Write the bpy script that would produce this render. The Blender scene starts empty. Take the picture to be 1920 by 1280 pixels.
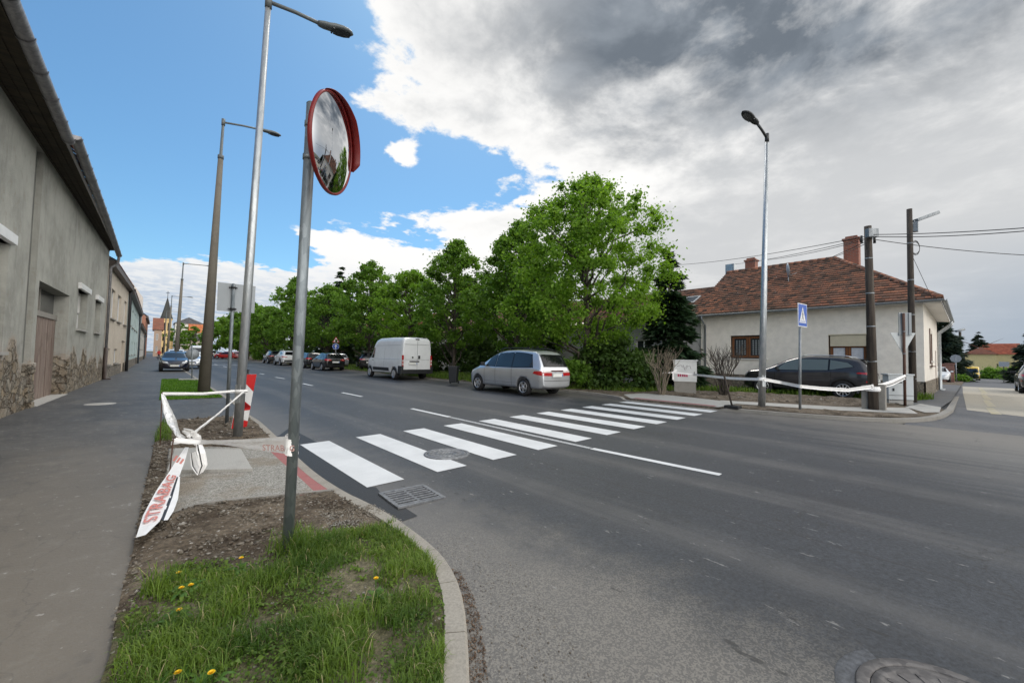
import bpy, bmesh, math, random
import numpy as np
from mathutils import Vector, Matrix
from mathutils.bvhtree import BVHTree

sc = bpy.context.scene
COL = sc.collection
R = math.radians
random.seed(7)
rng = np.random.default_rng(11)

# ------------------------------------------------------------------ camera
F_PX, YAW, PITCH, ROLL, CAM_H = 760.0, R(41.4914), R(2.32309), R(1.15), 1.64
_f = np.array([math.sin(YAW) * math.cos(PITCH), math.cos(YAW) * math.cos(PITCH), math.sin(PITCH)])
_r0 = np.array([math.cos(YAW), -math.sin(YAW), 0.0])
_u0 = np.cross(_r0, _f)
_r = math.cos(ROLL) * _r0 + math.sin(ROLL) * _u0
_u = -math.sin(ROLL) * _r0 + math.cos(ROLL) * _u0
CAMP = np.array([0, 0, CAM_H])
cam_d = bpy.data.cameras.new("camera")
cam_d.sensor_fit = 'HORIZONTAL'; cam_d.sensor_width = 36.0
cam_d.lens = F_PX / 1920 * 36
cam_d.clip_start = 0.05; cam_d.clip_end = 6000
cam = bpy.data.objects.new("camera", cam_d); COL.objects.link(cam)
cam.matrix_world = Matrix(((_r[0], _u[0], -_f[0], 0), (_r[1], _u[1], -_f[1], 0), (_r[2], _u[2], -_f[2], CAM_H), (0, 0, 0, 1)))
sc.camera = cam

# ------------------------------------------------------------------ exposure, light
sc.view_settings.view_transform = 'Standard'; sc.view_settings.look = 'None'
sc.view_settings.gamma = 1.0; sc.view_settings.exposure = -0.18; sc.view_settings.use_curve_mapping = False
sc.cycles.use_denoising = True
sc.cycles.max_bounces = 6; sc.cycles.diffuse_bounces = 3; sc.cycles.glossy_bounces = 3
sc.cycles.transmission_bounces = 4; sc.cycles.transparent_max_bounces = 6
sc.cycles.sample_clamp_indirect = 6.0

SUN_EL, SUN_AZ = R(56), R(38)          # azimuth from +Y towards +X: behind the cloud in front of the camera
sun_d = bpy.data.lights.new("sun", 'SUN'); sun_d.energy = 1.3; sun_d.angle = R(14); sun_d.color = (1.0, 0.95, 0.88)
sun = bpy.data.objects.new("sun", sun_d); COL.objects.link(sun)
_s = Vector((math.sin(SUN_AZ) * math.cos(SUN_EL), math.cos(SUN_AZ) * math.cos(SUN_EL), math.sin(SUN_EL)))
sun.rotation_euler = _s.to_track_quat('Z', 'Y').to_euler()
sun.location = _s * 60


class NT:
    """small helper round a node tree"""
    def __init__(s, tree):
        s.t = tree; s.L = tree.links
    def n(s, typ, **kw):
        nd = s.t.nodes.new(typ)
        for k, v in kw.items(): setattr(nd, k, v)
        return nd
    def put(s, sock, v):
        if isinstance(v, bpy.types.NodeSocket): s.L.new(v, sock)
        elif isinstance(v, (tuple, list)) and len(v) == 3 and sock.type == 'RGBA': sock.default_value = (*v, 1)
        else: sock.default_value = v
    def m(s, op, a, b=0.0, c=None, clamp=False):
        nd = s.n('ShaderNodeMath', operation=op, use_clamp=clamp)
        s.put(nd.inputs[0], a); s.put(nd.inputs[1], b)
        if c is not None: s.put(nd.inputs[2], c)
        return nd.outputs[0]
    def vm(s, op, a, b=(0, 0, 0)):
        nd = s.n('ShaderNodeVectorMath', operation=op)
        s.put(nd.inputs[0], a); s.put(nd.inputs[1], b)
        return nd.outputs[0]
    def smooth(s, v, a, b, lo=0.0, hi=1.0, typ='SMOOTHSTEP'):
        nd = s.n('ShaderNodeMapRange', interpolation_type=typ)
        s.put(nd.inputs['Value'], v); s.put(nd.inputs['From Min'], a); s.put(nd.inputs['From Max'], b)
        s.put(nd.inputs['To Min'], lo); s.put(nd.inputs['To Max'], hi)
        return nd.outputs[0]
    def mix(s, f, a, b, mode='MIX'):
        nd = s.n('ShaderNodeMix', data_type='RGBA', blend_type=mode)
        s.put(nd.inputs[0], f); s.put(nd.inputs[6], a); s.put(nd.inputs[7], b)
        return nd.outputs[2]
    def noise(s, scale, detail=3.0, rough=0.55, vec=None, dist=0.0, out=0):
        nd = s.n('ShaderNodeTexNoise')
        nd.inputs['Scale'].default_value = scale; nd.inputs['Detail'].default_value = detail
        nd.inputs['Roughness'].default_value = rough; nd.inputs['Distortion'].default_value = dist
        if vec is not None: s.L.new(vec, nd.inputs['Vector'])
        return nd.outputs[out]
    def vor(s, scale, vec=None, feature='F1', out='Distance', rand=1.0):
        nd = s.n('ShaderNodeTexVoronoi', feature=feature)
        nd.inputs['Scale'].default_value = scale; nd.inputs['Randomness'].default_value = rand
        if vec is not None: s.L.new(vec, nd.inputs['Vector'])
        return nd.outputs[out]
    def sep(s, v):
        nd = s.n('ShaderNodeSeparateXYZ'); s.L.new(v, nd.inputs[0]); return nd.outputs
    def comb(s, x, y, z):
        nd = s.n('ShaderNodeCombineXYZ'); s.put(nd.inputs[0], x); s.put(nd.inputs[1], y); s.put(nd.inputs[2], z); return nd.outputs[0]
    def pos(s): return s.n('ShaderNodeNewGeometry').outputs['Position']
    def obj(s): return s.n('ShaderNodeTexCoord').outputs['Object']
    def attr(s, name, out='Fac'): return s.n('ShaderNodeAttribute', attribute_name=name).outputs[out]
    def stretch(s, v, x, y, z): return s.vm('MULTIPLY', v, (x, y, z))
    def bump(s, h, strength=0.4, dist=0.02):
        nd = s.n('ShaderNodeBump'); nd.inputs['Strength'].default_value = strength; nd.inputs['Distance'].default_value = dist
        s.L.new(h, nd.inputs['Height']); return nd.outputs[0]


def newmat(name):
    m = bpy.data.materials.new(name); m.use_nodes = True
    t = NT(m.node_tree)
    p = m.node_tree.nodes['Principled BSDF']
    return m, t, p

# ------------------------------------------------------------------ sky: Nishita blue with a cloud layer, all in world directions
w = bpy.data.worlds.new("World"); sc.world = w; w.use_nodes = True
t = NT(w.node_tree)
for nd in list(w.node_tree.nodes): w.node_tree.nodes.remove(nd)
outw = t.n('ShaderNodeOutputWorld'); bg = t.n('ShaderNodeBackground'); t.L.new(bg.outputs[0], outw.inputs[0])
sky = t.n('ShaderNodeTexSky', sky_type='NISHITA'); sky.sun_disc = False
sky.sun_elevation = SUN_EL; sky.sun_rotation = SUN_AZ; sky.air_density = 1.0; sky.dust_density = 0.6; sky.ozone_density = 2.0
D = t.n('ShaderNodeTexCoord').outputs['Generated']
sx, sy, sz = t.sep(D)
el = t.m('MULTIPLY', t.m('ARCSINE', sz), 57.29578)
az = t.m('MULTIPLY', t.m('ARCTAN2', sx, sy), 57.29578)
den = t.m('ADD', t.m('MAXIMUM', sz, 0.0), 0.13)
px_ = t.m('DIVIDE', sx, den); py_ = t.m('DIVIDE', sy, den)
PV = t.comb(px_, py_, 0.0)
n1 = t.noise(2.6, 10.0, 0.6, PV, 0.15)
n2 = t.noise(8.5, 8.0, 0.62, PV, 0.15)
n3 = t.noise(0.9, 4.0, 0.5, t.vm('ADD', PV, (3.1, 1.7, 0)), 0.3)
def gauss(a0, e0, wa, we, amp):
    da = t.m('DIVIDE', t.m('SUBTRACT', az, a0), wa); de = t.m('DIVIDE', t.m('SUBTRACT', el, e0), we)
    q = t.m('ADD', t.m('MULTIPLY', da, da), t.m('MULTIPLY', de, de))
    return t.m('MULTIPLY', t.m('EXPONENT', t.m('MULTIPLY', q, -1.0)), amp)
# edge of the big cloud: azimuth of the border as a function of elevation
edge = t.n('ShaderNodeFloatCurve')
cv = edge.mapping.curves[0]
pts = [(0, 12), (8, 13), (12, 21), (16, 28), (18.5, 27), (21, 38), (24.5, 41), (28, 33), (31, 23), (36, 21), (40, 18), (60, 10), (90, 0)]
cv.points[0].location = (0, pts[0][1] / 90); cv.points[1].location = (1, pts[-1][1] / 90)
for e_, a_ in pts[1:-1]: cv.points.new(e_ / 90, a_ / 90)
for p_ in cv.points: p_.handle_type = 'VECTOR'
edge.mapping.update()
t.put(edge.inputs['Value'], t.m('DIVIDE', t.m('MAXIMUM', el, 0.0), 90.0))
edge_az = t.m('MULTIPLY', edge.outputs[0], 90.0)
side = t.m('DIVIDE', t.m('SUBTRACT', az, edge_az), 7.5)            # >0 inside the big cloud
side = t.m('MINIMUM', t.m('MAXIMUM', side, -3.2), 2.6)
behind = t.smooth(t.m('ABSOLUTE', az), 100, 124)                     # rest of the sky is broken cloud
bias = t.m('ADD', side, gauss(15.5, 15.0, 6, 1.7, 2.9))
bias = t.m('ADD', bias, gauss(22, 12.6, 6, 1.9, 2.7))
bias = t.m('ADD', bias, gauss(25.6, 26.0, 2.2, 1.7, 3.6))
bias = t.m('ADD', bias, gauss(0, 8.2, 24, 2.3, 3.7))
bias = t.m('ADD', bias, gauss(-2, 4.5, 30, 2.6, 2.6))
bias = t.m('ADD', bias, t.smooth(el, 6.0, 1.5, 0.0, 4.5))
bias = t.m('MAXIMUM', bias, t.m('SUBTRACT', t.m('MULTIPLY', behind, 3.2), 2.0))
fluct = t.m('ADD', t.m('MULTIPLY', t.m('SUBTRACT', n1, 0.5), 6.0), t.m('MULTIPLY', t.m('SUBTRACT', n2, 0.5), 4.2))
thick = t.m('ADD', bias, fluct)
alpha = t.smooth(thick, -0.15, 0.75)
# brightness: thin parts glow, thick parts are grey
deep = t.m('MINIMUM', t.m('MAXIMUM', t.m('DIVIDE', t.m('SUBTRACT', az, edge_az), 21.0), -0.6), 1.6)
puff = t.m('ADD', t.m('MULTIPLY', t.m('SUBTRACT', n1, 0.5), 3.0), t.m('MULTIPLY', t.m('SUBTRACT', n2, 0.5), 1.1))
puff = t.m('MULTIPLY', puff, t.smooth(el, 14, 30, 0.35, 1.0))
shade = t.smooth(t.m('ADD', t.m('ADD', deep, t.m('MULTIPLY', puff, 1.3)), t.m('MULTIPLY', t.m('SUBTRACT', n3, 0.5), 1.2)), 0.35, 1.75)
darkreg = t.m('ADD', gauss(64, 40, 24, 9.5, 1.15), gauss(90, 33, 26, 7.5, 0.95))
darkreg = t.m('ADD', darkreg, gauss(58, 29.5, 6, 4, 0.3))
darkreg = t.m('MULTIPLY', darkreg, t.smooth(t.m('ADD', t.m('MULTIPLY', n3, 0.7), t.m('MULTIPLY', n1, 1.5)), 0.85, 1.32))
bright_c = (1.16, 1.15, 1.13); mid_c = (0.735, 0.75, 0.765); dark_c = (0.145, 0.18, 0.225)
cc = t.mix(shade, bright_c, mid_c)
dk = t.m('MINIMUM', t.m('MULTIPLY', darkreg, 0.95), 0.92)
cc = t.mix(dk, cc, t.mix(t.smooth(t.noise(4.2, 7, .58, PV, .3), .38, .66), dark_c, (0.30, 0.345, 0.40)))
# lower right turns bluish grey
cc = t.mix(t.m('MULTIPLY', t.smooth(az, 72, 98), t.smooth(el, 15, 2)), cc, (0.44, 0.52, 0.62))
cc = t.mix(t.m('MULTIPLY', t.smooth(el, 14, 3), t.smooth(az, 45, 15)), cc, t.mix(t.smooth(n2, 0.4, 0.62), (0.50, 0.62, 0.78), (0.80, 0.85, 0.90)))
# unseen sky overhead and behind: bright cloud, low glow added to light walls
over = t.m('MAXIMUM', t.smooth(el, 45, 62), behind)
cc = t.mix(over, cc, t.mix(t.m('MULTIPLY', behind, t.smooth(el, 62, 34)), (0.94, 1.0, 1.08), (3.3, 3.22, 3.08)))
skyc = t.vm('MULTIPLY', sky.outputs[0], (0.092, 0.136, 0.149))
# blue a little deeper up high as in the photograph
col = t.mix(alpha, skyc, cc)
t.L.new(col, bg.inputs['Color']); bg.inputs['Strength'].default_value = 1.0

# ------------------------------------------------------------------ survey helpers: a pixel of the photo's frame -> a point on the ground / on a plane
GS = 0.01852
def gz(x):
    if x > 45: return GS * 10.95 - 0.01 * (x - 45)
    return GS * (min(max(x, 2.05), 13.0) - 2.05)
def ray(px, py): return (px - 960) / F_PX * _r - (py - 640) / F_PX * _u + _f
def G(px, py, dz=0.0):
    d = ray(px, py); z = 0.0; tt = 0
    for _ in range(80):
        tt = (z + dz - CAM_H) / d[2]; z = 0.5 * z + 0.5 * gz(tt * d[0])
    return CAMP + tt * d
def AX(px, py, x): d = ray(px, py); return CAMP + d * (x / d[0])
def AY(px, py, y): d = ray(px, py); return CAMP + d * (y / d[1])
def AP(px, py, P): z = (np.asarray(P, float) - CAMP) @ _f; return CAMP + ray(px, py) * z
def FA(px, py, off=0.0):                                            # left facade line
    d = ray(px, py); k = .033; tt = (-2.5 + off - k * 14) / (d[0] - k * d[1]); return CAMP + tt * d
NEAR, FAR = 0.06, 0.08                                              # pavement heights above the road on either side

# ------------------------------------------------------------------ object helpers
def tag(o, label=None, cat=None, group=None, kind=None):
    if label: o['label'] = label
    if cat: o['category'] = cat
    if group: o['group'] = group
    if kind: o['kind'] = kind
    return o
def empty(name, loc, rz=0.0, label=None, cat=None, group=None):
    o = bpy.data.objects.new(name, None); COL.objects.link(o)
    o.location = loc; o.rotation_euler = (0, 0, rz); o.empty_display_size = 0.2
    return tag(o, label, cat, group)

class MB:
    """collects faces and links them as one mesh object"""
    def __init__(s): s.v = []; s.f = []; s.mi = []; s.sm = []; s.rn = []
    def add(s, vs, fs, mi=0, smooth=False, rn=None):
        b = len(s.v); s.v += [tuple(map(float, v)) for v in vs]
        for i, f in enumerate(fs):
            s.f.append(tuple(b + k for k in f)); s.mi.append(mi); s.sm.append(smooth)
            s.rn.append(random.random() if rn is None else rn)
        return s
    def quad(s, a, b, c, d, mi=0, rn=None): return s.add([a, b, c, d], [(0, 1, 2, 3)], mi, False, rn)
    def poly(s, pts, mi=0): return s.add(pts, [tuple(range(len(pts)))], mi)
    def box(s, c, size, mi=0, rz=0.0, M=None, rn=None):
        x, y, z = [k / 2 for k in size]
        vs = [Vector((sx * x, sy * y, sz * z)) for sz in (-1, 1) for sy in (-1, 1) for sx in (-1, 1)]
        if rz: vs = [Matrix.Rotation(rz, 3, 'Z') @ v for v in vs]
        if M is not None: vs = [M @ v for v in vs]
        vs = [v + Vector(c) for v in vs]
        return s.add(vs, [(0, 2, 3, 1), (4, 5, 7, 6), (0, 1, 5, 4), (2, 6, 7, 3), (0, 4, 6, 2), (1, 3, 7, 5)], mi, False, rn)
    def prism(s, pts, z0, z1, mi=0, bottom=False, zf=None):
        """pts: xy outline, anticlockwise; z may be offsets added to zf(x)"""
        n = len(pts); g = (lambda x: zf(x)) if zf else (lambda x: 0.0)
        lo = [(p[0], p[1], z0 + g(p[0])) for p in pts]; hi = [(p[0], p[1], z1 + g(p[0])) for p in pts]
        fs = [tuple(range(n, 2 * n))] + [(i, (i + 1) % n, n + (i + 1) % n, n + i) for i in range(n)]
        if bottom: fs.append(tuple(reversed(range(n))))
        return s.add(lo + hi, fs, mi)
    def tube(s, pts, rad, n=8, mi=0, smooth=True, cap=True):
        pts = [Vector(p) for p in pts]; m = len(pts)
        if not hasattr(rad, '__len__'): rad = [rad] * m
        vs = []; up = None
        for i, p in enumerate(pts):
            d = (pts[min(i + 1, m - 1)] - pts[max(i - 1, 0)]).normalized()
            if up is None:
                a = Vector((0, 0, 1)) if abs(d.z) < 0.9 else Vector((1, 0, 0))
                up = d.cross(a).normalized()
            up = (up - d * up.dot(d)).normalized(); q = d.cross(up)
            for k in range(n):
                th = 2 * math.pi * k / n
                vs.append(p + (up * math.cos(th) + q * math.sin(th)) * rad[i])
        fs = [(i * n + k, i * n + (k + 1) % n, (i + 1) * n + (k + 1) % n, (i + 1) * n + k) for i in range(m - 1) for k in range(n)]
        s.add(vs, fs, mi, smooth)
        if cap:
            b = len(s.v) - len(vs)
            s.f.append(tuple(b + k for k in reversed(range(n)))); s.mi.append(mi); s.sm.append(False); s.rn.append(.5)
            s.f.append(tuple(b + (m - 1) * n + k for k in range(n))); s.mi.append(mi); s.sm.append(False); s.rn.append(.5)
        return s
    def lathe(s, prof, n=24, M=None, mi=0, smooth=True):
        """prof: (r, h) points, turned about the local Z axis"""
        M = M or Matrix.Identity(4); m = len(prof)
        vs = [M @ Vector((r * math.cos(2 * math.pi * k / n), r * math.sin(2 * math.pi * k / n), h)) for r, h in prof for k in range(n)]
        fs = [(i * n + k, i * n + (k + 1) % n, (i + 1) * n + (k + 1) % n, (i + 1) * n + k) for i in range(m - 1) for k in range(n)]
        return s.add(vs, fs, mi, smooth)
    def mesh(s, name, mats):
        me = bpy.data.meshes.new(name); me.from_pydata(s.v, [], s.f)
        for m in (mats if isinstance(mats, (list, tuple)) else [mats]): me.materials.append(m)
        me.polygons.foreach_set('material_index', s.mi); me.polygons.foreach_set('use_smooth', s.sm)
        at = me.attributes.new('rnd', 'FLOAT', 'FACE'); at.data.foreach_set('value', s.rn)
        me.update(); return me
    def build(s, name, mats, parent=None, bevel=0.0, recalc=True):
        me = s.mesh(name, mats)
        if recalc or bevel:
            bm = bmesh.new(); bm.from_mesh(me)
            if recalc: bmesh.ops.recalc_face_normals(bm, faces=bm.faces)
            if bevel: bmesh.ops.bevel(bm, geom=[e for e in bm.edges if e.is_manifold and e.calc_face_angle(0) > 0.5], offset=bevel, segments=2, affect='EDGES', profile=0.6)
            bm.to_mesh(me); bm.free()
        return link(name, me, parent)
def link(name, me, parent=None):
    o = bpy.data.objects.new(name, me); COL.objects.link(o)
    if parent is not None:
        o.parent = parent
    return o
def rel(parent, o):
    """o was built in world coordinates: keep it there under its thing"""
    o.parent = parent; o.matrix_parent_inverse = Matrix.LocRotScale(parent.location, parent.rotation_euler, None).inverted(); return o
def fast_mesh(name, V, Fq, mat, rnd=None, smooth=False):
    """numpy verts (n,3) and quads/tris (m,k)"""
    me = bpy.data.meshes.new(name); k = Fq.shape[1]
    me.vertices.add(len(V)); me.vertices.foreach_set('co', V.astype(np.float32).ravel())
    me.loops.add(Fq.size); me.loops.foreach_set('vertex_index', Fq.astype(np.int32).ravel())
    me.polygons.add(len(Fq)); me.polygons.foreach_set('loop_start', np.arange(0, Fq.size, k, dtype=np.int32))
    me.polygons.foreach_set('loop_total', np.full(len(Fq), k, np.int32))
    if rnd is not None:
        at = me.attributes.new('rnd', 'FLOAT', 'FACE'); at.data.foreach_set('value', rnd.astype(np.float32))
    if smooth: me.polygons.foreach_set('use_smooth', np.ones(len(Fq), bool))
    me.materials.append(mat); me.update(calc_edges=True); me.validate()
    return me
# ------------------------------------------------------------------ materials
MAT = {}
def simple(name, col, rough=0.6, metal=0.0, var=0.12, scale=6.0, bump=0.0, spec=0.5, coat=0.0, coord='obj'):
    m, t, p = newmat(name)
    v = t.obj() if coord == 'obj' else t.pos()
    n = t.noise(scale, 5, 0.6, v)
    f = t.smooth(n, 0.3, 0.7, 1 - var, 1 + var, 'LINEAR')
    c = t.vm('MULTIPLY', tuple(col), t.comb(f, f, f))
    t.L.new(c, p.inputs['Base Color'])
    p.inputs['Roughness'].default_value = rough; p.inputs['Metallic'].default_value = metal
    p.inputs['Specular IOR Level'].default_value = spec; p.inputs['Coat Weight'].default_value = coat; p.inputs['Coat Roughness'].default_value = 0.05
    if bump: t.L.new(t.bump(t.noise(scale * 6, 6, 0.6, v), bump, 0.01), p.inputs['Normal'])
    MAT[name] = m; return m

def mat_asphalt(name, base, kind):
    m, t, p = newmat(name); P = t.pos(); x, y, z = t.sep(P)
    fine = t.noise(95.0, 2, 0.6, P); grain = t.noise(38.0, 3, 0.65, P); big = t.noise(0.35, 4, 0.55, P); mid = t.noise(2.2, 5, 0.6, P)
    f = t.smooth(grain, 0.3, 0.72, 0.55, 1.45, 'LINEAR'); f = t.m('MULTIPLY', f, t.smooth(t.noise(13, 4, .7, P), .3, .7, .84, 1.16, 'LINEAR'))
    f = t.m('MULTIPLY', f, t.smooth(big, 0.3, 0.7, 0.86, 1.12))
    f = t.m('MULTIPLY', f, t.smooth(mid, 0.3, 0.7, 0.94, 1.05))
    c = t.vm('MULTIPLY', base, t.comb(f, f, f))
    rough = 0.58
    if kind == 'road':
        # wheel-worn bands along the road, paler dust between them
        xs = t.m('ADD', x, t.m('MULTIPLY', t.m('SUBTRACT', t.noise(0.18, 2, 0.5, P), 0.5), 1.2))
        band = t.m('SINE', t.m('MULTIPLY', t.m('ADD', xs, 0.3), 3.55))
        st = t.noise(1.0, 4, 0.6, t.stretch(P, 5.0, 0.22, 1.0))
        b = t.m('MULTIPLY', t.smooth(t.m('ADD', band, t.m('MULTIPLY', t.m('SUBTRACT', st, 0.5), 2.4)), 0.1, 1.4), t.smooth(mid, 0.25, 0.7, 0.5, 1.0))
        c = t.mix(t.m('MULTIPLY', b, 0.45), c, (0.125, 0.12, 0.115))
        # dusty, coarser asphalt round the near corner and at the far junction
        dx = t.m('SUBTRACT', x, 1.2); dy = t.m('SUBTRACT', y, 0.3)
        d1 = t.m('SQRT', t.m('ADD', t.m('MULTIPLY', dx, dx), t.m('MULTIPLY', t.m('MULTIPLY', dy, dy), .16)))
        near = t.smooth(t.m('ADD', d1, t.m('MULTIPLY', t.m('SUBTRACT', mid, .5), 1.5)), 2.2, 0.9)
        near = t.m('MULTIPLY', near, t.smooth(y, 7.5, 3.0))
        chips = t.vor(105.0, P, 'F1', 'Color'); cs = t.sep(chips)[0]
        ch = t.mix(t.smooth(cs, 0.35, 0.75), (0.045, 0.044, 0.043), (0.215, 0.198, 0.17))
        c = t.mix(t.m('MULTIPLY', near, 0.8), c, ch)
        ex = t.m('SUBTRACT', x, 14.5); ey = t.m('SUBTRACT', y, -1.0)
        d2 = t.m('SQRT', t.m('ADD', t.m('MULTIPLY', t.m('MULTIPLY', ex, ex), .16), t.m('MULTIPLY', t.m('MULTIPLY', ey, ey), .5)))
        farj = t.smooth(t.m('ADD', d2, t.m('MULTIPLY', t.m('SUBTRACT', st, .5), 3.0)), 3.2, 0.8)
        c = t.mix(t.m('MULTIPLY', farj, 0.5), c, (0.26, 0.245, 0.22))
        # dust along the far gutter and the parking edge
        gut = t.smooth(t.m('ADD', x, t.m('MULTIPLY', t.m('SUBTRACT', mid, .5), 1.6)), 10.6, 12.9)
        c = t.mix(t.m('MULTIPLY', gut, 0.4), c, (0.2, 0.18, 0.155))
        gut2 = t.smooth(t.m('ADD', x, t.m('MULTIPLY', t.m('SUBTRACT', mid, .5), 1.0)), 3.2, 2.2)
        c = t.mix(t.m('MULTIPLY', gut2, 0.4), c, (0.2, 0.185, 0.165))
        seam = t.m('ABSOLUTE', t.m('SUBTRACT', t.m('ADD', x, t.m('MULTIPLY', t.m('SUBTRACT', t.noise(.5, 2, .5, P), .5), .12)), 4.55))
        c = t.mix(t.m('MULTIPLY', t.smooth(seam, .022, .010), .6), c, (0.022, 0.022, 0.024))
        cw = t.vor(.42, t.vm('ADD', P, t.vm('MULTIPLY', t.noise(1.3, 5, .65, P, 0, 1), (1.3, 1.3, 0))), 'DISTANCE_TO_EDGE')
        c = t.mix(t.m('MULTIPLY', t.m('MULTIPLY', t.smooth(cw, .007, .002), t.smooth(t.noise(.3, 2, .5, P), .5, .6)), .55), c, (0.02, 0.02, 0.02))
        oil = t.noise(.9, 4, .6, t.stretch(t.vm('ADD', P, (4, 9, 0)), 1.6, .5, 1)); c = t.mix(t.m('MULTIPLY', t.smooth(oil, .60, .74), .45), c, (0.022, 0.022, 0.024))
        # small pale scuffs
        sc_ = t.noise(7.0, 4, 0.7, t.stretch(P, 2.2, 0.6, 1))
        c = t.mix(t.m('MULTIPLY', t.smooth(sc_, 0.655, 0.70), 0.6), c, (0.27, 0.265, 0.255))
        pot = t.noise(3.1, 3, 0.7, t.stretch(t.vm('ADD', P, (7, 3, 0)), 2.0, 0.8, 1))
        c = t.mix(t.m('MULTIPLY', t.smooth(pot, 0.66, 0.71), 0.7), c, (0.018, 0.018, 0.018))
    if kind == 'walk':
        f2_ = t.m('MULTIPLY', t.smooth(t.noise(.8, 6, .68, P), .34, .66, .74, 1.22), t.smooth(t.noise(5, 5, .7, P), .3, .7, .8, 1.2)); c = t.vm('MULTIPLY', c, t.comb(f2_, f2_, f2_))
        # sandy dust on the near part and along the planted edge
        edge = t.m('SUBTRACT', x, t.m('MULTIPLY', t.m('SUBTRACT', mid, .5), 1.3))
        d = t.m('MULTIPLY', t.smooth(edge, -2.3, -0.7), t.smooth(t.m('ADD', y, t.m('MULTIPLY', t.m('SUBTRACT', big, .5), 8.0)), 15.0, 5.0))
        c = t.mix(t.m('MULTIPLY', d, 0.85), c, (0.165, 0.142, 0.112))
        pat = t.smooth(t.noise(1.1, 5, 0.6, t.stretch(P, 1.0, 0.5, 1.0)), 0.52, 0.7)
        c = t.mix(t.m('MULTIPLY', pat, 0.35), c, (0.19, 0.175, 0.15))
        cr = t.vor(0.55, t.vm('ADD', P, t.vm('MULTIPLY', t.noise(1.5, 4, .6, P, 0, 1), (0.9, 0.9, 0))), 'DISTANCE_TO_EDGE')
        c = t.mix(t.m('MULTIPLY', t.smooth(cr, 0.006, 0.002), 0.22), c, (0.04, 0.038, 0.035))
        c = t.mix(t.m('MULTIPLY', t.smooth(t.noise(5.5, 6, .72, P), .5, .7), .38), c, (0.21, 0.195, 0.165))
        c = t.mix(t.m('MULTIPLY', t.smooth(t.noise(2.7, 5, .7, t.vm('ADD', P, (9, 2, 0))), .56, .72), .35), c, (0.045, 0.043, 0.042))
        tuftm = t.smooth(t.noise(11.0, 3, .8, P), 0.66, 0.70)
        c = t.mix(t.m('MULTIPLY', tuftm, 0.6), c, (0.36, 0.345, 0.32))
    if kind == 'side':
        pat = t.smooth(t.noise(0.8, 4, 0.6, P), 0.45, 0.62)
        c = t.mix(t.m('MULTIPLY', pat, 0.35), c, (0.16, 0.15, 0.14))
    t.L.new(c, p.inputs['Base Color']); p.inputs['Roughness'].default_value = rough; p.inputs['Specular IOR Level'].default_value = 0.5
    t.L.new(t.bump(t.m('ADD', grain, t.m('MULTIPLY', fine, 0.6)), 0.5, 0.006), p.inputs['Normal'])
    MAT[name] = m; return m
mat_asphalt('road_asphalt', (0.033, 0.037, 0.044), 'road')
mat_asphalt('walk_asphalt', (0.060, 0.060, 0.060), 'walk')
mat_asphalt('side_asphalt', (0.085, 0.09, 0.10), 'side')
mat_asphalt('fresh_asphalt', (0.010, 0.0105, 0.012), 'fresh')

def mat_concrete(name, base, stain=(0.12, 0.11, 0.09), sc=1.0, joints=None):
    m, t, p = newmat(name); P = t.pos()
    a = t.noise(3.0 * sc, 6, 0.65, P); g = t.noise(60, 3, 0.6, P)
    c = t.vm('MULTIPLY', base, t.comb(*[t.smooth(g, 0.3, 0.7, 0.82, 1.14, 'LINEAR')] * 3))
    c = t.mix(t.m('MULTIPLY', t.smooth(a, 0.48, 0.75), 0.45), c, stain)
    t.L.new(c, p.inputs['Base Color']); p.inputs['Roughness'].default_value = 0.85
    t.L.new(t.bump(t.m('ADD', g, a), 0.35, 0.006), p.inputs['Normal'])
    MAT[name] = m; return m
mat_concrete('kerb_concrete', (0.31, 0.285, 0.245), (0.17, 0.155, 0.13)); mat_concrete('pale_concrete', (0.40, 0.39, 0.365), (0.24, 0.225, 0.2))
mat_concrete('old_concrete', (0.27, 0.255, 0.23)); mat_concrete('street_concrete', (0.40, 0.365, 0.30), (0.26, 0.24, 0.2), 0.4)
mat_concrete('post_concrete', (0.15, 0.135, 0.11), (0.08, 0.07, 0.057), 0.8)
mat_concrete('red_paver', (0.34, 0.125, 0.12), (0.27, 0.16, 0.15))

def mat_soil(name, a=(0.054, 0.042, 0.032), b=(0.145, 0.121, 0.095)):
    m, t, p = newmat(name); P = t.pos()
    n = t.noise(2.6, 7, 0.68, P); g = t.noise(26, 6, 0.72, P); v = t.vor(34, P, 'F1', 'Color'); vd = t.vor(34, P)
    c = t.mix(t.smooth(n, 0.34, 0.66), a, b)
    c = t.mix(t.smooth(g, 0.36, 0.68), c, t.vm('MULTIPLY', c, (1.9, 1.85, 1.75)))
    st = t.m('MULTIPLY', t.smooth(t.sep(v)[0], 0.80, 0.90), t.smooth(vd, 0.42, 0.30))
    c = t.mix(t.m('MULTIPLY', st, 0.8), c, (0.34, 0.31, 0.27))
    t.L.new(c, p.inputs['Base Color']); p.inputs['Roughness'].default_value = 0.95; p.inputs['Specular IOR Level'].default_value = 0.1
    t.L.new(t.bump(t.m('ADD', g, t.m('MULTIPLY', st, .6)), 1.0, 0.03), p.inputs['Normal'])
    MAT[name] = m; return m
mat_soil('soil'); mat_soil('verge_soil', (0.06, 0.049, 0.038), (0.155, 0.13, 0.105))
mat_soil('lawn_soil', (0.05, 0.052, 0.022), (0.15, 0.135, 0.095))
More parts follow.
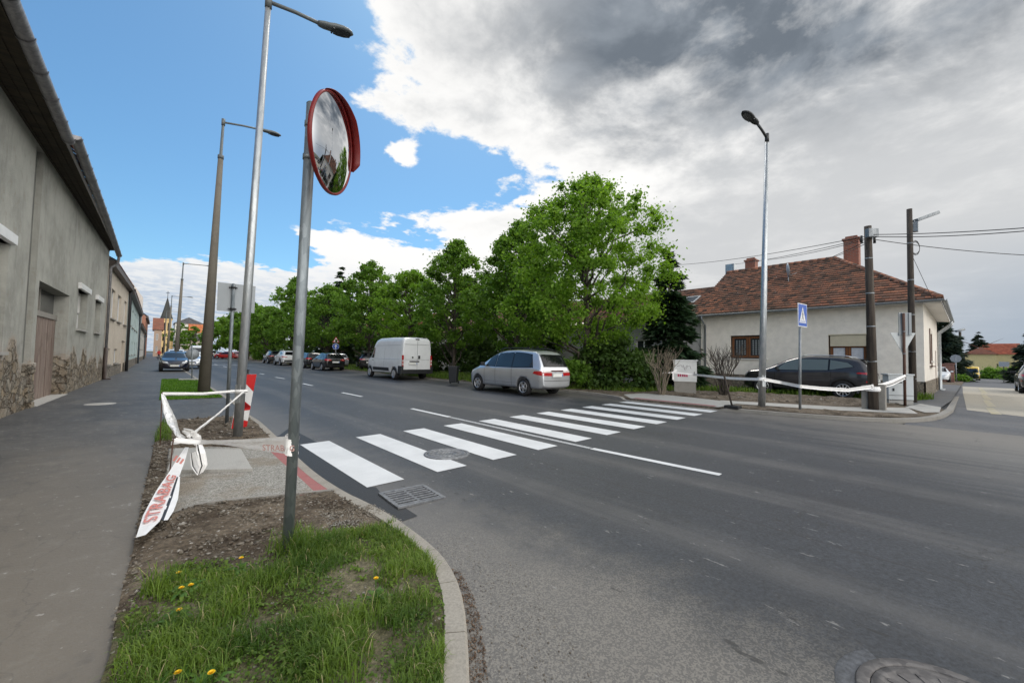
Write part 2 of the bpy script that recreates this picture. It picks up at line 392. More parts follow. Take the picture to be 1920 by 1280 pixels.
# ground out to the horizon
m, t, p = newmat('country_ground'); P = t.pos()
c = t.mix(t.smooth(t.noise(0.05, 5, .6, P), .4, .6), (0.07, 0.085, 0.035), (0.12, 0.11, 0.07)); c = t.mix(t.smooth(t.noise(3.0, 5, .6, P), .35, .65), c, t.vm('MULTIPLY', c, (.6, .65, .6)))
t.L.new(c, p.inputs['Base Color']); p.inputs['Roughness'].default_value = .95; MAT['country_ground'] = m
# gravel bed
m, t, p = newmat('gravel'); P = t.pos()
v = t.vor(75, P, 'F1', 'Color'); vd = t.vor(75, P); big = t.noise(1.3, 5, .6, P)
c = t.mix(t.sep(v)[0], (0.19, 0.18, 0.155), (0.47, 0.455, 0.42)); c = t.mix(t.m('MULTIPLY', t.smooth(big, .45, .62), .7), c, (0.26, 0.215, 0.16))
c = t.mix(t.smooth(vd, .5, .8), c, t.vm('MULTIPLY', c, (.55, .55, .55)))
t.L.new(c, p.inputs['Base Color']); p.inputs['Roughness'].default_value = .95
t.L.new(t.bump(t.m('MULTIPLY', vd, -1), .8, .01), p.inputs['Normal']); MAT['gravel'] = m
# road paint
m, t, p = newmat('road_paint'); P = t.pos()
n = t.noise(1.7, 5, .6, P); c = t.mix(t.smooth(n, .3, .7), (0.60, 0.61, 0.615), (0.70, 0.71, 0.715)); c = t.mix(t.m('MULTIPLY', t.smooth(t.noise(45, 4, .75, P), .60, .72), .5), c, (0.30, 0.30, 0.30))
t.L.new(c, p.inputs['Base Color']); p.inputs['Roughness'].default_value = .55; t.L.new(t.bump(t.noise(60, 3, .6, P), .25, .004), p.inputs['Normal']); MAT['road_paint'] = m
m, t, p = newmat('worn_paint'); P = t.pos()
n = t.noise(28, 5, .7, P); c = t.mix(t.smooth(n, .36, .5), (0.14, 0.145, 0.15), (0.46, 0.47, 0.48)); t.L.new(c, p.inputs['Base Color']); MAT['worn_paint'] = m
m, t, p = newmat('yellow_paint'); P = t.pos()
n = t.noise(5, 5, .7, P); c = t.mix(t.smooth(n, .4, .6), (0.37, 0.335, 0.265), (0.47, 0.40, 0.22)); t.L.new(c, p.inputs['Base Color']); MAT['yellow_paint'] = m

# plaster walls
def mat_plaster(name, base, stain, amount=0.5, sc=0.5, streak=0.0):
    m, t, p = newmat(name); P = t.pos(); x, y, z = t.sep(P)
    a = t.noise(sc, 7, 0.62, P); b = t.noise(3.5, 6, .65, P); s_ = t.noise(1.0, 6, .65, t.stretch(P, 2.6, 2.6, 0.22))
    c = t.vm('MULTIPLY', base, t.comb(*[t.smooth(b, .3, .7, .9, 1.09, 'LINEAR')] * 3))
    c = t.mix(t.m('MULTIPLY', t.smooth(a, .42, .68), amount), c, stain)
    if streak: c = t.mix(t.m('MULTIPLY', t.smooth(s_, .5, .72), streak), c, t.vm('MULTIPLY', stain, (.7, .68, .66)))
    t.L.new(c, p.inputs['Base Color']); p.inputs['Roughness'].default_value = .9; p.inputs['Specular IOR Level'].default_value = .15
    t.L.new(t.bump(t.noise(40, 5, .6, P), .25, .006), p.inputs['Normal']); MAT[name] = m; return m
mat_plaster('cream_plaster', (0.62, 0.55, 0.46), (0.50, 0.43, 0.35), .4); mat_plaster('teal_plaster', (0.50, 0.61, 0.60), (0.42, 0.50, 0.50), .4)
mat_plaster('white_plaster', (0.85, 0.80, 0.725), (0.78, 0.73, 0.655), .45, .35); mat_plaster('grey_plaster', (0.42, 0.42, 0.42), (0.34, 0.34, 0.33), .5)
mat_plaster('ochre_plaster', (0.62, 0.45, 0.22), (0.52, 0.38, 0.2), .4); mat_plaster('pink_plaster', (0.55, 0.32, 0.25), (0.46, 0.27, 0.21), .4)
mat_plaster('yellow_plaster', (0.62, 0.52, 0.27), (0.52, 0.44, 0.25), .4); mat_plaster('dun_plaster', (0.42, 0.31, 0.24), (0.34, 0.25, 0.2), .4); mat_plaster('brown_plaster', (0.34, 0.17, 0.12), (0.25, 0.13, 0.1), .4)
mat_plaster('dark_render', (0.22, 0.22, 0.205), (0.15, 0.15, 0.14), .6, .8, .5); mat_plaster('pale_plaster', (0.60, 0.585, 0.55), (0.5, 0.48, 0.44), .4); mat_plaster('stucco_trim', (0.72, 0.70, 0.67), (.6, .58, .55), .3)
# the old grey house: render over rubble stone, render lost near the ground
m, t, p = newmat('old_render'); P = t.pos(); x, y, z = t.sep(P)
a = t.noise(.45, 7, .65, P); b = t.noise(2.6, 7, .68, P); s_ = t.noise(1.0, 7, .66, t.stretch(P, 2.2, 2.2, .25)); fine = t.noise(30, 5, .65, P)
ren = t.mix(t.smooth(a, .36, .66), (0.44, 0.44, 0.40), (0.31, 0.31, 0.28))
ren = t.mix(t.m('MULTIPLY', t.smooth(b, .45, .72), .45), ren, (0.52, 0.51, 0.465))
ren = t.mix(t.m('MULTIPLY', t.smooth(s_, .52, .72), .38), ren, (0.17, 0.17, 0.16))
ren = t.mix(t.m('MULTIPLY', t.smooth(b, .44, .34), .3), ren, (0.28, 0.24, 0.19))
lowz = t.smooth(z, 2.6, 0.8)
ren = t.mix(t.m('MULTIPLY', lowz, t.m('MULTIPLY', t.smooth(b, .38, .6), .75)), ren, (0.44, 0.42, 0.39))
warp = t.vm('ADD', P, t.vm('MULTIPLY', t.noise(2.4, 5, .65, P, 0, 1), (.8, .8, .5)))
vst = t.stretch(warp, 1.0, 1.0, 1.7)
sd = t.vor(2.5, vst, 'DISTANCE_TO_EDGE'); sc_ = t.vor(2.5, vst, 'F1', 'Color'); s0, s1, s2 = t.sep(sc_)
stone = t.mix(s0, (0.15, 0.11, 0.075), (0.38, 0.30, 0.20)); stone = t.mix(t.m('MULTIPLY', s1, .5), stone, (0.42, 0.40, 0.36))
stone = t.mix(t.m('MULTIPLY', t.smooth(t.noise(14, 6, .7, P), .4, .65), .5), stone, (0.13, 0.105, 0.08))
stone = t.mix(t.m('MULTIPLY', t.smooth(t.noise(5, 5, .7, P), .45, .6), .55), stone, (0.34, 0.32, 0.28))
stone = t.mix(t.m('MULTIPLY', t.smooth(sd, .06, .012), t.m('MULTIPLY', t.smooth(t.noise(3.3, 4, .6, P), .38, .62), .8)), stone, (0.11, 0.095, 0.075))
lim = t.m('ADD', t.m('ADD', 1.25, t.m('MULTIPLY', t.m('SUBTRACT', t.noise(.55, 2, .5, t.stretch(P, 1, 1, .2)), .5), 2.6)), t.m('MULTIPLY', t.m('SUBTRACT', t.noise(2.2, 6, .7, P), .5), 1.8))
mask = t.smooth(t.m('SUBTRACT', lim, z), -.02, .03)
edge = t.m('MULTIPLY', t.smooth(t.m('SUBTRACT', lim, z), -.30, -.0), t.m('SUBTRACT', 1, mask))
ren = t.mix(t.m('MULTIPLY', edge, .65), ren, (0.40, 0.31, 0.24))
c = t.mix(mask, ren, stone); t.L.new(c, p.inputs['Base Color']); p.inputs['Roughness'].default_value = .95; p.inputs['Specular IOR Level'].default_value = .1
hgt = t.m('ADD', t.m('MULTIPLY', t.m('MULTIPLY', mask, t.smooth(sd, 0.0, .12)), 1.0), t.m('ADD', t.m('MULTIPLY', fine, .18), t.m('MULTIPLY', t.m('SUBTRACT', 1, mask), 1.25)))
t.L.new(t.bump(hgt, .9, .07), p.inputs['Normal']); MAT['old_render'] = m
# rubble stone plinth
def mat_rubble(name, a, b, sc=4.5):
    m, t, p = newmat(name); P = t.pos(); warp = t.vm('ADD', P, t.vm('MULTIPLY', t.noise(3, 2, .5, P, 0, 1), (.15, .15, .12)))
    v = t.stretch(warp, 1, 1, 2.2); sd = t.vor(sc, v, 'DISTANCE_TO_EDGE'); cc_ = t.vor(sc, v, 'F1', 'Color')
    c = t.mix(t.sep(cc_)[0], a, b); c = t.mix(t.m('MULTIPLY', t.smooth(t.noise(18, 5, .7, P), .4, .7), .4), c, t.vm('MULTIPLY', a, (.7, .7, .7)))
    c = t.mix(t.smooth(sd, .06, .02), c, (0.10, 0.09, 0.075)); t.L.new(c, p.inputs['Base Color']); p.inputs['Roughness'].default_value = .9
    t.L.new(t.bump(t.smooth(sd, 0, .1), .8, .03), p.inputs['Normal']); MAT[name] = m
mat_rubble('rubble', (0.17, 0.15, 0.125), (0.34, 0.30, 0.245)); mat_rubble('rubble_fine', (0.2, 0.165, 0.12), (0.36, 0.31, 0.24), 6)

# tiles: colour from the per-tile attribute
def mat_tile(name, cols, moss=0.24):
    m, t, p = newmat(name); P = t.pos(); r = t.attr('rnd')
    ramp = t.n('ShaderNodeValToRGB'); t.L.new(r, ramp.inputs[0]); ramp.color_ramp.interpolation = 'LINEAR'
    e = ramp.color_ramp.elements; e[0].position = 0; e[0].color = (*cols[0], 1); e[1].position = 1; e[1].color = (*cols[-1], 1)
    for i, c_ in enumerate(cols[1:-1]): q = e.new((i + 1) / (len(cols) - 1)); q.color = (*c_, 1)
    c = ramp.outputs[0]
    big = t.noise(.7, 5, .65, P); fine = t.noise(14, 5, .7, P)
    c = t.mix(t.m('MULTIPLY', t.smooth(big, .44, .66), moss), c, (0.085, 0.066, 0.048))
    c = t.mix(t.m('MULTIPLY', t.smooth(fine, .45, .75), .3), c, (0.10, 0.08, 0.062))
    t.L.new(c, p.inputs['Base Color']); p.inputs['Roughness'].default_value = .85; p.inputs['Specular IOR Level'].default_value = .2
    t.L.new(t.bump(fine, .3, .01), p.inputs['Normal']); MAT[name] = m
mat_tile('old_tiles', [(0.085, 0.06, 0.05), (0.15, 0.095, 0.072), (0.24, 0.125, 0.085), (0.40, 0.16, 0.095), (0.22, 0.135, 0.10), (0.33, 0.155, 0.10), (0.48, 0.20, 0.115), (0.15, 0.10, 0.08)])
mat_tile('red_tiles', [(0.28, 0.08, 0.05), (0.38, 0.10, 0.06), (0.44, 0.14, 0.08)], .1)
mat_tile('orange_tiles', [(0.42, 0.12, 0.05), (0.52, 0.17, 0.07), (0.48, 0.2, 0.1)], .08)
mat_tile('brown_tiles', [(0.22, 0.085, 0.06), (0.28, 0.12, 0.08), (0.2, 0.1, 0.075)], .2)
mat_tile('slate_tiles', [(0.06, 0.06, 0.065), (0.10, 0.10, 0.105), (0.14, 0.14, 0.15)], .1)
mat_tile('spire_tiles', [(0.045, 0.05, 0.05), (0.07, 0.07, 0.068), (0.06, 0.065, 0.06)], .1)
# brick for chimneys
m, t, p = newmat('chimney_brick'); tb = t.n('ShaderNodeTexBrick'); t.L.new(t.comb(t.m('ADD', t.sep(t.pos())[0], t.sep(t.pos())[1]), t.sep(t.pos())[2], 0.0), tb.inputs['Vector'])
tb.inputs['Scale'].default_value = 1.0; tb.inputs['Brick Width'].default_value = .27; tb.inputs['Row Height'].default_value = .085; tb.inputs['Mortar Size'].default_value = .008
tb.inputs['Color1'].default_value = (.25, .085, .055, 1); tb.inputs['Color2'].default_value = (.33, .12, .075, 1); tb.inputs['Mortar'].default_value = (.22, .18, .15, 1)
c = t.mix(t.m('MULTIPLY', t.smooth(t.noise(3, 5, .7, t.pos()), .45, .7), .5), tb.outputs['Color'], (.1, .07, .055)); t.L.new(c, p.inputs['Base Color']); p.inputs['Roughness'].default_value = .9; MAT['chimney_brick'] = m

# wood
def mat_wood(name, a, b, sc=(14, 14, .6)):
    m, t, p = newmat(name); v = t.obj(); n = t.noise(1, 6, .65, t.stretch(v, *sc)); k = t.noise(2.2, 5, .6, v)
    c = t.mix(t.smooth(n, .35, .65), a, b); c = t.mix(t.m('MULTIPLY', t.smooth(k, .5, .7), .4), c, t.vm('MULTIPLY', a, (.6, .6, .6)))
    t.L.new(c, p.inputs['Base Color']); p.inputs['Roughness'].default_value = .85; t.L.new(t.bump(n, .4, .01), p.inputs['Normal']); MAT[name] = m
mat_wood('pole_wood', (0.035, 0.027, 0.022), (0.085, 0.066, 0.05)); mat_wood('door_wood', (0.19, 0.135, 0.11), (0.30, 0.235, 0.20), (9, 9, .5))
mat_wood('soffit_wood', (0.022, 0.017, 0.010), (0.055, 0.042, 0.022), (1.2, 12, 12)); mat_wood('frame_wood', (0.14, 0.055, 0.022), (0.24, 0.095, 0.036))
mat_wood('bark', (0.035, 0.028, 0.022), (0.10, 0.082, 0.065), (10, 10, 1.6)); mat_wood('pale_bark', (0.13, 0.105, 0.075), (0.25, 0.21, 0.155), (12, 12, 2))
mat_wood('dark_frame', (0.03, 0.018, 0.012), (0.06, 0.036, 0.022))

# metals and paints
def mat_galv(name, a, b, rough=.42, metal=.75):
    m, t, p = newmat(name); v = t.obj(); n = t.vor(26, t.stretch(v, 1, 1, .35), 'F1', 'Color'); k = t.noise(4.5, 6, .65, t.stretch(v, 2, 2, .4))
    c = t.mix(t.sep(n)[0], a, b); c = t.mix(t.m('MULTIPLY', t.smooth(k, .45, .7), .5), c, t.vm('MULTIPLY', a, (.62, .64, .66)))
    t.L.new(c, p.inputs['Base Color']); p.inputs['Metallic'].default_value = metal
    t.L.new(t.smooth(k, .3, .7, rough - .08, rough + .12, 'LINEAR'), p.inputs['Roughness']); MAT[name] = m
mat_galv('galvanised', (0.40, 0.43, 0.45), (0.52, 0.54, 0.55)); mat_galv('dull_galvanised', (0.17, 0.195, 0.21), (0.27, 0.30, 0.315), .5, .6)
mat_galv('grey_metal', (0.24, 0.26, 0.28), (0.33, 0.35, 0.365), .5, .4); mat_galv('gutter_metal', (0.22, 0.215, 0.225), (0.32, 0.31, 0.32), .45, .4)
mat_galv('worn_iron', (0.075, 0.07, 0.07), (0.15, 0.14, 0.135), .6, .1); mat_galv('cast_iron', (0.13, 0.135, 0.145), (0.22, 0.225, 0.235), .55, .35)
simple('lamp_grey', (0.10, 0.115, 0.12), .5); simple('lamp_black', (0.03, 0.033, 0.036), .45); simple('lamp_lens', (0.05, 0.055, 0.055), .15)
simple('white_sign', (0.75, 0.75, 0.75), .45, var=.05); simple('sign_blue', (0.012, 0.085, 0.42), .4, var=.06); simple('sign_red', (0.55, 0.02, 0.02), .4, var=.08)
simple('sign_back', (0.30, 0.325, 0.345), .5, .25, var=.06, scale=2); simple('mirror_red', (0.17, 0.009, 0.008), .45, var=.2); simple('tail_dark', (0.05, 0.004, 0.008), .2); simple('glass_band', (0.012, 0.012, 0.013), .25)
simple('tape_white', (0.88, 0.87, 0.86), .4, var=.06, scale=9); simple('tape_pink', (0.66, 0.40, 0.37), .5, var=.15); simple('tape_black', (0.02, 0.02, 0.022), .5); simple('tape_red', (0.62, 0.22, 0.18), .5, var=.12)
simple('black_plastic', (0.016, 0.017, 0.019), .5); simple('rubber', (0.014, 0.014, 0.015), .8); simple('dark_void', (0.008, 0.008, 0.009), .9)
simple('cabinet_grey', (0.55, 0.575, 0.58), .5, var=.05, scale=2); simple('box_white', (0.66, 0.67, 0.66), .5, var=.1, scale=3); simple('graffiti', (0.22, 0.19, 0.21), .6); simple('label_red', (0.42, 0.03, 0.10), .5)
simple('bin_plastic', (0.022, 0.025, 0.03), .45); simple('rusty_steel', (0.10, 0.05, 0.035), .8); simple('shutter_cream', (0.62, 0.56, 0.42), .6, var=.05); simple('pvc_white', (0.75, 0.75, 0.74), .4, var=.05)
simple('curtain', (0.55, 0.57, 0.62), .9, var=.12, scale=9); simple('wire_black', (0.02, 0.02, 0.02), .6); simple('dish_grey', (0.52, 0.53, 0.54), .4); simple('skin', (0.45, 0.27, 0.2), .6); simple('red_cloth', (0.55, 0.03, 0.025), .8); simple('dark_cloth', (0.02, 0.02, 0.03), .85); simple('hair', (0.03, 0.02, 0.015), .7)
simple('copper_roof', (0.20, 0.22, 0.24), .5); simple('brown_pipe', (0.07, 0.05, 0.042), .5); simple('dark_pipe', (0.035, 0.036, 0.04), .5); simple('slate_pipe', (0.10, 0.12, 0.14), .5); simple('petal', (0.85, 0.55, 0.01), .6); simple('board_grey', (0.30, 0.28, 0.25), .8); simple('brick_pier', (0.25, 0.13, 0.1), .9)
m, t, p = newmat('mirror_glass'); p.inputs['Base Color'].default_value = (.62, .63, .64, 1); p.inputs['Metallic'].default_value = 1; t.L.new(t.smooth(t.noise(6, 4, .6, t.obj()), .4, .8, .015, .05), p.inputs['Roughness']); MAT['mirror_glass'] = m
m, t, p = newmat('pane_glass'); p.inputs['Base Color'].default_value = (.03, .036, .042, 1); p.inputs['Roughness'].default_value = .06; p.inputs['Specular IOR Level'].default_value = .6
t.L.new(t.bump(t.noise(1.2, 2, .5, t.pos()), .06, .05), p.inputs['Normal']); MAT['pane_glass'] = m
m, t, p = newmat('car_glass'); p.inputs['Base Color'].default_value = (.012, .014, .017, 1); p.inputs['Roughness'].default_value = .04; p.inputs['Specular IOR Level'].default_value = 1.0; MAT['car_glass'] = m
m, t, p = newmat('dark_car_glass'); p.inputs['Base Color'].default_value = (.008, .009, .010, 1); p.inputs['Roughness'].default_value = .06; p.inputs['Specular IOR Level'].default_value = .28; MAT['dark_car_glass'] = m
m, t, p = newmat('pale_car_glass'); p.inputs['Base Color'].default_value = (.11, .135, .135, 1); p.inputs['Roughness'].default_value = .05; p.inputs['Specular IOR Level'].default_value = .8; MAT['pale_car_glass'] = m  # pale base colour paints in the bright wall seen through the glass
def paint(name, col, metal=0.0, rough=.35, coat=1.0):
    m, t, p = newmat(name); v = t.obj(); d = t.noise(2.2, 5, .6, v)
    c = t.mix(t.m('MULTIPLY', t.smooth(d, .4, .75), .12), col, (.16, .15, .13)); t.L.new(c, p.inputs['Base Color'])
    p.inputs['Metallic'].default_value = metal; p.inputs['Roughness'].default_value = rough; p.inputs['Coat Weight'].default_value = coat; p.inputs['Coat Roughness'].default_value = .04
    MAT[name] = m
paint('paint_silver', (0.66, 0.68, 0.705), .7, .3); paint('paint_white', (0.74, 0.76, 0.77), 0, .35, .6); paint('paint_graphite', (0.028, 0.028, 0.034), .3, .3)
paint('paint_black', (0.008, 0.008, 0.010), 0, .25); paint('paint_navy', (0.005, 0.008, 0.024), .1, .25); paint('paint_red', (0.42, 0.015, 0.015), 0, .3); paint('paint_yellow', (0.70, 0.46, 0.03), 0, .4)
paint('tail_red', (0.40, 0.008, 0.010), 0, .15); paint('head_glass', (0.60, 0.62, 0.64), .3, .12); paint('tail_pale', (0.62, 0.55, 0.53), 0, .2); simple('alloy', (0.62, 0.63, 0.65), .3, .8, var=.05); simple('plate', (0.72, 0.73, 0.70), .4, var=.03); simple('plate_ink', (0.10, 0.10, 0.11), .5)

# leaves
def mat_leaf(name, a, b, dry=None, trans=.35):
    m, t, p = newmat(name); r = t.attr('rnd'); n = t.noise(.9, 3, .5, t.obj())
    c = t.mix(r, a, b); c = t.mix(t.m('MULTIPLY', t.smooth(n, .4, .65), .35), c, t.vm('MULTIPLY', b, (1.15, 1.1, .9)))
    if dry: c = t.mix(t.smooth(r, .90, .97), c, dry)
    for l in list(m.node_tree.links):
        if l.to_node.type == 'OUTPUT_MATERIAL': m.node_tree.links.remove(l)
    p.inputs['Roughness'].default_value = .5; p.inputs['Specular IOR Level'].default_value = .25; t.L.new(c, p.inputs['Base Color'])
    tr = t.n('ShaderNodeBsdfTranslucent'); t.L.new(t.vm('MULTIPLY', c, (1.25, 1.35, .6)), tr.inputs[0])
    mx = t.n('ShaderNodeMixShader'); mx.inputs[0].default_value = trans; t.L.new(p.outputs[0], mx.inputs[1]); t.L.new(tr.outputs[0], mx.inputs[2])
    o = [k for k in m.node_tree.nodes if k.type == 'OUTPUT_MATERIAL'][0]; t.L.new(mx.outputs[0], o.inputs[0]); MAT[name] = m
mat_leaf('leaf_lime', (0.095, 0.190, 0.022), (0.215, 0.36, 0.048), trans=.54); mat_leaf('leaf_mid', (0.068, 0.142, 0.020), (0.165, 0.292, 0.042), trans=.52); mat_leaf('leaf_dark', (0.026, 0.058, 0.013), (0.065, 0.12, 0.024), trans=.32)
mat_leaf('needle', (0.014, 0.034, 0.018), (0.035, 0.068, 0.030), trans=.12); mat_leaf('needle_blue', (0.022, 0.038, 0.028), (0.05, 0.07, 0.05), trans=.12)
mat_leaf('grass_blade', (0.055, 0.115, 0.018), (0.17, 0.255, 0.045), (0.40, 0.34, 0.19), .4); mat_leaf('lawn_blade', (0.05, 0.14, 0.012), (0.13, 0.27, 0.025), (0.25, 0.26, 0.1), .35); mat_leaf('weed_leaf', (0.05, 0.12, 0.02), (0.10, 0.20, 0.035), None, .35)
# ------------------------------------------------------------------ ground and roads
def sheet(name, pts, z, mat, step=None, kind='structure', parent=None):
    """flat sheet following the ground function; pts = xy outline"""
    mb = MB(); mb.poly([(p[0], p[1], gz(p[0]) + z) for p in pts]); o = mb.build(name, mat, parent)
    if kind: o['kind'] = kind
    return o
def strip_grid(name, xs, ys, z, mat):
    mb = MB()
    for i in range(len(xs) - 1):
        for j in range(len(ys) - 1):
            a, b, c, d = xs[i], xs[i + 1], ys[j], ys[j + 1]
            mb.quad((a, c, gz(a) + z), (b, c, gz(b) + z), (b, d, gz(b) + z), (a, d, gz(a) + z))
    o = mb.build(name, mat); o['kind'] = 'structure'; return o
strip_grid('ground', [-2500, -40, 0, 2.05, 13, 45, 300, 2500], [-2500, -20, 500, 2500], -0.07, MAT['country_ground'])
strip_grid('main_road', [0.4, 2.05, 13.0, 13.9], [-120, 520], 0.0, MAT['road_asphalt'])
strip_grid('corner_road', [-60, 0.4], [-9.5, 3.5], 0.0, MAT['road_asphalt'])
strip_grid('side_street', [13.9, 45, 300], [-7.5, 1.1], 0.0, MAT['side_asphalt'])
sheet('concrete_roadway', [(19.5, -7.4), (45, -7.4), (45, 0.4), (34, 0.3), (20.5, 0.1), (18.6, -1.8)], 0.004, MAT['street_concrete'])
mb = MB()
for k, (a, b) in enumerate([(19.5, 22.5), (23.0, 27.5), (28.2, 33.5), (34.2, 43)]):
    mb.quad((a, -.62, gz(a) + .008), (b, -.52, gz(b) + .008), (b, -.34, gz(b) + .008), (a, -.40, gz(a) + .008))
mb.build('yellow_line_marking', MAT['yellow_paint'])['kind'] = 'structure'

# near kerb line (outer edge), walked from the street behind the camera round the corner and up the main road
kp = [(-20, .45), (-6, .42), (-1.0, .47), (0.25, .72), (0.95, 1.18)]
kp += [tuple(G(*p, .08)[:2]) for p in [(873, 1277), (881, 1197), (879, 1150), (869, 1095), (841, 1043), (806, 1019), (754, 982), (707, 948), (635, 912), (592, 883), (560, 855), (520, 816)]]
kp += [tuple(G(*p, .06)[:2]) for p in [(500, 800), (484, 786), (467, 778)]] + [(1.93, 12.4), (2.03, 14.5), (2.05, 17.5), (2.05, 60), (2.05, 150), (2.05, 500)]
def resample(pts, step):
    out = [Vector((*pts[0], 0))]; acc = 0
    P_ = [Vector((*p, 0)) for p in pts]
    for a, b in zip(P_, P_[1:]):
        L_ = (b - a).length; n = max(1, int(round(L_ / step)))
        for i in range(1, n + 1): out.append(a.lerp(b, i / n))
    return out
def smooth_line(P_, it=6):
    for _ in range(it):
        P_ = [P_[0]] + [(P_[i - 1] + P_[i] * 2 + P_[i + 1]) / 4 for i in range(1, len(P_) - 1)] + [P_[-1]]
    return P_
K = smooth_line(resample(kp[:-3], .18), 8) + [Vector((*p, 0)) for p in kp[-2:]]
def kerb_top(y):
    if y < 3.6: return .105
    if y < 4.6: return .105 - .035 * (y - 3.6)
    return .068
def offs(P_, d):
    out = []
    for i, p in enumerate(P_):
        t_ = (P_[min(i + 1, len(P_) - 1)] - P_[max(i - 1, 0)]).normalized(); out.append(p + Vector((-t_.y, t_.x, 0)) * d)
    return out
KI = offs(K, .125)                                                  # inner edge lies to the left of the walk direction
mb = MB(); run = 0.0
for i in range(len(K) - 1):
    a, b, c, d = K[i], K[i + 1], KI[i + 1], KI[i]
    seg = (b - a).length; run += seg
    gap = .0 if run < .48 else .009
    if run >= .48: run = 0
    if gap and seg < 1: b = b.lerp(a, gap / seg); c = c.lerp(d, gap / seg)
    ha, hb = kerb_top(a.y), kerb_top(b.y); jit = 0
    bev = .015
    def up(p, h): return (p.x, p.y, h)
    ain, bin_ = a.lerp(d, bev / .125), b.lerp(c, bev / .125)
    vs = [up(a, -.02), up(b, -.02), up(b, hb - bev), up(a, ha - bev), up(ain, ha), up(bin_, hb), up(c, hb), up(d, ha), up(c, -.02), up(d, -.02)]
    mb.add(vs, [(0, 1, 2, 3), (3, 2, 5, 4), (4, 5, 6, 7), (7, 6, 8, 9), (1, 8, 6, 5, 2), (0, 3, 4, 7, 9)], 0, False)
o = mb.build('kerb', MAT['kerb_concrete']); o['kind'] = 'structure'
# pavement block on the near side
blk = [(p.x, p.y) for p in KI if p.x > -8] ; blk = blk + [(-40, 500), (-40, .7)]
mb = MB(); mb.prism(blk, -.03, NEAR)
mb.build('pavement', MAT['walk_asphalt'])['kind'] = 'structure'

# planted / unpaved patches of the near corner
def inner(y0, y1):
    return [(p.x, p.y) for p in KI if y0 <= p.y <= y1 and p.x > 0.5]
def bumpy(name, outline, z, amp, mat, res, kind='structure', crown=0.0, seed=0):
    """a dug-over bed: grid clipped to an outline, with lumps"""
    from mathutils import noise as mn
    bm = bmesh.new(); vs = [bm.verts.new((p[0], p[1], 0)) for p in outline]; f = bm.faces.new(vs)
    xs = [p[0] for p in outline]; ys = [p[1] for p in outline]
    for k in range(1, int((max(xs) - min(xs)) / res) + 1):
        bmesh.ops.bisect_plane(bm, geom=bm.verts[:] + bm.edges[:] + bm.faces[:], plane_co=(min(xs) + k * res, 0, 0), plane_no=(1, 0, 0))
    for k in range(1, int((max(ys) - min(ys)) / res) + 1):
        bmesh.ops.bisect_plane(bm, geom=bm.verts[:] + bm.edges[:] + bm.faces[:], plane_co=(0, min(ys) + k * res, 0), plane_no=(0, 1, 0))
    bmesh.ops.triangulate(bm, faces=bm.faces)
    be = set(v for e in bm.edges if e.is_boundary for v in e.verts)
    for v in bm.verts:
        h = mn.fractal(Vector((v.co.x * 3.1 + seed, v.co.y * 3.1, 0)), 1.0, 2.0, 4) * amp + mn.fractal(Vector((v.co.x * 14, v.co.y * 14, seed)), 1, 2, 3) * amp * .4
        v.co.z = gz(v.co.x) + z + (0.0 if v in be else max(0.002, amp * .7 + h))
    me = bpy.data.meshes.new(name); bm.to_mesh(me); bm.free(); me.materials.append(mat)
    me.polygons.foreach_set('use_smooth', [True] * len(me.polygons))
    o = link(name, me); o['kind'] = kind; return o
g2 = lambda *p: tuple(G(*p, NEAR)[:2])
# the line of the buried edging between gravel and the near soil
edging = [g2(*p) for p in [(299, 982), (325, 966), (365, 951), (400, 945), (437, 941), (470, 937.5), (533, 931), (592, 926), (626, 922.5)]]
soil_near = [(-.10, 3.30), (-.08, 3.9), g2(247, 1045)] + edging + [q for q in reversed([k for k in inner(2.6, 20) if k[1] < edging[-1][1] - .05])] + [(1.1, 2.6), (-.10, 2.6)]
def anti(pts):
    a = sum(p[0] * q[1] - q[0] * p[1] for p, q in zip(pts, pts[1:] + pts[:1])); return pts if a > 0 else pts[::-1]
bumpy('soil_bed', anti(soil_near), NEAR + .004, .03, MAT['soil'], .06)
grass_zone = [(-.10, 1.35), (-.12, 2.2), (-.07, 2.9), (-.06, 3.4), g2(330, 1070), g2(440, 1058), g2(535, 1030), g2(600, 1012), g2(680, 1000), g2(745, 985)] + [k for k in inner(1.4, 3.55)][::-1]
grass_zone = anti([p for p in grass_zone]); 
bumpy('lawn_ground', anti([(-.16, 1.0), (-.17, 2.2), (-.10, 2.9), (-.09, 3.35)] + [k for k in inner(1.35, 3.3)][::-1] + [(.4, 1.1)]), NEAR + .035, .015, MAT['lawn_soil'], .1, seed=4)
# gravel bed, side soil, far soil
redL = [g2(*p) for p in [(503, 844), (528, 867), (560, 895), (592, 925.5)]]
grav = [edging[0]] + edging[1:-1] + redL[::-1] + [g2(481, 841), g2(393, 838), g2(318, 842), g2(310, 890), g2(303, 940)]
sheet('gravel_bed', anti(grav), NEAR + .012, MAT['gravel'])
ss = [g2(247, 1045), g2(268, 930), g2(290, 830), g2(316, 838), g2(311, 890), g2(303, 940), g2(299, 980)]
bumpy('soil_strip', anti(ss), NEAR + .006, .02, MAT['soil'], .08, seed=2)
fs_ = [g2(290, 829), g2(300, 795), g2(318, 790), g2(400, 782), g2(462, 782)] + [k for k in inner(6.2, 11.4)][::-1][:1] + [k for k in inner(8.3, 11.3)][::-1] + [g2(503, 843), g2(393, 838), g2(318, 841)]
bumpy('soil_patch', anti(fs_), NEAR + .006, .035, MAT['soil'], .12, seed=5)
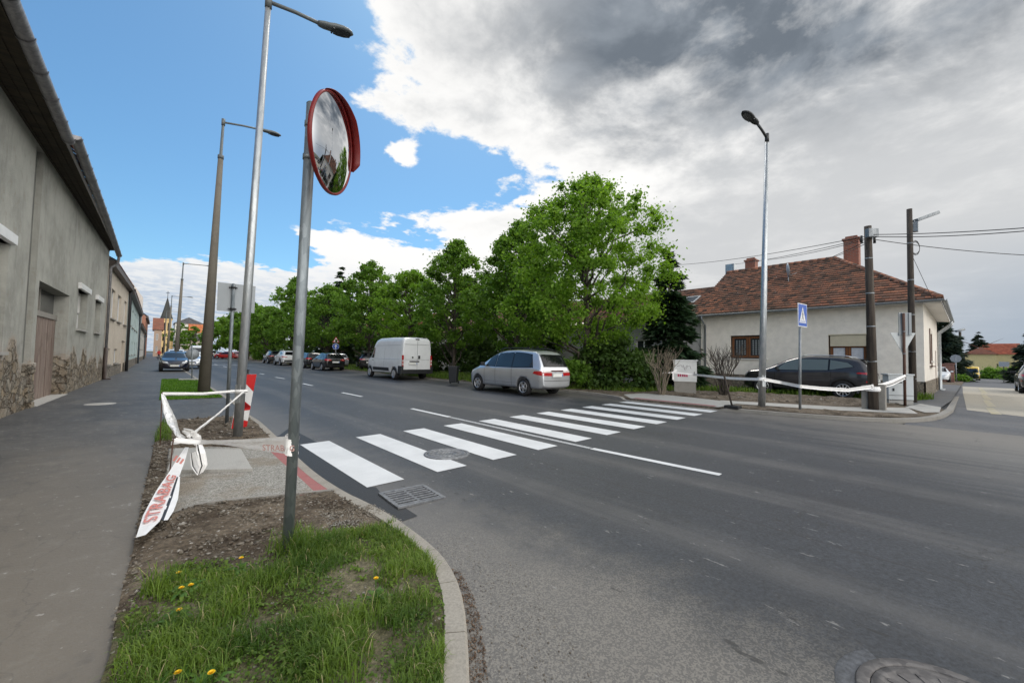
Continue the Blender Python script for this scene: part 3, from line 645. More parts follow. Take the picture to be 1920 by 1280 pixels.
# red tactile pavers and the concrete edging
rk = [k for k in inner(edging[-1][1] + .0, redL[0][1])]
rs = redL[::-1]; 
def near_line(y, line):
    line = sorted(line, key=lambda q: q[1])
    for a, b in zip(line, line[1:]):
        if a[1] <= y <= b[1]: return a[0] + (b[0] - a[0]) * (y - a[1]) / max(1e-6, b[1] - a[1])
    return line[0][0] if y < line[0][1] else line[-1][0]
mb = MB(); y = redL[-1][1]; yend = 8.6
while y < yend - .05:
    y2 = min(y + .38, yend) - .008
    xi0, xi1 = near_line(y, [(p.x, p.y) for p in KI]) - .004, near_line(y2, [(p.x, p.y) for p in KI]) - .004
    w_ = .30
    mb.prism([(xi0 - w_, y), (xi0, y), (xi1, y2), (xi1 - w_, y2)], .0, .069)
    y = y2 + .008
mb.build('tactile_paving', MAT['red_paver'])['kind'] = 'structure'
mb = MB()
for a, b in zip(edging, edging[1:]):
    d = Vector((b[0] - a[0], b[1] - a[1], 0)).normalized(); n_ = Vector((-d.y, d.x, 0)) * .05
    mb.prism([a, b, (b[0] + n_.x, b[1] + n_.y), (a[0] + n_.x, a[1] + n_.y)], 0, .088)
mb.build('bed_edging', MAT['old_concrete'])['kind'] = 'structure'
# lawn between pavement and road further up
lawn = [tuple(G(*p, NEAR)[:2]) for p in [(298, 748), (413, 748)]]
lawn_poly = [(0.22, 17.2), (1.88, 17.2), (1.90, 29.5), (0.42, 29.5)]
sheet('lawn_patch', lawn_poly, NEAR + .01, MAT['lawn_soil'])
# fresh asphalt strip in the gutter of the crossing
fa = [G(*p)[:2] for p in [(545, 800), (563, 812.5), (592, 827.5), (640, 872), (690, 913), (705, 913), (715, 925), (727, 938), (760, 952), (783, 967), (752, 978)]] + [(p.x + .002, p.y) for p in K if 4.05 < p.y < 9.0 and p.x > .5]
fa = [tuple(p) for p in fa]
sheet('asphalt_patch', anti(fa), .003, MAT['fresh_asphalt'])

# far side verge block, with its kerb
far_edge = [(12.95, 500), (12.95, 60), (12.95, 17), (13.1, 14), (13.6, 11.6), (13.3, 9.6), (12.72, 8.3), (12.66, 8.1), (12.62, 5.0), (12.95, 3.4), (13.35, 2.2), (14.1, 1.2), (15.2, .72), (16.6, .5), (19, .38), (45, .35), (300, .35)]
FK = smooth_line(resample(far_edge[1:-2], .25), 6); FK = [Vector((12.95, 500, 0))] + FK + [Vector((300, .35, 0))]
FKI = offs(FK, .15)
mb = MB(); xs_ = [p.x for p in FKI]
vb = [(p.x, p.y) for p in FKI]
mb.prism([(p[0], p[1]) for p in vb if p[0] < 45.1] + [(45, 500)], -.1, FAR, zf=gz)
mb.prism([(45, .5), (300, .5), (300, 500), (45, 500)], -.1, FAR, zf=gz)
mb.build('verge', MAT['verge_soil'])['kind'] = 'structure'
mb = MB(); run = 0
for i in range(len(FK) - 1):
    a, b, c, d = FK[i], FK[i + 1], FKI[i + 1], FKI[i]
    def h(p):
        low = 0.018 if 4.9 < p.y < 8.3 and p.x < 13.2 else .095
        if p.y > 12: low = .06
        return gz(p.x) + low
    mb.add([(a.x, a.y, gz(a.x) - .1), (b.x, b.y, gz(b.x) - .1), (b.x, b.y, h(b)), (a.x, a.y, h(a)), (c.x, c.y, h(c)), (d.x, d.y, h(d))], [(0, 1, 2, 3), (3, 2, 4, 5)])
mb.build('far_kerb', MAT['old_concrete'])['kind'] = 'structure'
f2 = lambda *p: tuple(G(*p, FAR)[:2])
sheet('side_pavement', [(17.2, .75), (24, .52), (45, .48), (45, 1.6), (23.9, 1.6), (22.4, 1.9), (19.5, 1.2)], FAR + .006, MAT['side_asphalt'])
sheet('crossing_landing', anti([(12.80, 5.05), (12.83, 8.05), (14.0, 9.1), (15.6, 9.0), (15.3, 7.0), (14.9, 5.6), (14.5, 5.1)]), FAR + .006, MAT['pale_concrete'])
sheet('footway_strip', anti([(14.2, 5.4), (15.1, 5.9), (16.6, 2.6), (18.3, 1.35), (16.3, 1.0), (15.2, 2.6)]), FAR + .011, MAT['pale_concrete'])
sheet('corner_slab', anti([(16.9, .9), (18.6, 1.45), (20.6, 1.2), (19.6, .66), (17.4, .62)]), FAR + .015, MAT['pale_concrete'])
sheet('far_tactile_strip', anti([(12.86, 5.2), (12.88, 8.0), (13.1, 8.0), (13.08, 5.2)]), FAR + .012, MAT['red_paver'])
bumpy('verge_mound', anti([(13.12, 4.9), (13.95, 4.95), (14.75, 2.6), (15.4, 1.25), (14.8, 1.2), (13.9, 2.0), (13.3, 3.4)]), FAR + .012, .05, MAT['verge_soil'], .2, seed=9)
bumpy('turned_soil', anti([(15.3, 9.2), (18.3, 8.9), (20.1, 6.4), (21.3, 2.3), (19.5, 1.5), (17.4, 2.4), (15.7, 6.4)]), FAR + .006, .06, MAT['verge_soil'], .28, seed=12)

# ------------------------------------------------------------------ painted markings
mb = MB()
for k in range(11):
    x0 = 2.054 + k * 1.0008; x1 = x0 + .5; y0 = 4.975; y1 = 8.03
    mb.quad((x0, y0, gz(x0) + .006), (x1, y0, gz(x1) + .006), (x1, y1, gz(x1) + .006), (x0, y1, gz(x0) + .006))
mb.build('zebra_crossing_marking', MAT['road_paint'])['kind'] = 'structure'
mb = MB()
def dash(p, q, wd, z=.005):
    a, b = Vector(G(*p)), Vector(G(*q)); d = (b - a).normalized(); n_ = Vector((-d.y, d.x, 0)) * wd / 2
    mb.quad(*[(v.x, v.y, gz(v.x) + z) for v in (a - n_, b - n_, b + n_, a + n_)])
for p, q in [((641.3, 735.8), (678.8, 743.5)), ((771.5, 765.8), (843.3, 781.7)), ((567.3, 718.8), (586, 722.9)), ((516.3, 707.1), (534, 709.8)), ((487, 700.2), (495.4, 701.7)), ((1110, 840.8), (1351, 890))]:
    dash(p, q, .13)
for k in range(6): 
    xx = 5.9 + .05 * k; mb.quad((xx - .07, 52 + k * 9, gz(xx) + .005), (xx + .07, 52 + k * 9, gz(xx) + .005), (xx + .07, 55 + k * 9, gz(xx) + .005), (xx - .07, 55 + k * 9, gz(xx) + .005))
mb.quad((3.0, 60, gz(3) + .006), (11.0, 60, gz(11) + .006), (11, 60.5, gz(11) + .006), (3.0, 60.5, gz(3) + .006))
mb.quad((3.0, 88, gz(3) + .006), (11.0, 88, gz(11) + .006), (11, 89.5, gz(11) + .006), (3.0, 89.5, gz(3) + .006))
mb.build('centre_line_marking', MAT['road_paint'])['kind'] = 'structure'
mb = MB(); dash((845, 782), (1108, 840.3), .10, .003); mb.build('worn_line_marking', MAT['worn_paint'])['kind'] = 'structure'

# covers in the road
def manhole(name, c, r, label, iron='cast_iron'):
    e = empty(name, (c[0], c[1], gz(c[0])), 0, label, 'manhole cover')
    T_ = Matrix.Identity(4)
    mb = MB(); mb.lathe([(r * .86, .0), (r * .86, .014), (r * .88, .017), (r * .99, .016), (r, .011), (r * 1.01, .0)], 48)
    mb.build('frame', MAT[iron], e)
    mb = MB(); mb.lathe([(0, .012), (r * .40, .012), (r * .41, .016), (r * .45, .016), (r * .46, .012), (r * .74, .012), (r * .75, .017), (r * .80, .017), (r * .81, .012), (r * .85, .012), (r * .852, .002)], 48)
    for k in range(18):
        a = 2 * math.pi * k / 18; mb.box((math.cos(a) * r * .6, math.sin(a) * r * .6, .0135), (r * .22, .022, .006), rz=a)
    for i in range(-4, 5):
        for j in range(-4, 5):
            q = math.hypot(i, j) * r * .09
            if q < r * .37 and (i + j) % 2 == 0: mb.box((i * r * .09, j * r * .09, .0135), (r * .07, r * .03, .005), rz=.78)
    mb.build('lid', MAT[iron], e); return e
manhole('manhole_cover', G(838, 851), .375, 'round cast iron manhole cover lying over a white crossing stripe')
def circum(a, b, c):
    ax, ay, bx, by, cx, cy = *a[:2], *b[:2], *c[:2]
    d = 2 * (ax * (by - cy) + bx * (cy - ay) + cx * (ay - by))
    ux = ((ax**2 + ay**2) * (by - cy) + (bx**2 + by**2) * (cy - ay) + (cx**2 + cy**2) * (ay - by)) / d
    uy = ((ax**2 + ay**2) * (cx - bx) + (bx**2 + by**2) * (ax - cx) + (cx**2 + cy**2) * (bx - ax)) / d
    return (ux, uy), math.hypot(ax - ux, ay - uy)
cc_, rr_ = circum(G(1605, 1280), G(1665, 1235), G(1837, 1280))
rr_ = min(max(rr_, .3), .5)
e = manhole('manhole_cover', cc_, rr_, 'worn manhole cover set in the asphalt nearest the camera, cut by the photo edge', 'worn_iron')
mb = MB(); mb.lathe([(rr_ * 1.012, .004), (rr_ * 1.2, .005), (rr_ * 1.22, .0)], 40); mb.build('collar', MAT['side_asphalt'], e)
e = empty('manhole_cover', (*G(188, 757, NEAR)[:2], NEAR), 0, 'small pale manhole cover in the pavement before the wooden door', 'manhole cover')
mb = MB(); mb.lathe([(0, .01), (.26, .01), (.27, .007), (.33, .007), (.34, 0)], 32); mb.build('lid', MAT['pale_concrete'], e)
# drain grate
gc = [Vector(G(*p)) for p in [(718, 926), (792, 911), (824, 935), (752, 951)]]
c_ = sum(gc, Vector()) / 4; e = empty('drain_grate', (c_.x, c_.y, gz(c_.x)), R(-3), 'square cast iron drain grate in the gutter beside the crossing', 'drain grate')
mb = MB(); s_ = .27
for sx_, sy_, lx, ly in [(0, s_, .58, .045), (0, -s_, .58, .045), (s_, 0, .045, .50), (-s_, 0, .045, .50)]: mb.box((sx_, sy_, .009), (lx, ly, .02))
mb.build('frame', MAT['cast_iron'], e)
mb = MB()
for k in range(7): mb.box((0, -.215 + k * .0715, .009), (.49, .030, .014))
mb.box((0, 0, .008), (.03, .49, .010)); mb.build('bars', MAT['cast_iron'], e)
mb = MB(); mb.box((0, 0, .0045), (.51, .51, .003)); mb.build('pit', MAT['dark_void'], e)
# concrete cover slab on the gravel
c_ = [G(*p, NEAR) for p in [(312, 889), (473, 886), (452, 848), (328, 846)]]
mb = MB(); mb.prism(anti([tuple(k[:2]) for k in c_]), NEAR, NEAR + .055); o = mb.build('concrete_slab', MAT['pale_concrete'], bevel=.006)
tag(o, 'square grey concrete slab lying on the gravel bed by the kerb', 'concrete slab')
# ------------------------------------------------------------------ buildings
def wall_open(mb, P, a0, a1, z0, z1, ops, mi=0, mr=None, step=None):
    """wall with openings; P(a, z, inward) -> point; ops = (a, b, za, zb, depth)"""
    mr = mi if mr is None else mr
    A = sorted({a0, a1, *[o[0] for o in ops], *[o[1] for o in ops]}); Z = sorted({z0, z1, *[o[2] for o in ops], *[o[3] for o in ops]})
    A = [a for a in A if a0 <= a <= a1]; Z = [z for z in Z if z0 <= z <= z1]
    for i in range(len(A) - 1):
        for j in range(len(Z) - 1):
            ca, cz = (A[i] + A[i + 1]) / 2, (Z[j] + Z[j + 1]) / 2
            if any(o[0] < ca < o[1] and o[2] < cz < o[3] for o in ops): continue
            mb.quad(P(A[i], Z[j], 0), P(A[i + 1], Z[j], 0), P(A[i + 1], Z[j + 1], 0), P(A[i], Z[j + 1], 0), mi)
    for a, b, za, zb, d in ops:
        mb.quad(P(a, za, 0), P(a, za, d), P(a, zb, d), P(a, zb, 0), mr); mb.quad(P(b, za, 0), P(b, zb, 0), P(b, zb, d), P(b, za, d), mr)
        mb.quad(P(a, zb, 0), P(a, zb, d), P(b, zb, d), P(b, zb, 0), mr); mb.quad(P(a, za, 0), P(b, za, 0), P(b, za, d), P(a, za, d), mr)
def pbox(mb, P, a, b, za, zb, d0, d1, mi=0):
    """box in wall coordinates, from depth d0 to d1 (inward positive)"""
    vs = [P(x, z, d) for d in (d0, d1) for z in (za, zb) for x in (a, b)]
    return mb.add(vs, [(0, 1, 3, 2), (4, 6, 7, 5), (0, 4, 5, 1), (2, 3, 7, 6), (0, 2, 6, 4), (1, 5, 7, 3)], mi)
def window(root, P, a, b, za, zb, d, frame='pvc_white', fw=.06, mull=1, sill=None, glass='pane_glass', bars=0, curtain=False):
    mb = MB(); pbox(mb, P, a, b, zb - fw, zb, d - .06, d); pbox(mb, P, a, b, za, za + fw, d - .06, d)
    pbox(mb, P, a, a + fw, za + fw, zb - fw, d - .06, d); pbox(mb, P, b - fw, b, za + fw, zb - fw, d - .06, d)
    for k in range(mull):
        c = a + (b - a) * (k + 1) / (mull + 1); pbox(mb, P, c - fw * .6, c + fw * .6, za + fw, zb - fw, d - .055, d)
    for k in range(bars):
        c = za + (zb - za) * .7; pbox(mb, P, a + fw, b - fw, c - .02, c + .02, d - .05, d - .004)
    o = rel(root, mb.build('window', MAT[frame]))
    mb = MB(); mb.quad(P(a + .01, za + .01, d - .02), P(b - .01, za + .01, d - .02), P(b - .01, zb - .01, d - .02), P(a + .01, zb - .01, d - .02))
    g = mb.build('pane', MAT[glass]); g.parent = o                  # both stand in world coordinates
    if sill:
        mb = MB(); pbox(mb, P, a - .06, b + .06, za - .07, za, -.09, d - .06); s = mb.build('sill', MAT[sill]); s.parent = o
    return o
def tile_roof(name, quad_pts, mat, tw=.30, th=.34, lift=.035, clip=None, root=None):
    """tiles as overlapping courses on the quad (eave_a, eave_b, ridge_b, ridge_a); each tile has its own tone"""
    A, B, Cc, Dd = [Vector(p) for p in quad_pts]; nrm = ((B - A).cross(Dd - A)).normalized()
    if nrm.z < 0: nrm = -nrm
    rows = max(2, int(round(((Dd - A).length + (Cc - B).length) / 2 / th))); L0 = (B - A).length
    ncol = max(2, int(round(L0 / tw))); V = []; Q = []; rn = []
    for r_ in range(rows):
        v0, v1 = r_ / rows, min(1, (r_ + 1.12) / rows)
        l0, r0 = A.lerp(Dd, v0), B.lerp(Cc, v0); l1, r1 = A.lerp(Dd, v1), B.lerp(Cc, v1)
        off = (r_ % 2) * .5
        cols = ncol if (l0 - r0).length > .05 else 0
        for c_ in range(-1, ncol + 1):
            # straight columns: positions measured along the eave, clipped to this course
            u0, u1 = (c_ + off) / ncol, (c_ + off + .97) / ncol
            e = (B - A)
            def clampu(u, a, b):
                pa, pb = (a - A).dot(e) / e.length_squared, (b - A).dot(e) / e.length_squared
                return min(max(u, pa), pb)
            def at(u, a, b):
                pa, pb = (a - A).dot(e) / e.length_squared, (b - A).dot(e) / e.length_squared
                return a.lerp(b, 0 if pb - pa < 1e-6 else (u - pa) / (pb - pa))
            a0, a1 = clampu(u0, l0, r0), clampu(u1, l0, r0); b0, b1 = clampu(u0, l1, r1), clampu(u1, l1, r1)
            if a1 - a0 < 1e-4 and b1 - b0 < 1e-4: continue
            j = random.uniform(-.006, .006); lf = lift + random.uniform(-.006, .008)
            p0, p1 = at(a0, l0, r0) + nrm * lf, at(a1, l0, r0) + nrm * (lf + j); q1, q0 = at(b1, l1, r1) + nrm * .006, at(b0, l1, r1) + nrm * .006
            k = len(V); V += [p0, p1, q1, q0, p0 - nrm * (lf + .002), p1 - nrm * (lf + j + .002)]; x = random.random()
            Q += [(k, k + 1, k + 2, k + 3), (k + 4, k + 5, k + 1, k)]; rn += [x, x * .3]
    me = fast_mesh(name, np.array([tuple(v) for v in V]), np.array(Q), MAT[mat], np.array(rn)); o = link(name, me)
    if root is not None: rel(root, o)
    return o
def half_gutter(mb, a, b, r=.075, n=8, mi=0):
    a, b = Vector(a), Vector(b); d = (b - a).normalized(); s_ = d.cross(Vector((0, 0, 1))).normalized(); u_ = s_.cross(d)
    vs = []; fs = []
    for p in (a, b):
        for k in range(n + 1):
            th = math.pi * k / n; vs.append(p + s_ * math.cos(th) * r - u_ * math.sin(th) * r)
        for k in range(n + 1):
            th = math.pi * (n - k) / n; vs.append(p + s_ * math.cos(th) * (r - .008) - u_ * math.sin(th) * (r - .008))
    m = 2 * n + 2
    fs = [(k, (k + 1) % m, m + (k + 1) % m, m + k) for k in range(m)]; mb.add(vs, fs, mi, True)

# --- the old grey house along the left pavement
LX = lambda y: -2.5 + .033 * (y - 14)
PL = lambda a, z, d=0: (LX(a) - d, a, z)
root = empty('grey_house', (LX(18), 18, NEAR), 0, 'old grey rendered house with crumbling stone base and deep wooden doorway', 'house')
ops = [(16.86, 20.96, .02, 3.5, .42), (22.5, 24.6, 2.42, 3.95, .30), (26.8, 28.5, 2.45, 3.95, .30), (12.1, 14.15, 1.55, 3.95, .28), (7.0, 9.0, 1.55, 3.95, .28)]
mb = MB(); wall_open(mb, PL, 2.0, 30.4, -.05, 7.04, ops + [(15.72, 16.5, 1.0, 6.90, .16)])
mb.quad((LX(30.4), 30.4, -.05), (LX(30.4) - 9, 30.4, -.05), (LX(30.4) - 9, 30.4, 6.9), (LX(30.4), 30.4, 6.9)); mb.quad((LX(2), 2, -.05), (LX(2), 2, 6.9), (LX(2) - 9, 2, 6.9), (LX(2) - 9, 2, -.05))
mb.quad((LX(30.4) - 9, 30.4, -.05), (LX(30.4) - 9, 2, -.05), (LX(30.4) - 9, 2, 6.95), (LX(30.4) - 9, 30.4, 6.95))
mb.add([(LX(2), 2, 6.9), (LX(2) - 9, 2, 6.9), (LX(2) - 4.5, 2, 10.6)], [(0, 1, 2)]); mb.add([(LX(30.4), 30.4, 6.9), (LX(30.4) - 9, 30.4, 6.9), (LX(30.4) - 4.5, 30.4, 10.6)], [(0, 1, 2)])
rel(root, mb.build('wall', MAT['old_render']))
mb = MB()                                                          # chase left of the door backed with darker render, broken stone jambs
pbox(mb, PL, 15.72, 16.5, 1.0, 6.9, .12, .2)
rel(root, mb.build('wall_chase', MAT['dark_render']))
mb = MB()
rr = random.Random(3)
for side, y0 in ((1, 20.98), (-1, 16.84)):
    z = .0; mb = MB()
    while z < (1.25 if side > 0 else 1.1):
        h = rr.uniform(.16, .30); wd = rr.uniform(.35, .75)
        a, b = (y0, y0 + wd) if side > 0 else (y0 - wd, y0)
        pbox(mb, PL, a, b, z + .015, z + h, -rr.uniform(.02, .07), rr.uniform(.3, .55)); z += h
    rel(root, mb.build('stone_jamb', MAT['old_render'], bevel=.025))
# door, with a dim fanlight
mb = MB()
for k in range(12):
    a = 16.90 + k * (4.02 / 12); pbox(mb, PL, a + .006, a + 4.02 / 12 - .006, .05, 2.62, .30 - (.012 if k % 2 else 0), .40)
dr = rel(root, mb.build('door', MAT['door_wood']))
mb = MB(); pbox(mb, PL, 16.86, 20.96, 2.62, 2.78, .26, .41); pbox(mb, PL, 18.88, 18.98, 2.78, 3.49, .32, .41); x = mb.build('transom', MAT['board_grey']); x.parent = dr
mb = MB(); pbox(mb, PL, 16.88, 20.94, 2.78, 3.49, .36, .40); x = mb.build('fanlight', MAT['pane_glass']); x.parent = dr
mb = MB(); pbox(mb, PL, 16.86, 20.96, .0, .075, -.10, .32); rel(root, mb.build('door_step', MAT['pale_concrete']))
for (a, b, za, zb, d) in ops[1:]:
    wnd = window(root, PL, a, b, za, zb, d, 'pvc_white', .075, 1, 'pale_concrete')
    mb = MB(); pbox(mb, PL, a - .12, b + .12, zb + .0, zb + .22, -.10, .28); x = mb.build('shutter_box', MAT['pvc_white'], bevel=.01); x.parent = wnd
    mb = MB(); pbox(mb, PL, a + .05, b - .05, za + (zb - za) * .45, zb, d - .1, d - .07); x = mb.build('blind', MAT['stucco_trim']); x.parent = wnd
# eaves: boarded soffit, fascia, tiles, gutter in three stepped lengths; the overhang narrows up the street
ovf = lambda y: .80 - .0204 * (y - 2)
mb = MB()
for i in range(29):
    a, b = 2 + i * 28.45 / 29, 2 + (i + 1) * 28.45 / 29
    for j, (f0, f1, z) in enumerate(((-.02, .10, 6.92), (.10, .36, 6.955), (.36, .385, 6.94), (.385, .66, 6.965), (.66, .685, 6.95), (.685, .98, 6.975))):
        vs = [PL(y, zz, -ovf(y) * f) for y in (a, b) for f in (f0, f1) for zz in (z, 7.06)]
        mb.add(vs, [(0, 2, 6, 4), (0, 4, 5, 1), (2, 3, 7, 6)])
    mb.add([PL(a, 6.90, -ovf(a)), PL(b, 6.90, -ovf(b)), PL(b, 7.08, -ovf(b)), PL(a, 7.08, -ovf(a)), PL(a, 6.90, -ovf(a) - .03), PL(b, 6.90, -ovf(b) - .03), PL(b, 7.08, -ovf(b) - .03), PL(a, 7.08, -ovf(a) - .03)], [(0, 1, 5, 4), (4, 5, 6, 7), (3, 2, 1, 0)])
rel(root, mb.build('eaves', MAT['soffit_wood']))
ee = 0
rf = tile_roof('roof', [PL(2, 7.10, -ovf(2) - .07), PL(30.5, 7.10, -ovf(30.5) - .07), PL(30.5, 10.7, 4.5), PL(2, 10.7, 4.5)], 'brown_tiles', .3, .36, root=root)
tile_roof('roof', [PL(30.5, 7.0, 9.3), PL(2, 7.0, 9.3), PL(2, 10.7, 4.5), PL(30.5, 10.7, 4.5)], 'brown_tiles', .3, .36, root=root)
mb = MB()
segs = [(2.0, 15.0, 7.14, 6.90, .13, .12), (14.85, 22.3, 7.02, 6.88, .24, .22), (22.2, 30.35, 6.96, 6.74, .20, .16)]
for a, b, z0, z1, o0, o1 in segs:
    gp = lambda y: PL(y, z0 + (z1 - z0) * (y - a) / (b - a), -ovf(y) - (o0 + (o1 - o0) * (y - a) / (b - a)))
    half_gutter(mb, gp(a), gp(b), .115, 10); n_ = int((b - a) / 1.05)
    for k in range(n_ + 1):
        y_ = a + .15 + (b - a - .3) * k / max(1, n_); p, q_ = gp(y_ - .024), gp(y_ + .024); half_gutter(mb, p, q_, .132, 10)
    for y_ in (a, b):
        p = Vector(gp(y_)); n = 10; vs = [p] + [p + Vector((math.cos(math.pi * k / n) * .115, 0, -math.sin(math.pi * k / n) * .115)) for k in range(n + 1)]; mb.add(vs, [(0, k, k + 1) for k in range(1, n + 1)])
go = -ovf(30.3) - .16
rel(root, mb.build('gutter', MAT['gutter_metal'], recalc=False))
mb = MB(); c0 = Vector(PL(30.2, 6.66, go)); 
mb.tube([c0, c0 + Vector((0, .06, -.12)), Vector(PL(30.35, 6.28, -.35)), Vector(PL(30.4, 6.05, -.10)), Vector(PL(30.42, 5.7, -.09)), Vector(PL(30.42, 1.7, -.09))], .06, 10)
rel(root, mb.build('downpipe', MAT['gutter_metal']))
mb = MB(); mb.tube([PL(30.42, 1.75, -.09), PL(30.42, .1, -.09), PL(30.5, .08, -.3)], .085, 10); rel(root, mb.build('downpipe_shoe', MAT['brown_pipe']))

# --- the row beyond
def LX2(y):
    return LX(y) if y <= 42.5 else (LX(42.5) + .0045 * (y - 42.5))
PR = lambda a, z, d=0: (LX2(a) - d, a, z)
def row_house(name, label, y0, y1, eave, mat, roofmat, wins, doors=(), plinth=.7, ridge=None, pipe=None, depth=8.0, roofs=True, overhang=.35):
    root = empty(name, (LX2((y0 + y1) / 2), (y0 + y1) / 2, NEAR), 0, label, 'house'); rg = ridge or eave + 3.0
    ops = [(a, b, za, zb, .16) for a, b, za, zb in wins] + [(a, b, .05, zb, .3) for a, b, zb in doors]
    mb = MB(); wall_open(mb, PR, y0, y1, -.05, eave, ops)
    for y in (y0, y1):
        p, q = PR(y, 0), PR(y, 0, depth)
        mb.add([(p[0], y, -.05), (q[0], y, -.05), (q[0], y, eave), (p[0], y, eave)], [(0, 1, 2, 3)]); mb.add([(p[0], y, eave), (q[0], y, eave), ((p[0] + q[0]) / 2, y, rg - .05)], [(0, 1, 2)])
    rel(root, mb.build('wall', MAT[mat]))
    if plinth:
        mb = MB(); edges = sorted([y0, y1] + [e for d in doors for e in d[:2]])
        for a, b in zip(edges[::2], edges[1::2]): pbox(mb, PR, a, b, -.03, plinth, -.03, .05)
        rel(root, mb.build('plinth', MAT['rubble']))
    for a, b, za, zb in wins: window(root, PR, a, b, za, zb, .16, 'pvc_white', .07, 1, 'old_concrete')
    for a, b, zb in doors:
        mb = MB(); pbox(mb, PR, a, b, .02, zb, .22, .29); rel(root, mb.build('door', MAT['door_wood']))
    if roofs:
        tile_roof('roof', [PR(y0, eave, -overhang), PR(y1, eave, -overhang), PR(y1, rg, depth / 2), PR(y0, rg, depth / 2)], roofmat, .5, .5, root=root)
        tile_roof('roof', [PR(y1, eave, depth + .3), PR(y0, eave, depth + .3), PR(y0, rg, depth / 2), PR(y1, rg, depth / 2)], roofmat, .6, .6, root=root)
    mb = MB(); pbox(mb, PR, y0, y1, eave - .32, eave + .02, -overhang + .02, .0); rel(root, mb.build('eaves', MAT['brown_pipe']))
    if pipe:
        mb = MB(); mb.tube([PR(y1 - .1, eave - .1, -overhang), PR(y1 - .1, eave - .5, -.12), PR(y1 - .1, .06, -.12)], .09, 8); rel(root, mb.build('downpipe', MAT[pipe]))
    return root
row_house('cream_house', 'cream two storey house beside the old grey house, dark downpipe at its corner', 30.5, 42.4, 6.45, 'cream_plaster', 'brown_tiles',
          [(32.3, 34.2, 3.45, 5.15), (35.6, 37.6, 3.45, 5.15), (39.7, 41.5, 3.45, 5.15), (31.7, 33.2, .80, 1.70), (35.1, 37.0, .80, 1.70)], [(39.4, 41.6, 2.3)], .7, 9.3, 'dark_pipe', overhang=.3)
row_house('pale_teal_house', 'pale blue green house further along the left pavement, between cream house and gable wall', 42.5, 68, 6.3, 'teal_plaster', 'brown_tiles',
          [(45, 47.5, 3.7, 5.3), (50, 52.5, 3.7, 5.3), (55, 57.5, 3.7, 5.3), (60, 62.5, 3.7, 5.3), (46, 48, 1.2, 2.5), (52, 54, 1.2, 2.5), (58, 60, 1.2, 2.5)], [(63.5, 65.5, 2.6)], .8, 9.6, 'slate_pipe')
r_ = row_house('pale_yellow_house', 'long pale yellow low house far along the left pavement', 68.2, 100, 5.0, 'pale_plaster', 'brown_tiles',
          [(72, 74.5, 1.8, 3.4), (78, 80.5, 1.8, 3.4), (84, 86.5, 1.8, 3.4), (90, 92.5, 1.8, 3.4)], [(94.5, 97, 2.8)], .7, 8.2, 'slate_pipe')
# white gable parapet above the teal house roof, with red tiles behind
root = empty('white_gable', (LX2(68), 68.1, NEAR), 0, 'tall whitish gable wall rising above the row with red roof behind', 'gable wall')
mb = MB(); mb.add([PR(68.05, 5.0, -.25), PR(68.05, 8.2, -.25), PR(68.05, 10.6, 1.2), PR(68.05, 12.0, 3.5), PR(68.05, 5.0, 3.5), PR(68.6, 5.0, -.25), PR(68.6, 8.2, -.25), PR(68.6, 10.6, 1.2), PR(68.6, 12.0, 3.5), PR(68.6, 5.0, 3.5)],
       [(0, 1, 2, 3, 4), (9, 8, 7, 6, 5), (0, 5, 6, 1), (1, 6, 7, 2), (2, 7, 8, 3), (3, 8, 9, 4), (4, 9, 5, 0)]); rel(root, mb.build('wall', MAT['pale_plaster']))
tile_roof('roof', [PR(62, 7.3, .6), PR(68, 7.3, .6), PR(68, 10.6, 4), PR(62, 10.6, 4)], 'red_tiles', .5, .5, root=root)
row_house('red_brown_house', 'red brown tall house closing the left row before the church', 104, 130, 8.2, 'brown_plaster', 'brown_tiles', [(107, 110, 2, 4), (113, 116, 2, 4), (119, 122, 2, 4), (107, 110, 5.2, 7.2), (113, 116, 5.2, 7.2), (119, 122, 5.2, 7.2)], [], .6, 11.5)
row_house('ochre_house', 'low ochre house far along the pavement beyond the long yellow one', 100.1, 103.9, 4.4, 'cream_plaster', 'brown_tiles', [(101, 103, 1.6, 3.2)], [], .5, 7.0)

# --- church, and the houses closing the view
Yc = 190.0; k_ = lambda px, py: AY(px, py, Yc)
root = empty('church', (k_(311, 655)[0], Yc, 0), 0, 'yellow church tower with dark pointed spire and cross', 'church')
xl, xr = k_(302, 610)[0], k_(321.5, 610)[0]; tw_ = xr - xl; zt = k_(311, 597)[2]; zs = k_(313, 556)[2]; xm = (xl + xr) / 2
PT = lambda a, z, d=0: (xl + a, Yc + d, z)
mb = MB(); ops = [(tw_ * .18, tw_ * .42, zt - 4.3, zt - 1.5, .4), (tw_ * .62, tw_ * .86, zt - 4.3, zt - 1.5, .4), (tw_ * .18, tw_ * .36, 5.2, 7.6, .4), (tw_ * .18, tw_ * .36, .8, 3.0, .4)]
wall_open(mb, PT, 0, tw_, -.5, zt, ops)
mb.quad((xl, Yc, -.5), (xl, Yc, zt), (xl, Yc + tw_, zt), (xl, Yc + tw_, -.5)); mb.quad((xr, Yc, -.5), (xr, Yc + tw_, -.5), (xr, Yc + tw_, zt), (xr, Yc, zt)); mb.quad((xl, Yc + tw_, -.5), (xr, Yc + tw_, -.5), (xr, Yc + tw_, zt), (xl, Yc + tw_, zt))
rel(root, mb.build('tower', MAT['ochre_plaster']))
mb = MB()
for z in (zt - .25, zt * .60): mb.box((xm, Yc + tw_ / 2, z), (tw_ + .5, tw_ + .5, .4))
rel(root, mb.build('cornice', MAT['ochre_plaster']))
for a, b, za, zb, d in ops:
    mb = MB(); pbox(mb, PT, a, b, za, zb, .25, .35); rel(root, mb.build('louvre', MAT['dark_void']))
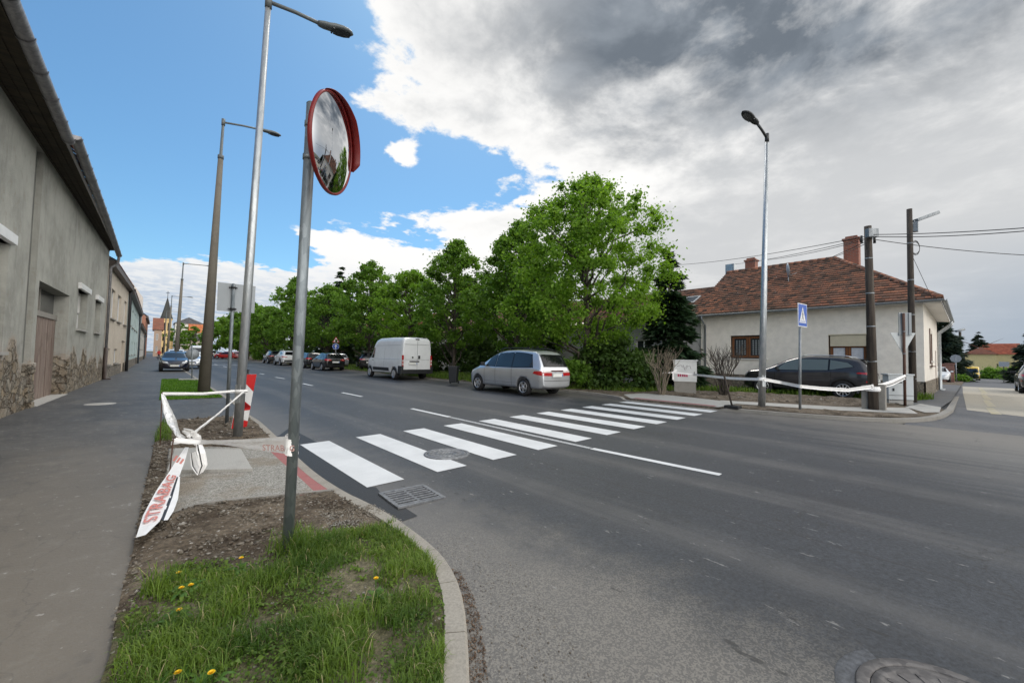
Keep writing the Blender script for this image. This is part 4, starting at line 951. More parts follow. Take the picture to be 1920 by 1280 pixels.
mb = MB(); mb.lathe([(tw_ * .64, zt), (tw_ * .56, zt + .8), (tw_ * .36, zt + (zs - zt) * .40), (tw_ * .16, zt + (zs - zt) * .76), (.02, zs)], 8, Matrix.Translation((xm, Yc + tw_ / 2, 0)), 0, False)
rel(root, mb.build('spire', MAT['spire_tiles']))
mb = MB(); mb.tube([(xm, Yc + tw_ / 2, zs - .3), (xm, Yc + tw_ / 2, zs + 2.2)], .09, 6); mb.tube([(xm - .5, Yc + tw_ / 2, zs + 1.5), (xm + .5, Yc + tw_ / 2, zs + 1.5)], .08, 6); rel(root, mb.build('cross', MAT['wire_black']))
mb = MB(); mb.box((xm + .4, Yc + 16, 4.5), (tw_ * 1.3, 20, 9)); rel(root, mb.build('nave', MAT['ochre_plaster']))
def block_house(name, label, x0, x1, y0, y1, eave, ridge, mat, roof, axis='x', wins=(), hip=0.0, z0=0.0, chim=None):
    root = empty(name, ((x0 + x1) / 2, (y0 + y1) / 2, z0), 0, label, 'house')
    mb = MB(); P = lambda a, z, d=0: (a, y0 + d, z + z0)
    wall_open(mb, P, x0, x1, -1, eave, [(a, b, c, d, .15) for a, b, c, d in wins])
    e = eave + z0; b_ = z0 - 1
    mb.quad((x0, y0, b_), (x0, y0, e), (x0, y1, e), (x0, y1, b_)); mb.quad((x1, y0, b_), (x1, y1, b_), (x1, y1, e), (x1, y0, e)); mb.quad((x0, y1, b_), (x0, y1, e), (x1, y1, e), (x1, y1, b_))
    rz = ridge + z0
    if axis == 'x' and not hip:
        for x in (x0, x1): mb.add([(x, y0, e), (x, y1, e), (x, (y0 + y1) / 2, rz - .06)], [(0, 1, 2)])
    if axis == 'y' and not hip:
        for y in (y0, y1): mb.add([(x0, y, e), (x1, y, e), ((x0 + x1) / 2, y, rz - .06)], [(0, 1, 2)])
    rel(root, mb.build('wall', MAT[mat]))
    for a, b, c, d in wins: window(root, P, a, b, c, d, .15, 'pvc_white', .07, 1)
    o = .4; ym, xm_ = (y0 + y1) / 2, (x0 + x1) / 2
    if axis == 'x':
        tile_roof('roof', [(x0 - o, y0 - o, e), (x1 + o, y0 - o, e), (x1 + o - hip, ym, rz), (x0 - o + hip, ym, rz)], roof, .5, .45, root=root)
        tile_roof('roof', [(x1 + o, y1 + o, e), (x0 - o, y1 + o, e), (x0 - o + hip, ym, rz), (x1 + o - hip, ym, rz)], roof, .6, .6, root=root)
        if hip:
            tile_roof('roof', [(x0 - o, y1 + o, e), (x0 - o, y0 - o, e), (x0 - o + hip, ym, rz), (x0 - o + hip, ym + .01, rz)], roof, .5, .45, root=root); tile_roof('roof', [(x1 + o, y0 - o, e), (x1 + o, y1 + o, e), (x1 + o - hip, ym + .01, rz), (x1 + o - hip, ym, rz)], roof, .5, .45, root=root)
    else:
        tile_roof('roof', [(x0 - o, y1 + o, e), (x0 - o, y0 - o, e), (xm_, y0 - o + hip, rz), (xm_, y1 + o - hip, rz)], roof, .5, .45, root=root)
        tile_roof('roof', [(x1 + o, y0 - o, e), (x1 + o, y1 + o, e), (xm_, y1 + o - hip, rz), (xm_, y0 - o + hip, rz)], roof, .5, .45, root=root)
        if hip:
            tile_roof('roof', [(x0 - o, y0 - o, e), (x1 + o, y0 - o, e), (xm_ + .01, y0 - o + hip, rz), (xm_, y0 - o + hip, rz)], roof, .5, .45, root=root); tile_roof('roof', [(x1 + o, y1 + o, e), (x0 - o, y1 + o, e), (xm_, y1 + o - hip, rz), (xm_ + .01, y1 + o - hip, rz)], roof, .5, .45, root=root)
    if chim:
        mb = MB()
        for cx, cy, h in chim: mb.box((cx, cy, rz + h / 2 - .8), (.7, .7, h + 1.2))
        rel(root, mb.build('chimney', MAT['chimney_brick']))
    return root
q = lambda px, py, Y: AY(px, py, Y)
block_house('grey_roofed_hall', 'big hall with grey hipped metal roof beyond the church', q(328, 620, 215)[0], q(382, 620, 215)[0], 215, 232, q(340, 606, 215)[2], q(350, 595, 224)[2], 'pale_plaster', 'slate_tiles', 'x', hip=5.0)
block_house('orange_roofed_house', 'house with bright orange tiled roof below the grey hall', q(356, 640, 185)[0], q(392, 640, 185)[0], 185, 195, q(370, 624, 185)[2], q(370, 608, 190)[2], 'pale_plaster', 'orange_tiles', 'x')
block_house('dark_roofed_house', 'pale house with dark gabled roof, in front of the orange roofed one', q(346, 650, 165)[0], q(392, 650, 165)[0], 165, 176, q(360, 638, 165)[2], q(360, 624, 170)[2], 'cream_plaster', 'slate_tiles', 'x', [(q(362, 650, 165)[0], q(366, 650, 165)[0], 1.2, 2.6), (q(374, 650, 165)[0], q(378, 650, 165)[0], 1.2, 2.6)], hip=4.0)
block_house('dun_house', 'dun brown house between the left row and the church tower', q(288, 640, 150)[0], q(302.5, 640, 150)[0], 150, 162, q(296, 618, 150)[2], q(296, 596, 156)[2], 'dun_plaster', 'brown_tiles', 'x', [(q(292, 640, 150)[0], q(296, 640, 150)[0], 4.6, 6.4), (q(292, 640, 150)[0], q(296, 640, 150)[0], 1.2, 3.0)])
block_house('pink_house', 'salmon pink house glimpsed between the trees behind the white van', 24, 33, 66, 82, 5.2, 8.8, 'pink_plaster', 'red_tiles', 'y', [(25.5, 27, 2.0, 3.8), (29, 30.5, 2.0, 3.8)])

# --- the white corner house on the right
HX, HY0, HE, HZ = 23.8, 1.25, 4.27, gz(20)
root = empty('corner_house', (HX, HY0, HZ), 0, 'white single storey corner house with mossy hipped tile roof', 'house')
PH = lambda a, z, d=0: (HX + d, a, z)
wins = [(7.02, 8.75, 1.86, 3.10, .22), (3.0, 4.42, 1.72, 3.05, .22)]
HY1, HXB = 10.35, 34.0
mb = MB(); wall_open(mb, PH, HY0, HY1, HZ - .2, HE, wins)
PS = lambda a, z, d=0: (a, HY0 + d, z)                            # side wall to the side street
sw = [(27.2, 27.9, 1.9, 3.4, .18), (28.9, 29.5, 1.9, 3.4, .18), (31.6, 32.6, .35, 2.5, .18)]
wall_open(mb, PS, HX, HXB, HZ - .2, HE, sw)
mb.quad((HXB, HY0, HZ - .2), (HXB, HY1, HZ - .2), (HXB, HY1, HE), (HXB, HY0, HE))
rel(root, mb.build('wall', MAT['white_plaster']))
mb = MB(); pbox(mb, PH, HY0 - .03, HY1, HZ - .1, 1.0, -.03, .02); pbox(mb, PS, HX - .03, 31.6, HZ - .1, 1.0, -.03, .02); pbox(mb, PS, 32.6, HXB, HZ - .1, 1.0, -.03, .02); rel(root, mb.build('plinth', MAT['rubble_fine']))
# windows: left one with brown casements and net curtains; right one with a half lowered roller shutter
for idx, (a, b, za, zb, d) in enumerate(wins):
    mb = MB(); fw = .07
    for q4 in [(a, b, zb - fw, zb), (a, b, za, za + fw), (a, a + fw, za + fw, zb - fw), (b - fw, b, za + fw, zb - fw)]: pbox(mb, PH, *q4, .10, .21)
    wn = rel(root, mb.build('window', MAT['dark_frame']))
    top = zb - fw if idx == 0 else zb - .52
    mb = MB(); c = (a + b) / 2; g = .09
    for s0, s1 in ((a + fw, c - .01), (c + .01, b - fw)):
        for q4 in [(s0, s1, top - g, top), (s0, s1, za + fw, za + fw + g), (s0, s0 + g, za + fw + g, top - g), (s1 - g, s1, za + fw + g, top - g)]: pbox(mb, PH, *q4, .12, .19)
    x = mb.build('casement', MAT['frame_wood']); x.parent = wn
    mb = MB(); mb.quad(PH(a + fw, za + fw, .155), PH(b - fw, za + fw, .155), PH(b - fw, top, .155), PH(a + fw, top, .155)); x = mb.build('pane', MAT['pane_glass']); x.parent = wn
    # net curtain just behind: lace folds
    mb = MB(); n = 46
    for i in range(n):
        u0, u1 = a + fw + .1 + (b - a - 2 * fw - .2) * i / n, a + fw + .1 + (b - a - 2 * fw - .2) * (i + 1) / n
        if abs((u0 + u1) / 2 - c) < .11: continue
        if idx == 0 and i % 3 == 2: continue
        z_lo = za + fw + .11 if idx == 1 else za + fw + .11
        mb.quad(PH(u0, z_lo, .150 + .002 * (i % 2)), PH(u1, z_lo, .150 + .002 * ((i + 1) % 2)), PH(u1, top - .12, .150 + .002 * ((i + 1) % 2)), PH(u0, top - .12, .150 + .002 * (i % 2)))
    if idx == 1:
        x = mb.build('curtain', MAT['curtain'])
    else:
        mb = MB()
        for i in range(10):
            for j in range(7):
                u0 = a + fw + .12 + (b - a - 2 * fw - .24) * i / 10; z_ = za + fw + .14 + (top - za - fw - .30) * j / 7
                if abs(u0 + .07 - c) < .17: continue
                mb.quad(PH(u0, z_, .151), PH(u0 + .075, z_, .151), PH(u0 + .075, z_ + .09, .151), PH(u0, z_ + .09, .151))
        x = mb.build('curtain', MAT['grey_metal'])
    x.parent = wn
    if idx == 1:
        mb = MB()
        for k in range(11):
            z_ = zb - fw - .045 * (k + 1); pbox(mb, PH, a + fw, b - fw, z_ + .003, z_ + .045, .04 + (.006 if k % 2 else 0), .09)
        pbox(mb, PH, a, b, zb - .05, zb + .0, .0, .12); x = mb.build('roller_shutter', MAT['shutter_cream']); x.parent = wn
    mb = MB(); pbox(mb, PH, a - .08, b + .08, za - .06, za, -.07, .1); x = mb.build('sill', MAT['stucco_trim']); x.parent = wn
for a, b, za, zb, d in sw[:2]: window(root, PS, a, b, za, zb, d, 'dark_frame', .06, 0, 'stucco_trim')
mb = MB(); pbox(mb, PS, 31.6, 32.6, .3, 2.5, .10, .16); rel(root, mb.build('door', MAT['frame_wood']))
mb = MB(); pbox(mb, PS, 27.0, 27.04, 1.75, 3.4, -.05, -.01); pbox(mb, PS, 28.1, 28.14, 1.6, 3.2, -.05, -.01); pbox(mb, PS, 26.9, 29.2, 1.62, 1.67, -.12, -.01); rel(root, mb.build('flag_bracket', MAT['rusty_steel']))
# eaves and roof
ov = .5; ex0, ey0 = HX - ov, HY0 - ov; ez = HE - .02; RX, RZ = 28.7, 7.62; ry0 = 5.0; ryE = 10.75
mb = MB(); mb.quad((ex0, ey0, ez - .05), (HX, HY0, ez), (HX, HY1, ez), (ex0, HY1, ez - .05)); mb.quad((ex0, ey0, ez - .05), (HXB + .3, ey0, ez - .05), (HXB + .3, HY0, ez), (HX, HY0, ez))
pbox(mb, lambda a, z, d=0: (ex0 + d, a, z), ey0, HY1, ez - .06, ez + .08, -.02, .0); pbox(mb, lambda a, z, d=0: (a, ey0 + d, z), ex0, HXB + .3, ez - .06, ez + .08, -.02, .0)
rel(root, mb.build('eaves', MAT['stucco_trim']))
tile_roof('roof', [(ex0 - .06, ryE, ez + .08), (ex0 - .06, ey0 - .06, ez + .08), (RX, ry0, RZ), (RX, ryE, RZ)], 'old_tiles', .24, .30, .07, root=root)
tile_roof('roof', [(ex0 - .06, ey0 - .06, ez + .08), (HXB + .4, ey0 - .06, ez + .08), (HXB - 4.4, ry0, RZ), (RX, ry0, RZ)], 'old_tiles', .24, .30, .07, root=root)
tile_roof('roof', [(HXB + .4, ey0, ez + .08), (HXB + .4, ryE, ez + .08), (RX + .2, ryE, RZ), (RX + .2, ry0, RZ)], 'old_tiles', .4, .4, .04, root=root)
mb = MB(); mb.add([(ex0, ryE, ez + .05), (RX, ryE, RZ), (HXB + .4, ryE, ez + .05)], [(0, 1, 2)]); rel(root, mb.build('gable', MAT['stucco_trim']))
# ridge and hip tiles
mb = MB()
def ridge(a, b, r=.13, step=.36):
    a, b = Vector(a), Vector(b); n = int((b - a).length / step)
    for i in range(n):
        p, q_ = a.lerp(b, i / n), a.lerp(b, (i + 1.08) / n); mb.tube([p, q_], [r, r * .88], 8)
ridge((RX, ryE, RZ + .02), (RX, ry0, RZ + .02)); ridge((ex0, ey0, ez + .14), (RX, ry0, RZ + .02)); ridge((RX, ry0, RZ + .02), (HXB - 4.4, ry0, RZ))
rel(root, mb.build('ridge_tiles', MAT['old_tiles']))
mb = MB(); half_gutter(mb, (ex0 - .12, 12.2, ez + .0), (ex0 - .12, ey0 - .12, ez + .05), .075); half_gutter(mb, (ex0 - .12, ey0 - .12, ez + .05), (HXB + .5, ey0 - .12, ez - .02), .075)
rel(root, mb.build('gutter', MAT['grey_metal'], recalc=False))
mb = MB(); mb.tube([(ex0 - .12, 10.05, ez - .05), (ex0 - .10, 10.05, ez - .22), (HX - .10, 10.05, ez - .55), (HX - .09, 10.05, HZ + .1)], .05, 8); rel(root, mb.build('downpipe', MAT['grey_metal']))
for xx in (33.2, 34.4):
    mb = MB(); mb.tube([(xx, ey0 - .12, ez - .06), (xx, ey0 - .05, ez - .25), (xx, HY0 - .10, ez - .7), (xx, HY0 - .10, HZ + .15), (xx, HY0 - .28, HZ + .09)], .055, 8); rel(root, mb.build('downpipe', MAT['galvanised']))
# chimneys
def chimney(name, label, x, y, z0, z1, wx, wy, mat, cap=True):
    mb = MB(); mb.box((x, y, (z0 + z1) / 2), (wx, wy, z1 - z0))
    if cap: mb.box((x, y, z1 + .04), (wx + .12, wy + .12, .10)); mb.box((x - wx * .2, y, z1 + .16), (wx * .3, wy * .8, .12))
    o = rel(root, mb.build('chimney', MAT[mat], bevel=.008)); o['label'] = label; return o
chimney('c', 'tall brick chimney', 29.2, 4.30, 6.0, 8.62, .62, .66, 'chimney_brick'); chimney('c', 'short brick chimney', 29.3, 9.45, 7.0, 8.30, .55, .6, 'chimney_brick')
chimney('c', 'metal clad chimney', 29.4, 10.75, 6.6, 8.32, .5, .55, 'galvanised', False); chimney('c', 'small brick chimney at the back', 31.5, 4.0, 5.5, 7.2, .5, .4, 'chimney_brick')
# satellite dish on the roof
dz = AX(1478, 507, 26.3); d_ = empty('satellite_dish', (26.3, dz[1], dz[2] - .75), 0, 'grey satellite dish on a short mast on the tiled roof', 'satellite dish')
M_ = Matrix.Translation((0, 0, .78)) @ Matrix.Rotation(R(20), 4, 'Z') @ Matrix.Rotation(R(82), 4, 'X')
mb = MB(); mb.lathe([(.0, -.07), (.15, -.06), (.30, -.025), (.40, .02), (.41, .02), (.31, -.04), (.15, -.075), (0, -.085)], 24, M_); mb.build('dish', MAT['dish_grey'], d_)
mb = MB(); mb.tube([(0, 0, -.3), (0, 0, .75)], .025, 8); mb.tube([(0, 0, .45), M_ @ Vector((0, -.25, .35))], .012, 6); mb.build('mast', MAT['grey_metal'], d_)
# lower wing to the left, partly behind the trees
wr = empty('house_wing', (HX, 16, HZ), 0, 'lower grey walled wing left of the corner house with a roof window', 'house')
mb = MB(); PW = lambda a, z, d=0: (HX + .12 + d, a, z)
ww = [(13.6, 14.7, 1.7, 3.0, .2), (17.8, 19.0, 1.7, 3.0, .2)]
wall_open(mb, PW, HY1 + .003, 24.5, HZ - .2, HE - .05, ww); mb.quad(PW(24.5, HZ - .2), PW(24.5, HZ - .2, 8), PW(24.5, HE, 8), PW(24.5, HE)); rel(wr, mb.build('wall', MAT['grey_plaster']))
for a, b, za, zb, d in ww: window(wr, PW, a, b, za, zb, d, 'pvc_white', .07, 1, 'stucco_trim')
tile_roof('roof', [(ex0 - .05, 24.8, ez + .06), (ex0 - .05, HY1 + .45, ez + .06), (28.2, HY1 + .45, 6.72), (28.2, 24.8, 6.72)], 'old_tiles', .24, .30, .07, root=wr)
tile_roof('roof', [(33, HY1 + .45, ez), (33, 24.8, ez), (28.2, 24.8, 6.72), (28.2, HY1 + .45, 6.72)], 'old_tiles', .4, .4, .04, root=wr)
sl = (6.72 - ez) / (28.2 - ex0); n_ = Vector((-sl, 0, 1)).normalized()
sk = [Vector((x, y, ez + .06 + (x - ex0) * sl)) + n_ * .09 for x, y in ((25.2, 12.3), (25.2, 11.4), (26.3, 11.4), (26.3, 12.3))]
mb = MB(); lo = [v - n_ * .1 for v in sk]; mb.add(lo + sk, [(4, 5, 6, 7), (0, 1, 5, 4), (1, 2, 6, 5), (2, 3, 7, 6), (3, 0, 4, 7)]); s_o = rel(wr, mb.build('roof_window', MAT['grey_metal']))
ins = [sk[0].lerp(sk[2], .09), sk[1].lerp(sk[3], .09), sk[2].lerp(sk[0], .09), sk[3].lerp(sk[1], .09)]; mb = MB(); mb.quad(*[v + n_ * .006 for v in ins]); x = mb.build('pane', MAT['pane_glass']); x.parent = s_o
block_house('white_house_behind_trees', 'white house behind the street trees, seen in patches through leaves', 26, 38, 27, 45, 4.4, 7.6, 'white_plaster', 'old_tiles', 'y', [(28, 29.5, 1.6, 3.0), (32, 33.5, 1.6, 3.0)])
block_house('pale_house_behind_trees', 'pale house behind the trees near the white van', 25, 37, 48, 62, 4.8, 8.0, 'pale_plaster', 'red_tiles', 'y')
# far along the side street
def side_house(name, label, pxs, X, depth, eave_px, ridge_px, mat, roof, wins=(), hip=0):
    ya, yb = AX(pxs[1], 650, X)[1], AX(pxs[0], 650, X)[1]; e = AX((pxs[0] + pxs[1]) / 2, eave_px, X)[2]; rr_ = AX((pxs[0] + pxs[1]) / 2, ridge_px, X + depth / 2)[2]
    return block_house(name, label, X, X + depth, ya, yb, e, rr_, mat, roof, 'y', (), hip)
side_house('yellow_house', 'yellow house with steep red hipped roof at the end of the side street', (1809, 1868), 150, 16, 664, 634, 'yellow_plaster', 'brown_tiles', hip=7)
side_house('red_roofed_house', 'house with long red roof behind the yellow one', (1840, 1912), 185, 14, 664, 644, 'yellow_plaster', 'red_tiles')
# building across the side street, only met in the traffic mirror
block_house('house_across_side_street', 'pale house across the side street, visible in the traffic mirror', 20, 36, -22, -11, 5.6, 9.5, 'pale_plaster', 'brown_tiles', 'x', [(22, 24, 1.5, 3.0), (27, 29, 1.5, 3.0)])
# ------------------------------------------------------------------ lamps, poles, signs, tapes
def vec(*a): return Vector(a)
def street_lamp(base, top, label, kind, arm_end, head_end, r0, r1, mat='galvanised', group='street lamps along the road', concrete_to=None, head='flat', nseg=10):
    B = Vector(base); T_ = Vector(top); e = empty('street_lamp', B, 0, label, 'street lamp', group)
    mb = MB()
    if concrete_to:
        Cq = B.lerp(T_, concrete_to); mb.tube([B - vec(0, 0, .1), Cq], [r0, r1], 16)
        rel(e, mb.build('pole', MAT['post_concrete']))
        mb = MB(); mb.tube([Cq - vec(0, 0, .1), Cq + vec(0, 0, .12), Cq + vec(0, 0, .14), T_], [r1 * .95, r1 * .95, r1 * .6, r1 * .5], 12); mb.tube([Cq + vec(0, 0, .02), Cq + vec(0, 0, .16)], r1 * 1.15, 12); rel(e, mb.build('mast_top', MAT['lamp_grey']))
    else:
        mb.tube([B - vec(0, 0, .1), B.lerp(T_, .35), T_], [r0, r0 * .8 + r1 * .2, r1], 24)
        mb.tube([B, B + vec(0, 0, .02)], r0 * 1.12, 24)
        rel(e, mb.build('pole', MAT[mat]))
        mb = MB(); c = B.lerp(T_, .10); rad = r0 * .96; q = vec(-_f[0], -_f[1], 0).normalized()
        mb.box(c + q * rad, (.10, .012, .34), rz=math.atan2(q.y, q.x) + math.pi / 2); rel(e, mb.build('service_door', MAT[mat], bevel=.004))
    A = Vector(arm_end); H = Vector(head_end)
    mb = MB(); mb.tube([T_ - vec(0, 0, .10), T_.lerp(A, .5) - vec(0, 0, .03), A], .036, 10); mb.tube([T_ - vec(0, 0, .22), T_ + vec(0, 0, .03)], (r1 if not concrete_to else .05) * 1.25, 14)
    rel(e, mb.build('arm', MAT['lamp_black'] if head == 'black' else MAT['lamp_grey']))
    d = (H - A).normalized(); L_ = (H - A).length; s_ = d.cross(vec(0, 0, 1)).normalized(); u_ = s_.cross(d)
    mb = MB(); st = [(-.06, .05, .045, .05), (0, .085, .05, .055), (.12, .105, .06, .07), (.30, .11, .055, .08), (.45, .135, .05, .10), (.65, .15, .045, .095), (.82, .13, .04, .08), (.94, .08, .03, .05), (1.0, .02, .012, .02)]
    n = 12; vs = []
    k = L_ / .72
    for x, w_, lo, hi in st:
        for i in range(n):
            th = 2 * math.pi * i / n; yy = math.cos(th) * w_ * k; zz = math.sin(th) * (hi if math.sin(th) > 0 else lo) * k
            vs.append(A + d * x * L_ + s_ * yy + u_ * zz)
    fs = [(i * n + j, i * n + (j + 1) % n, (i + 1) * n + (j + 1) % n, (i + 1) * n + j) for i in range(len(st) - 1) for j in range(n)] + [tuple(range(n))]
    mb.add(vs, fs, 0, True); h = rel(e, mb.build('lamp_head', MAT['lamp_black'] if head == 'black' else MAT['lamp_grey']))
    mb = MB(); vs = []
    for x, w_ in [(.40, .10), (.55, .125), (.75, .115), (.9, .07)]:
        for s2 in (-1, 1): vs.append(A + d * x * L_ + s_ * s2 * w_ * k - u_ * .056 * k)
    mb.add(vs, [(0, 1, 3, 2), (2, 3, 5, 4), (4, 5, 7, 6)]); mb.box(A + d * .36 * L_ - u_ * .05 * k, (.03, .2 * k, .02), M=None, rz=math.atan2(d.y, d.x)); x = mb.build('lens', MAT['lamp_lens']); x.parent = h
    return e
B = G(445, 820, NEAR); T_ = AP(504, -6, B)
street_lamp(B, T_, 'tall galvanised steel lamp post wrapped with white tape in the near soil bed', 'steel', AY(600, 45, T_[1]), AY(662, 66, T_[1]), .079, .046)
B = G(382, 735, NEAR); T_ = AP(419, 225, B)
street_lamp(B, T_, 'old concrete lamp post rising from the small lawn patch, metal arm on top', 'concrete', AY(492, 244, T_[1]), AY(527, 255, T_[1]), .205, .088, concrete_to=.855)
for (Y, label) in ((53, 'concrete lamp post standing behind the parked dark blue car'), (86, 'thin distant concrete lamp post in front of the church spire side'), (120, 'most distant concrete lamp post, its arm lowest against the sky')):
    B = vec(1.75, Y, NEAR); T_ = vec(1.95, Y, 10.65)
    street_lamp(B, T_, label, 'concrete', T_ + vec(2.0, 0, .02), T_ + vec(2.75, 0, .0), .21, .10, concrete_to=.83)
B = G(1428, 765, FAR); T_ = AP(1438, 253, B); T_ = Vector(T_)
a = Vector(AP(1419, 231, B)) + vec(-.0, 0, 0); a = Vector(AX(1419, 231, T_[0] - .45)); h = Vector(AX(1392, 209, T_[0] - 1.05))
street_lamp(B, T_, 'shiny new galvanised lamp post across the road beside the white corner house', 'steel', a, h, .098, .046, head='black')
mb = MB(); 
# utility poles
def util_pole(b, t_, r, label, footing=None):
    B = Vector(G(*b, FAR)); T_ = Vector(AP(*t_, B)); e = empty('utility_pole', B, 0, label, 'utility pole', 'wooden utility poles by the corner house')
    mb = MB(); mb.tube([B - vec(0, 0, .1), B.lerp(T_, .5), T_], [r, r * .85, r * .70], 14); rel(e, mb.build('pole', MAT['pole_wood']))
    mb = MB()
    for q_ in (.12, .26, .45, .63, .82): c = B.lerp(T_, q_); mb.tube([c, c + vec(0, 0, .035)], r * (1.03 - .3 * q_), 14)
    rel(e, mb.build('strap', MAT['grey_metal']))
    return e, B, T_
e1, B1, T1 = util_pole((1638, 768), (1627, 424), .128, 'dark wooden utility pole in a concrete footing, wires fanning from a grey box')
mb = MB(); mb.box(B1 + vec(.16, -.17, .30), (.26, .20, .95)); mb.box(B1 + vec(.10, .20, .28), (.24, .16, .9)); rel(e1, mb.build('footing', MAT['old_concrete'], bevel=.02))
q = vec(-_f[0], -_f[1], 0).normalized()
mb = MB(); mb.box(B1.lerp(T1, .955) + q * .13, (.30, .14, .26), rz=YAW * -1); rel(e1, mb.build('junction_box', MAT['grey_metal'], bevel=.01))
mb = MB()
for s_ in (-1, 1):
    c = T1 - vec(0, 0, .42) + vec(_r0[0], _r0[1], 0) * s_ * .2
    mb.tube([c + vec(0, 0, -.1), c + vec(0, 0, .12)], [.035, .03], 8)
rel(e1, mb.build('insulator', MAT['black_plastic']))
e2, B2, T2 = util_pole((1712, 754), (1705, 392), .115, 'wooden utility pole with an angled strip lamp near the house corner')
mb = MB(); a = T2 - vec(0, 0, .55); rt = vec(_r0[0], _r0[1], 0)
P1, P2 = Vector(AP(1716, 414, B2)), Vector(AP(1757, 399, B2)); mb.tube([a, a + rt * .2, P1], .03, 8); rel(e2, mb.build('bracket', MAT['grey_metal']))
mb = MB(); d = (P2 - P1).normalized(); M_ = Matrix((d, d.cross(vec(0, 0, 1)).normalized(), d.cross(vec(0, 0, 1)).normalized().cross(d))).transposed(); mb.box(P1.lerp(P2, .5), ((P2 - P1).length, .22, .12), M=M_); rel(e2, mb.build('lamp_head', MAT['grey_metal'], bevel=.02))
mb = MB(); mb.box(a + rt * .22 - vec(0, 0, .12), (.16, .14, .38)); rel(e2, mb.build('control_box', MAT['grey_metal'], bevel=.01))
mb = MB()
for k in range(3):
    c = B2.lerp(T2, .80) + rt * .2; mb.tube([c + (rt * math.cos(th) * .16 + vec(0, 0, 1) * math.sin(th) * (.22 + .03 * k)) for th in [i * math.pi / 6 for i in range(13)]], .010, 5)
rel(e2, mb.build('cable_coil', MAT['wire_black']))
def wire(a, b, sag, label, r=.011):
    a, b = Vector(a), Vector(b); n = 14; pts = [a.lerp(b, i / n) - vec(0, 0, 4 * sag * (i / n) * (1 - i / n)) for i in range(n + 1)]
    mb = MB(); mb.tube(pts, r, 5); tag(mb.build('overhead_wire', MAT['wire_black']), label, 'wire', 'overhead wires from the utility pole')
J = T1 - vec(0, 0, .30)
wire(J, AX(1262, 497, 24.5), .15, 'topmost wire running from the dark pole over the roof to the trees'); wire(J - vec(0, 0, .06), Vector((29.3, 10.7, 8.3)), .10, 'wire from the dark pole ending at the metal clad chimney')
wire(J - vec(0, 0, .10), Vector((29.3, 9.45, 8.35)), .15, 'wire from the dark pole ending at the short brick chimney'); wire(J - vec(0, 0, .14), Vector((26.3, dz[1], dz[2] - .1)), .1, 'wire from the dark pole ending near the satellite dish'); wire(J - vec(0, 0, .2), Vector((28.7, 5.4, 7.7)), .08, 'shortest wire, from the dark pole down to the roof ridge')
wire(J + vec(0, 0, .04), AX(1990, 422, 14), .05, 'upper wire leaving the dark pole to the right past the lamp pole'); wire(J - vec(0, 0, .02), AX(1990, 427, 14.5), .08, 'second wire leaving the dark pole to the right, close under the upper one'); wire(J - vec(0, 0, .08), AX(2010, 482, 20), .1, 'lowest wire leaving the dark pole to the right, falling steeply')
wire(T2 - vec(0, 0, 1.6), Vector(AP(1748, 560, B2)), .0, 'thin guy wire from the lamp pole down to the house eave', .008)

# traffic mirror on its post
B = Vector(G(538, 1037, NEAR)) ; T_ = Vector(AP(585, 196, B))
e = empty('traffic_mirror', B, 0, 'convex traffic mirror with red hooded rim on a galvanised post', 'traffic mirror')
mb = MB(); mb.tube([B - vec(0, 0, .15), T_], .0395, 24); mb.tube([T_, T_ + vec(0, 0, .012)], [.0405, .03], 24); rel(e, mb.build('post', MAT['dull_galvanised']))
nrm = vec(math.sin(R(130)), math.cos(R(130)), -.08).normalized()
zc = (np.asarray(T_) - CAMP) @ _f + .03
Cm = Vector(CAMP + ray(625, 272) * zc)
xa = nrm.cross(vec(0, 0, 1)).normalized(); ya = xa.cross(nrm)
MM = Matrix((xa, ya, nrm)).transposed().to_4x4(); MM.translation = Cm
Rm = .375
mb = MB(); mb.lathe([(Rm - .012, .0), (Rm - .008, .007), (Rm + .002, .008), (Rm + .007, .0), (Rm + .006, -.018), (Rm - .02, -.035)], 64, MM); rim = rel(e, mb.build('rim', MAT['mirror_red']))
Rc = .95
prof = [(Rm * k / 16, math.sqrt(Rc**2 - (Rm * k / 16)**2) - math.sqrt(Rc**2 - Rm**2) - .004) for k in range(17)]
mb = MB(); mb.lathe(prof, 64, MM); rel(e, mb.build('mirror', MAT['mirror_glass']))
mb = MB(); mb.lathe([(Rm - .02, -.035), (Rm * .7, -.07), (.0, -.08)], 48, MM); rel(e, mb.build('backing', MAT['mirror_red']))
mb = MB(); vs = []; n = 40                                          # the hood over the upper half
for i in range(n + 1):
    th = R(52 + 134 * i / n); sh = min(1, i / n * 1.9); dep = .010 + .064 * sh - .05 * max(0, i / n - .93) / .07
    for rr__, hh in ((Rm + .009, .0), (Rm + .015, dep), (Rm + .012, dep), (Rm + .006, .0)): vs.append(MM @ vec(math.cos(th) * rr__, math.sin(th) * rr__, hh))
fs = []
for i in range(n):
    for j in range(4): fs.append((i * 4 + j, i * 4 + (j + 1) % 4, (i + 1) * 4 + (j + 1) % 4, (i + 1) * 4 + j))
fs += [(0, 1, 2, 3), (n * 4 + 3, n * 4 + 2, n * 4 + 1, n * 4)]; mb.add(vs, fs, 0, True); rel(e, mb.build('hood', MAT['mirror_red']))
mb = MB(); ax_ = T_ - B
for s_ in (.14, -.12): 
    pz = B + ax_ * ((Cm.z + s_ - B.z) / ax_.z); mb.tube([pz - vec(0, 0, .02), pz + vec(0, 0, .02)], .046, 16); mb.tube([pz, Cm + vec(0, 0, s_) - nrm * .07], .016, 8)
rel(e, mb.build('bracket', MAT['dull_galvanised']))
post_near = (B, T_)

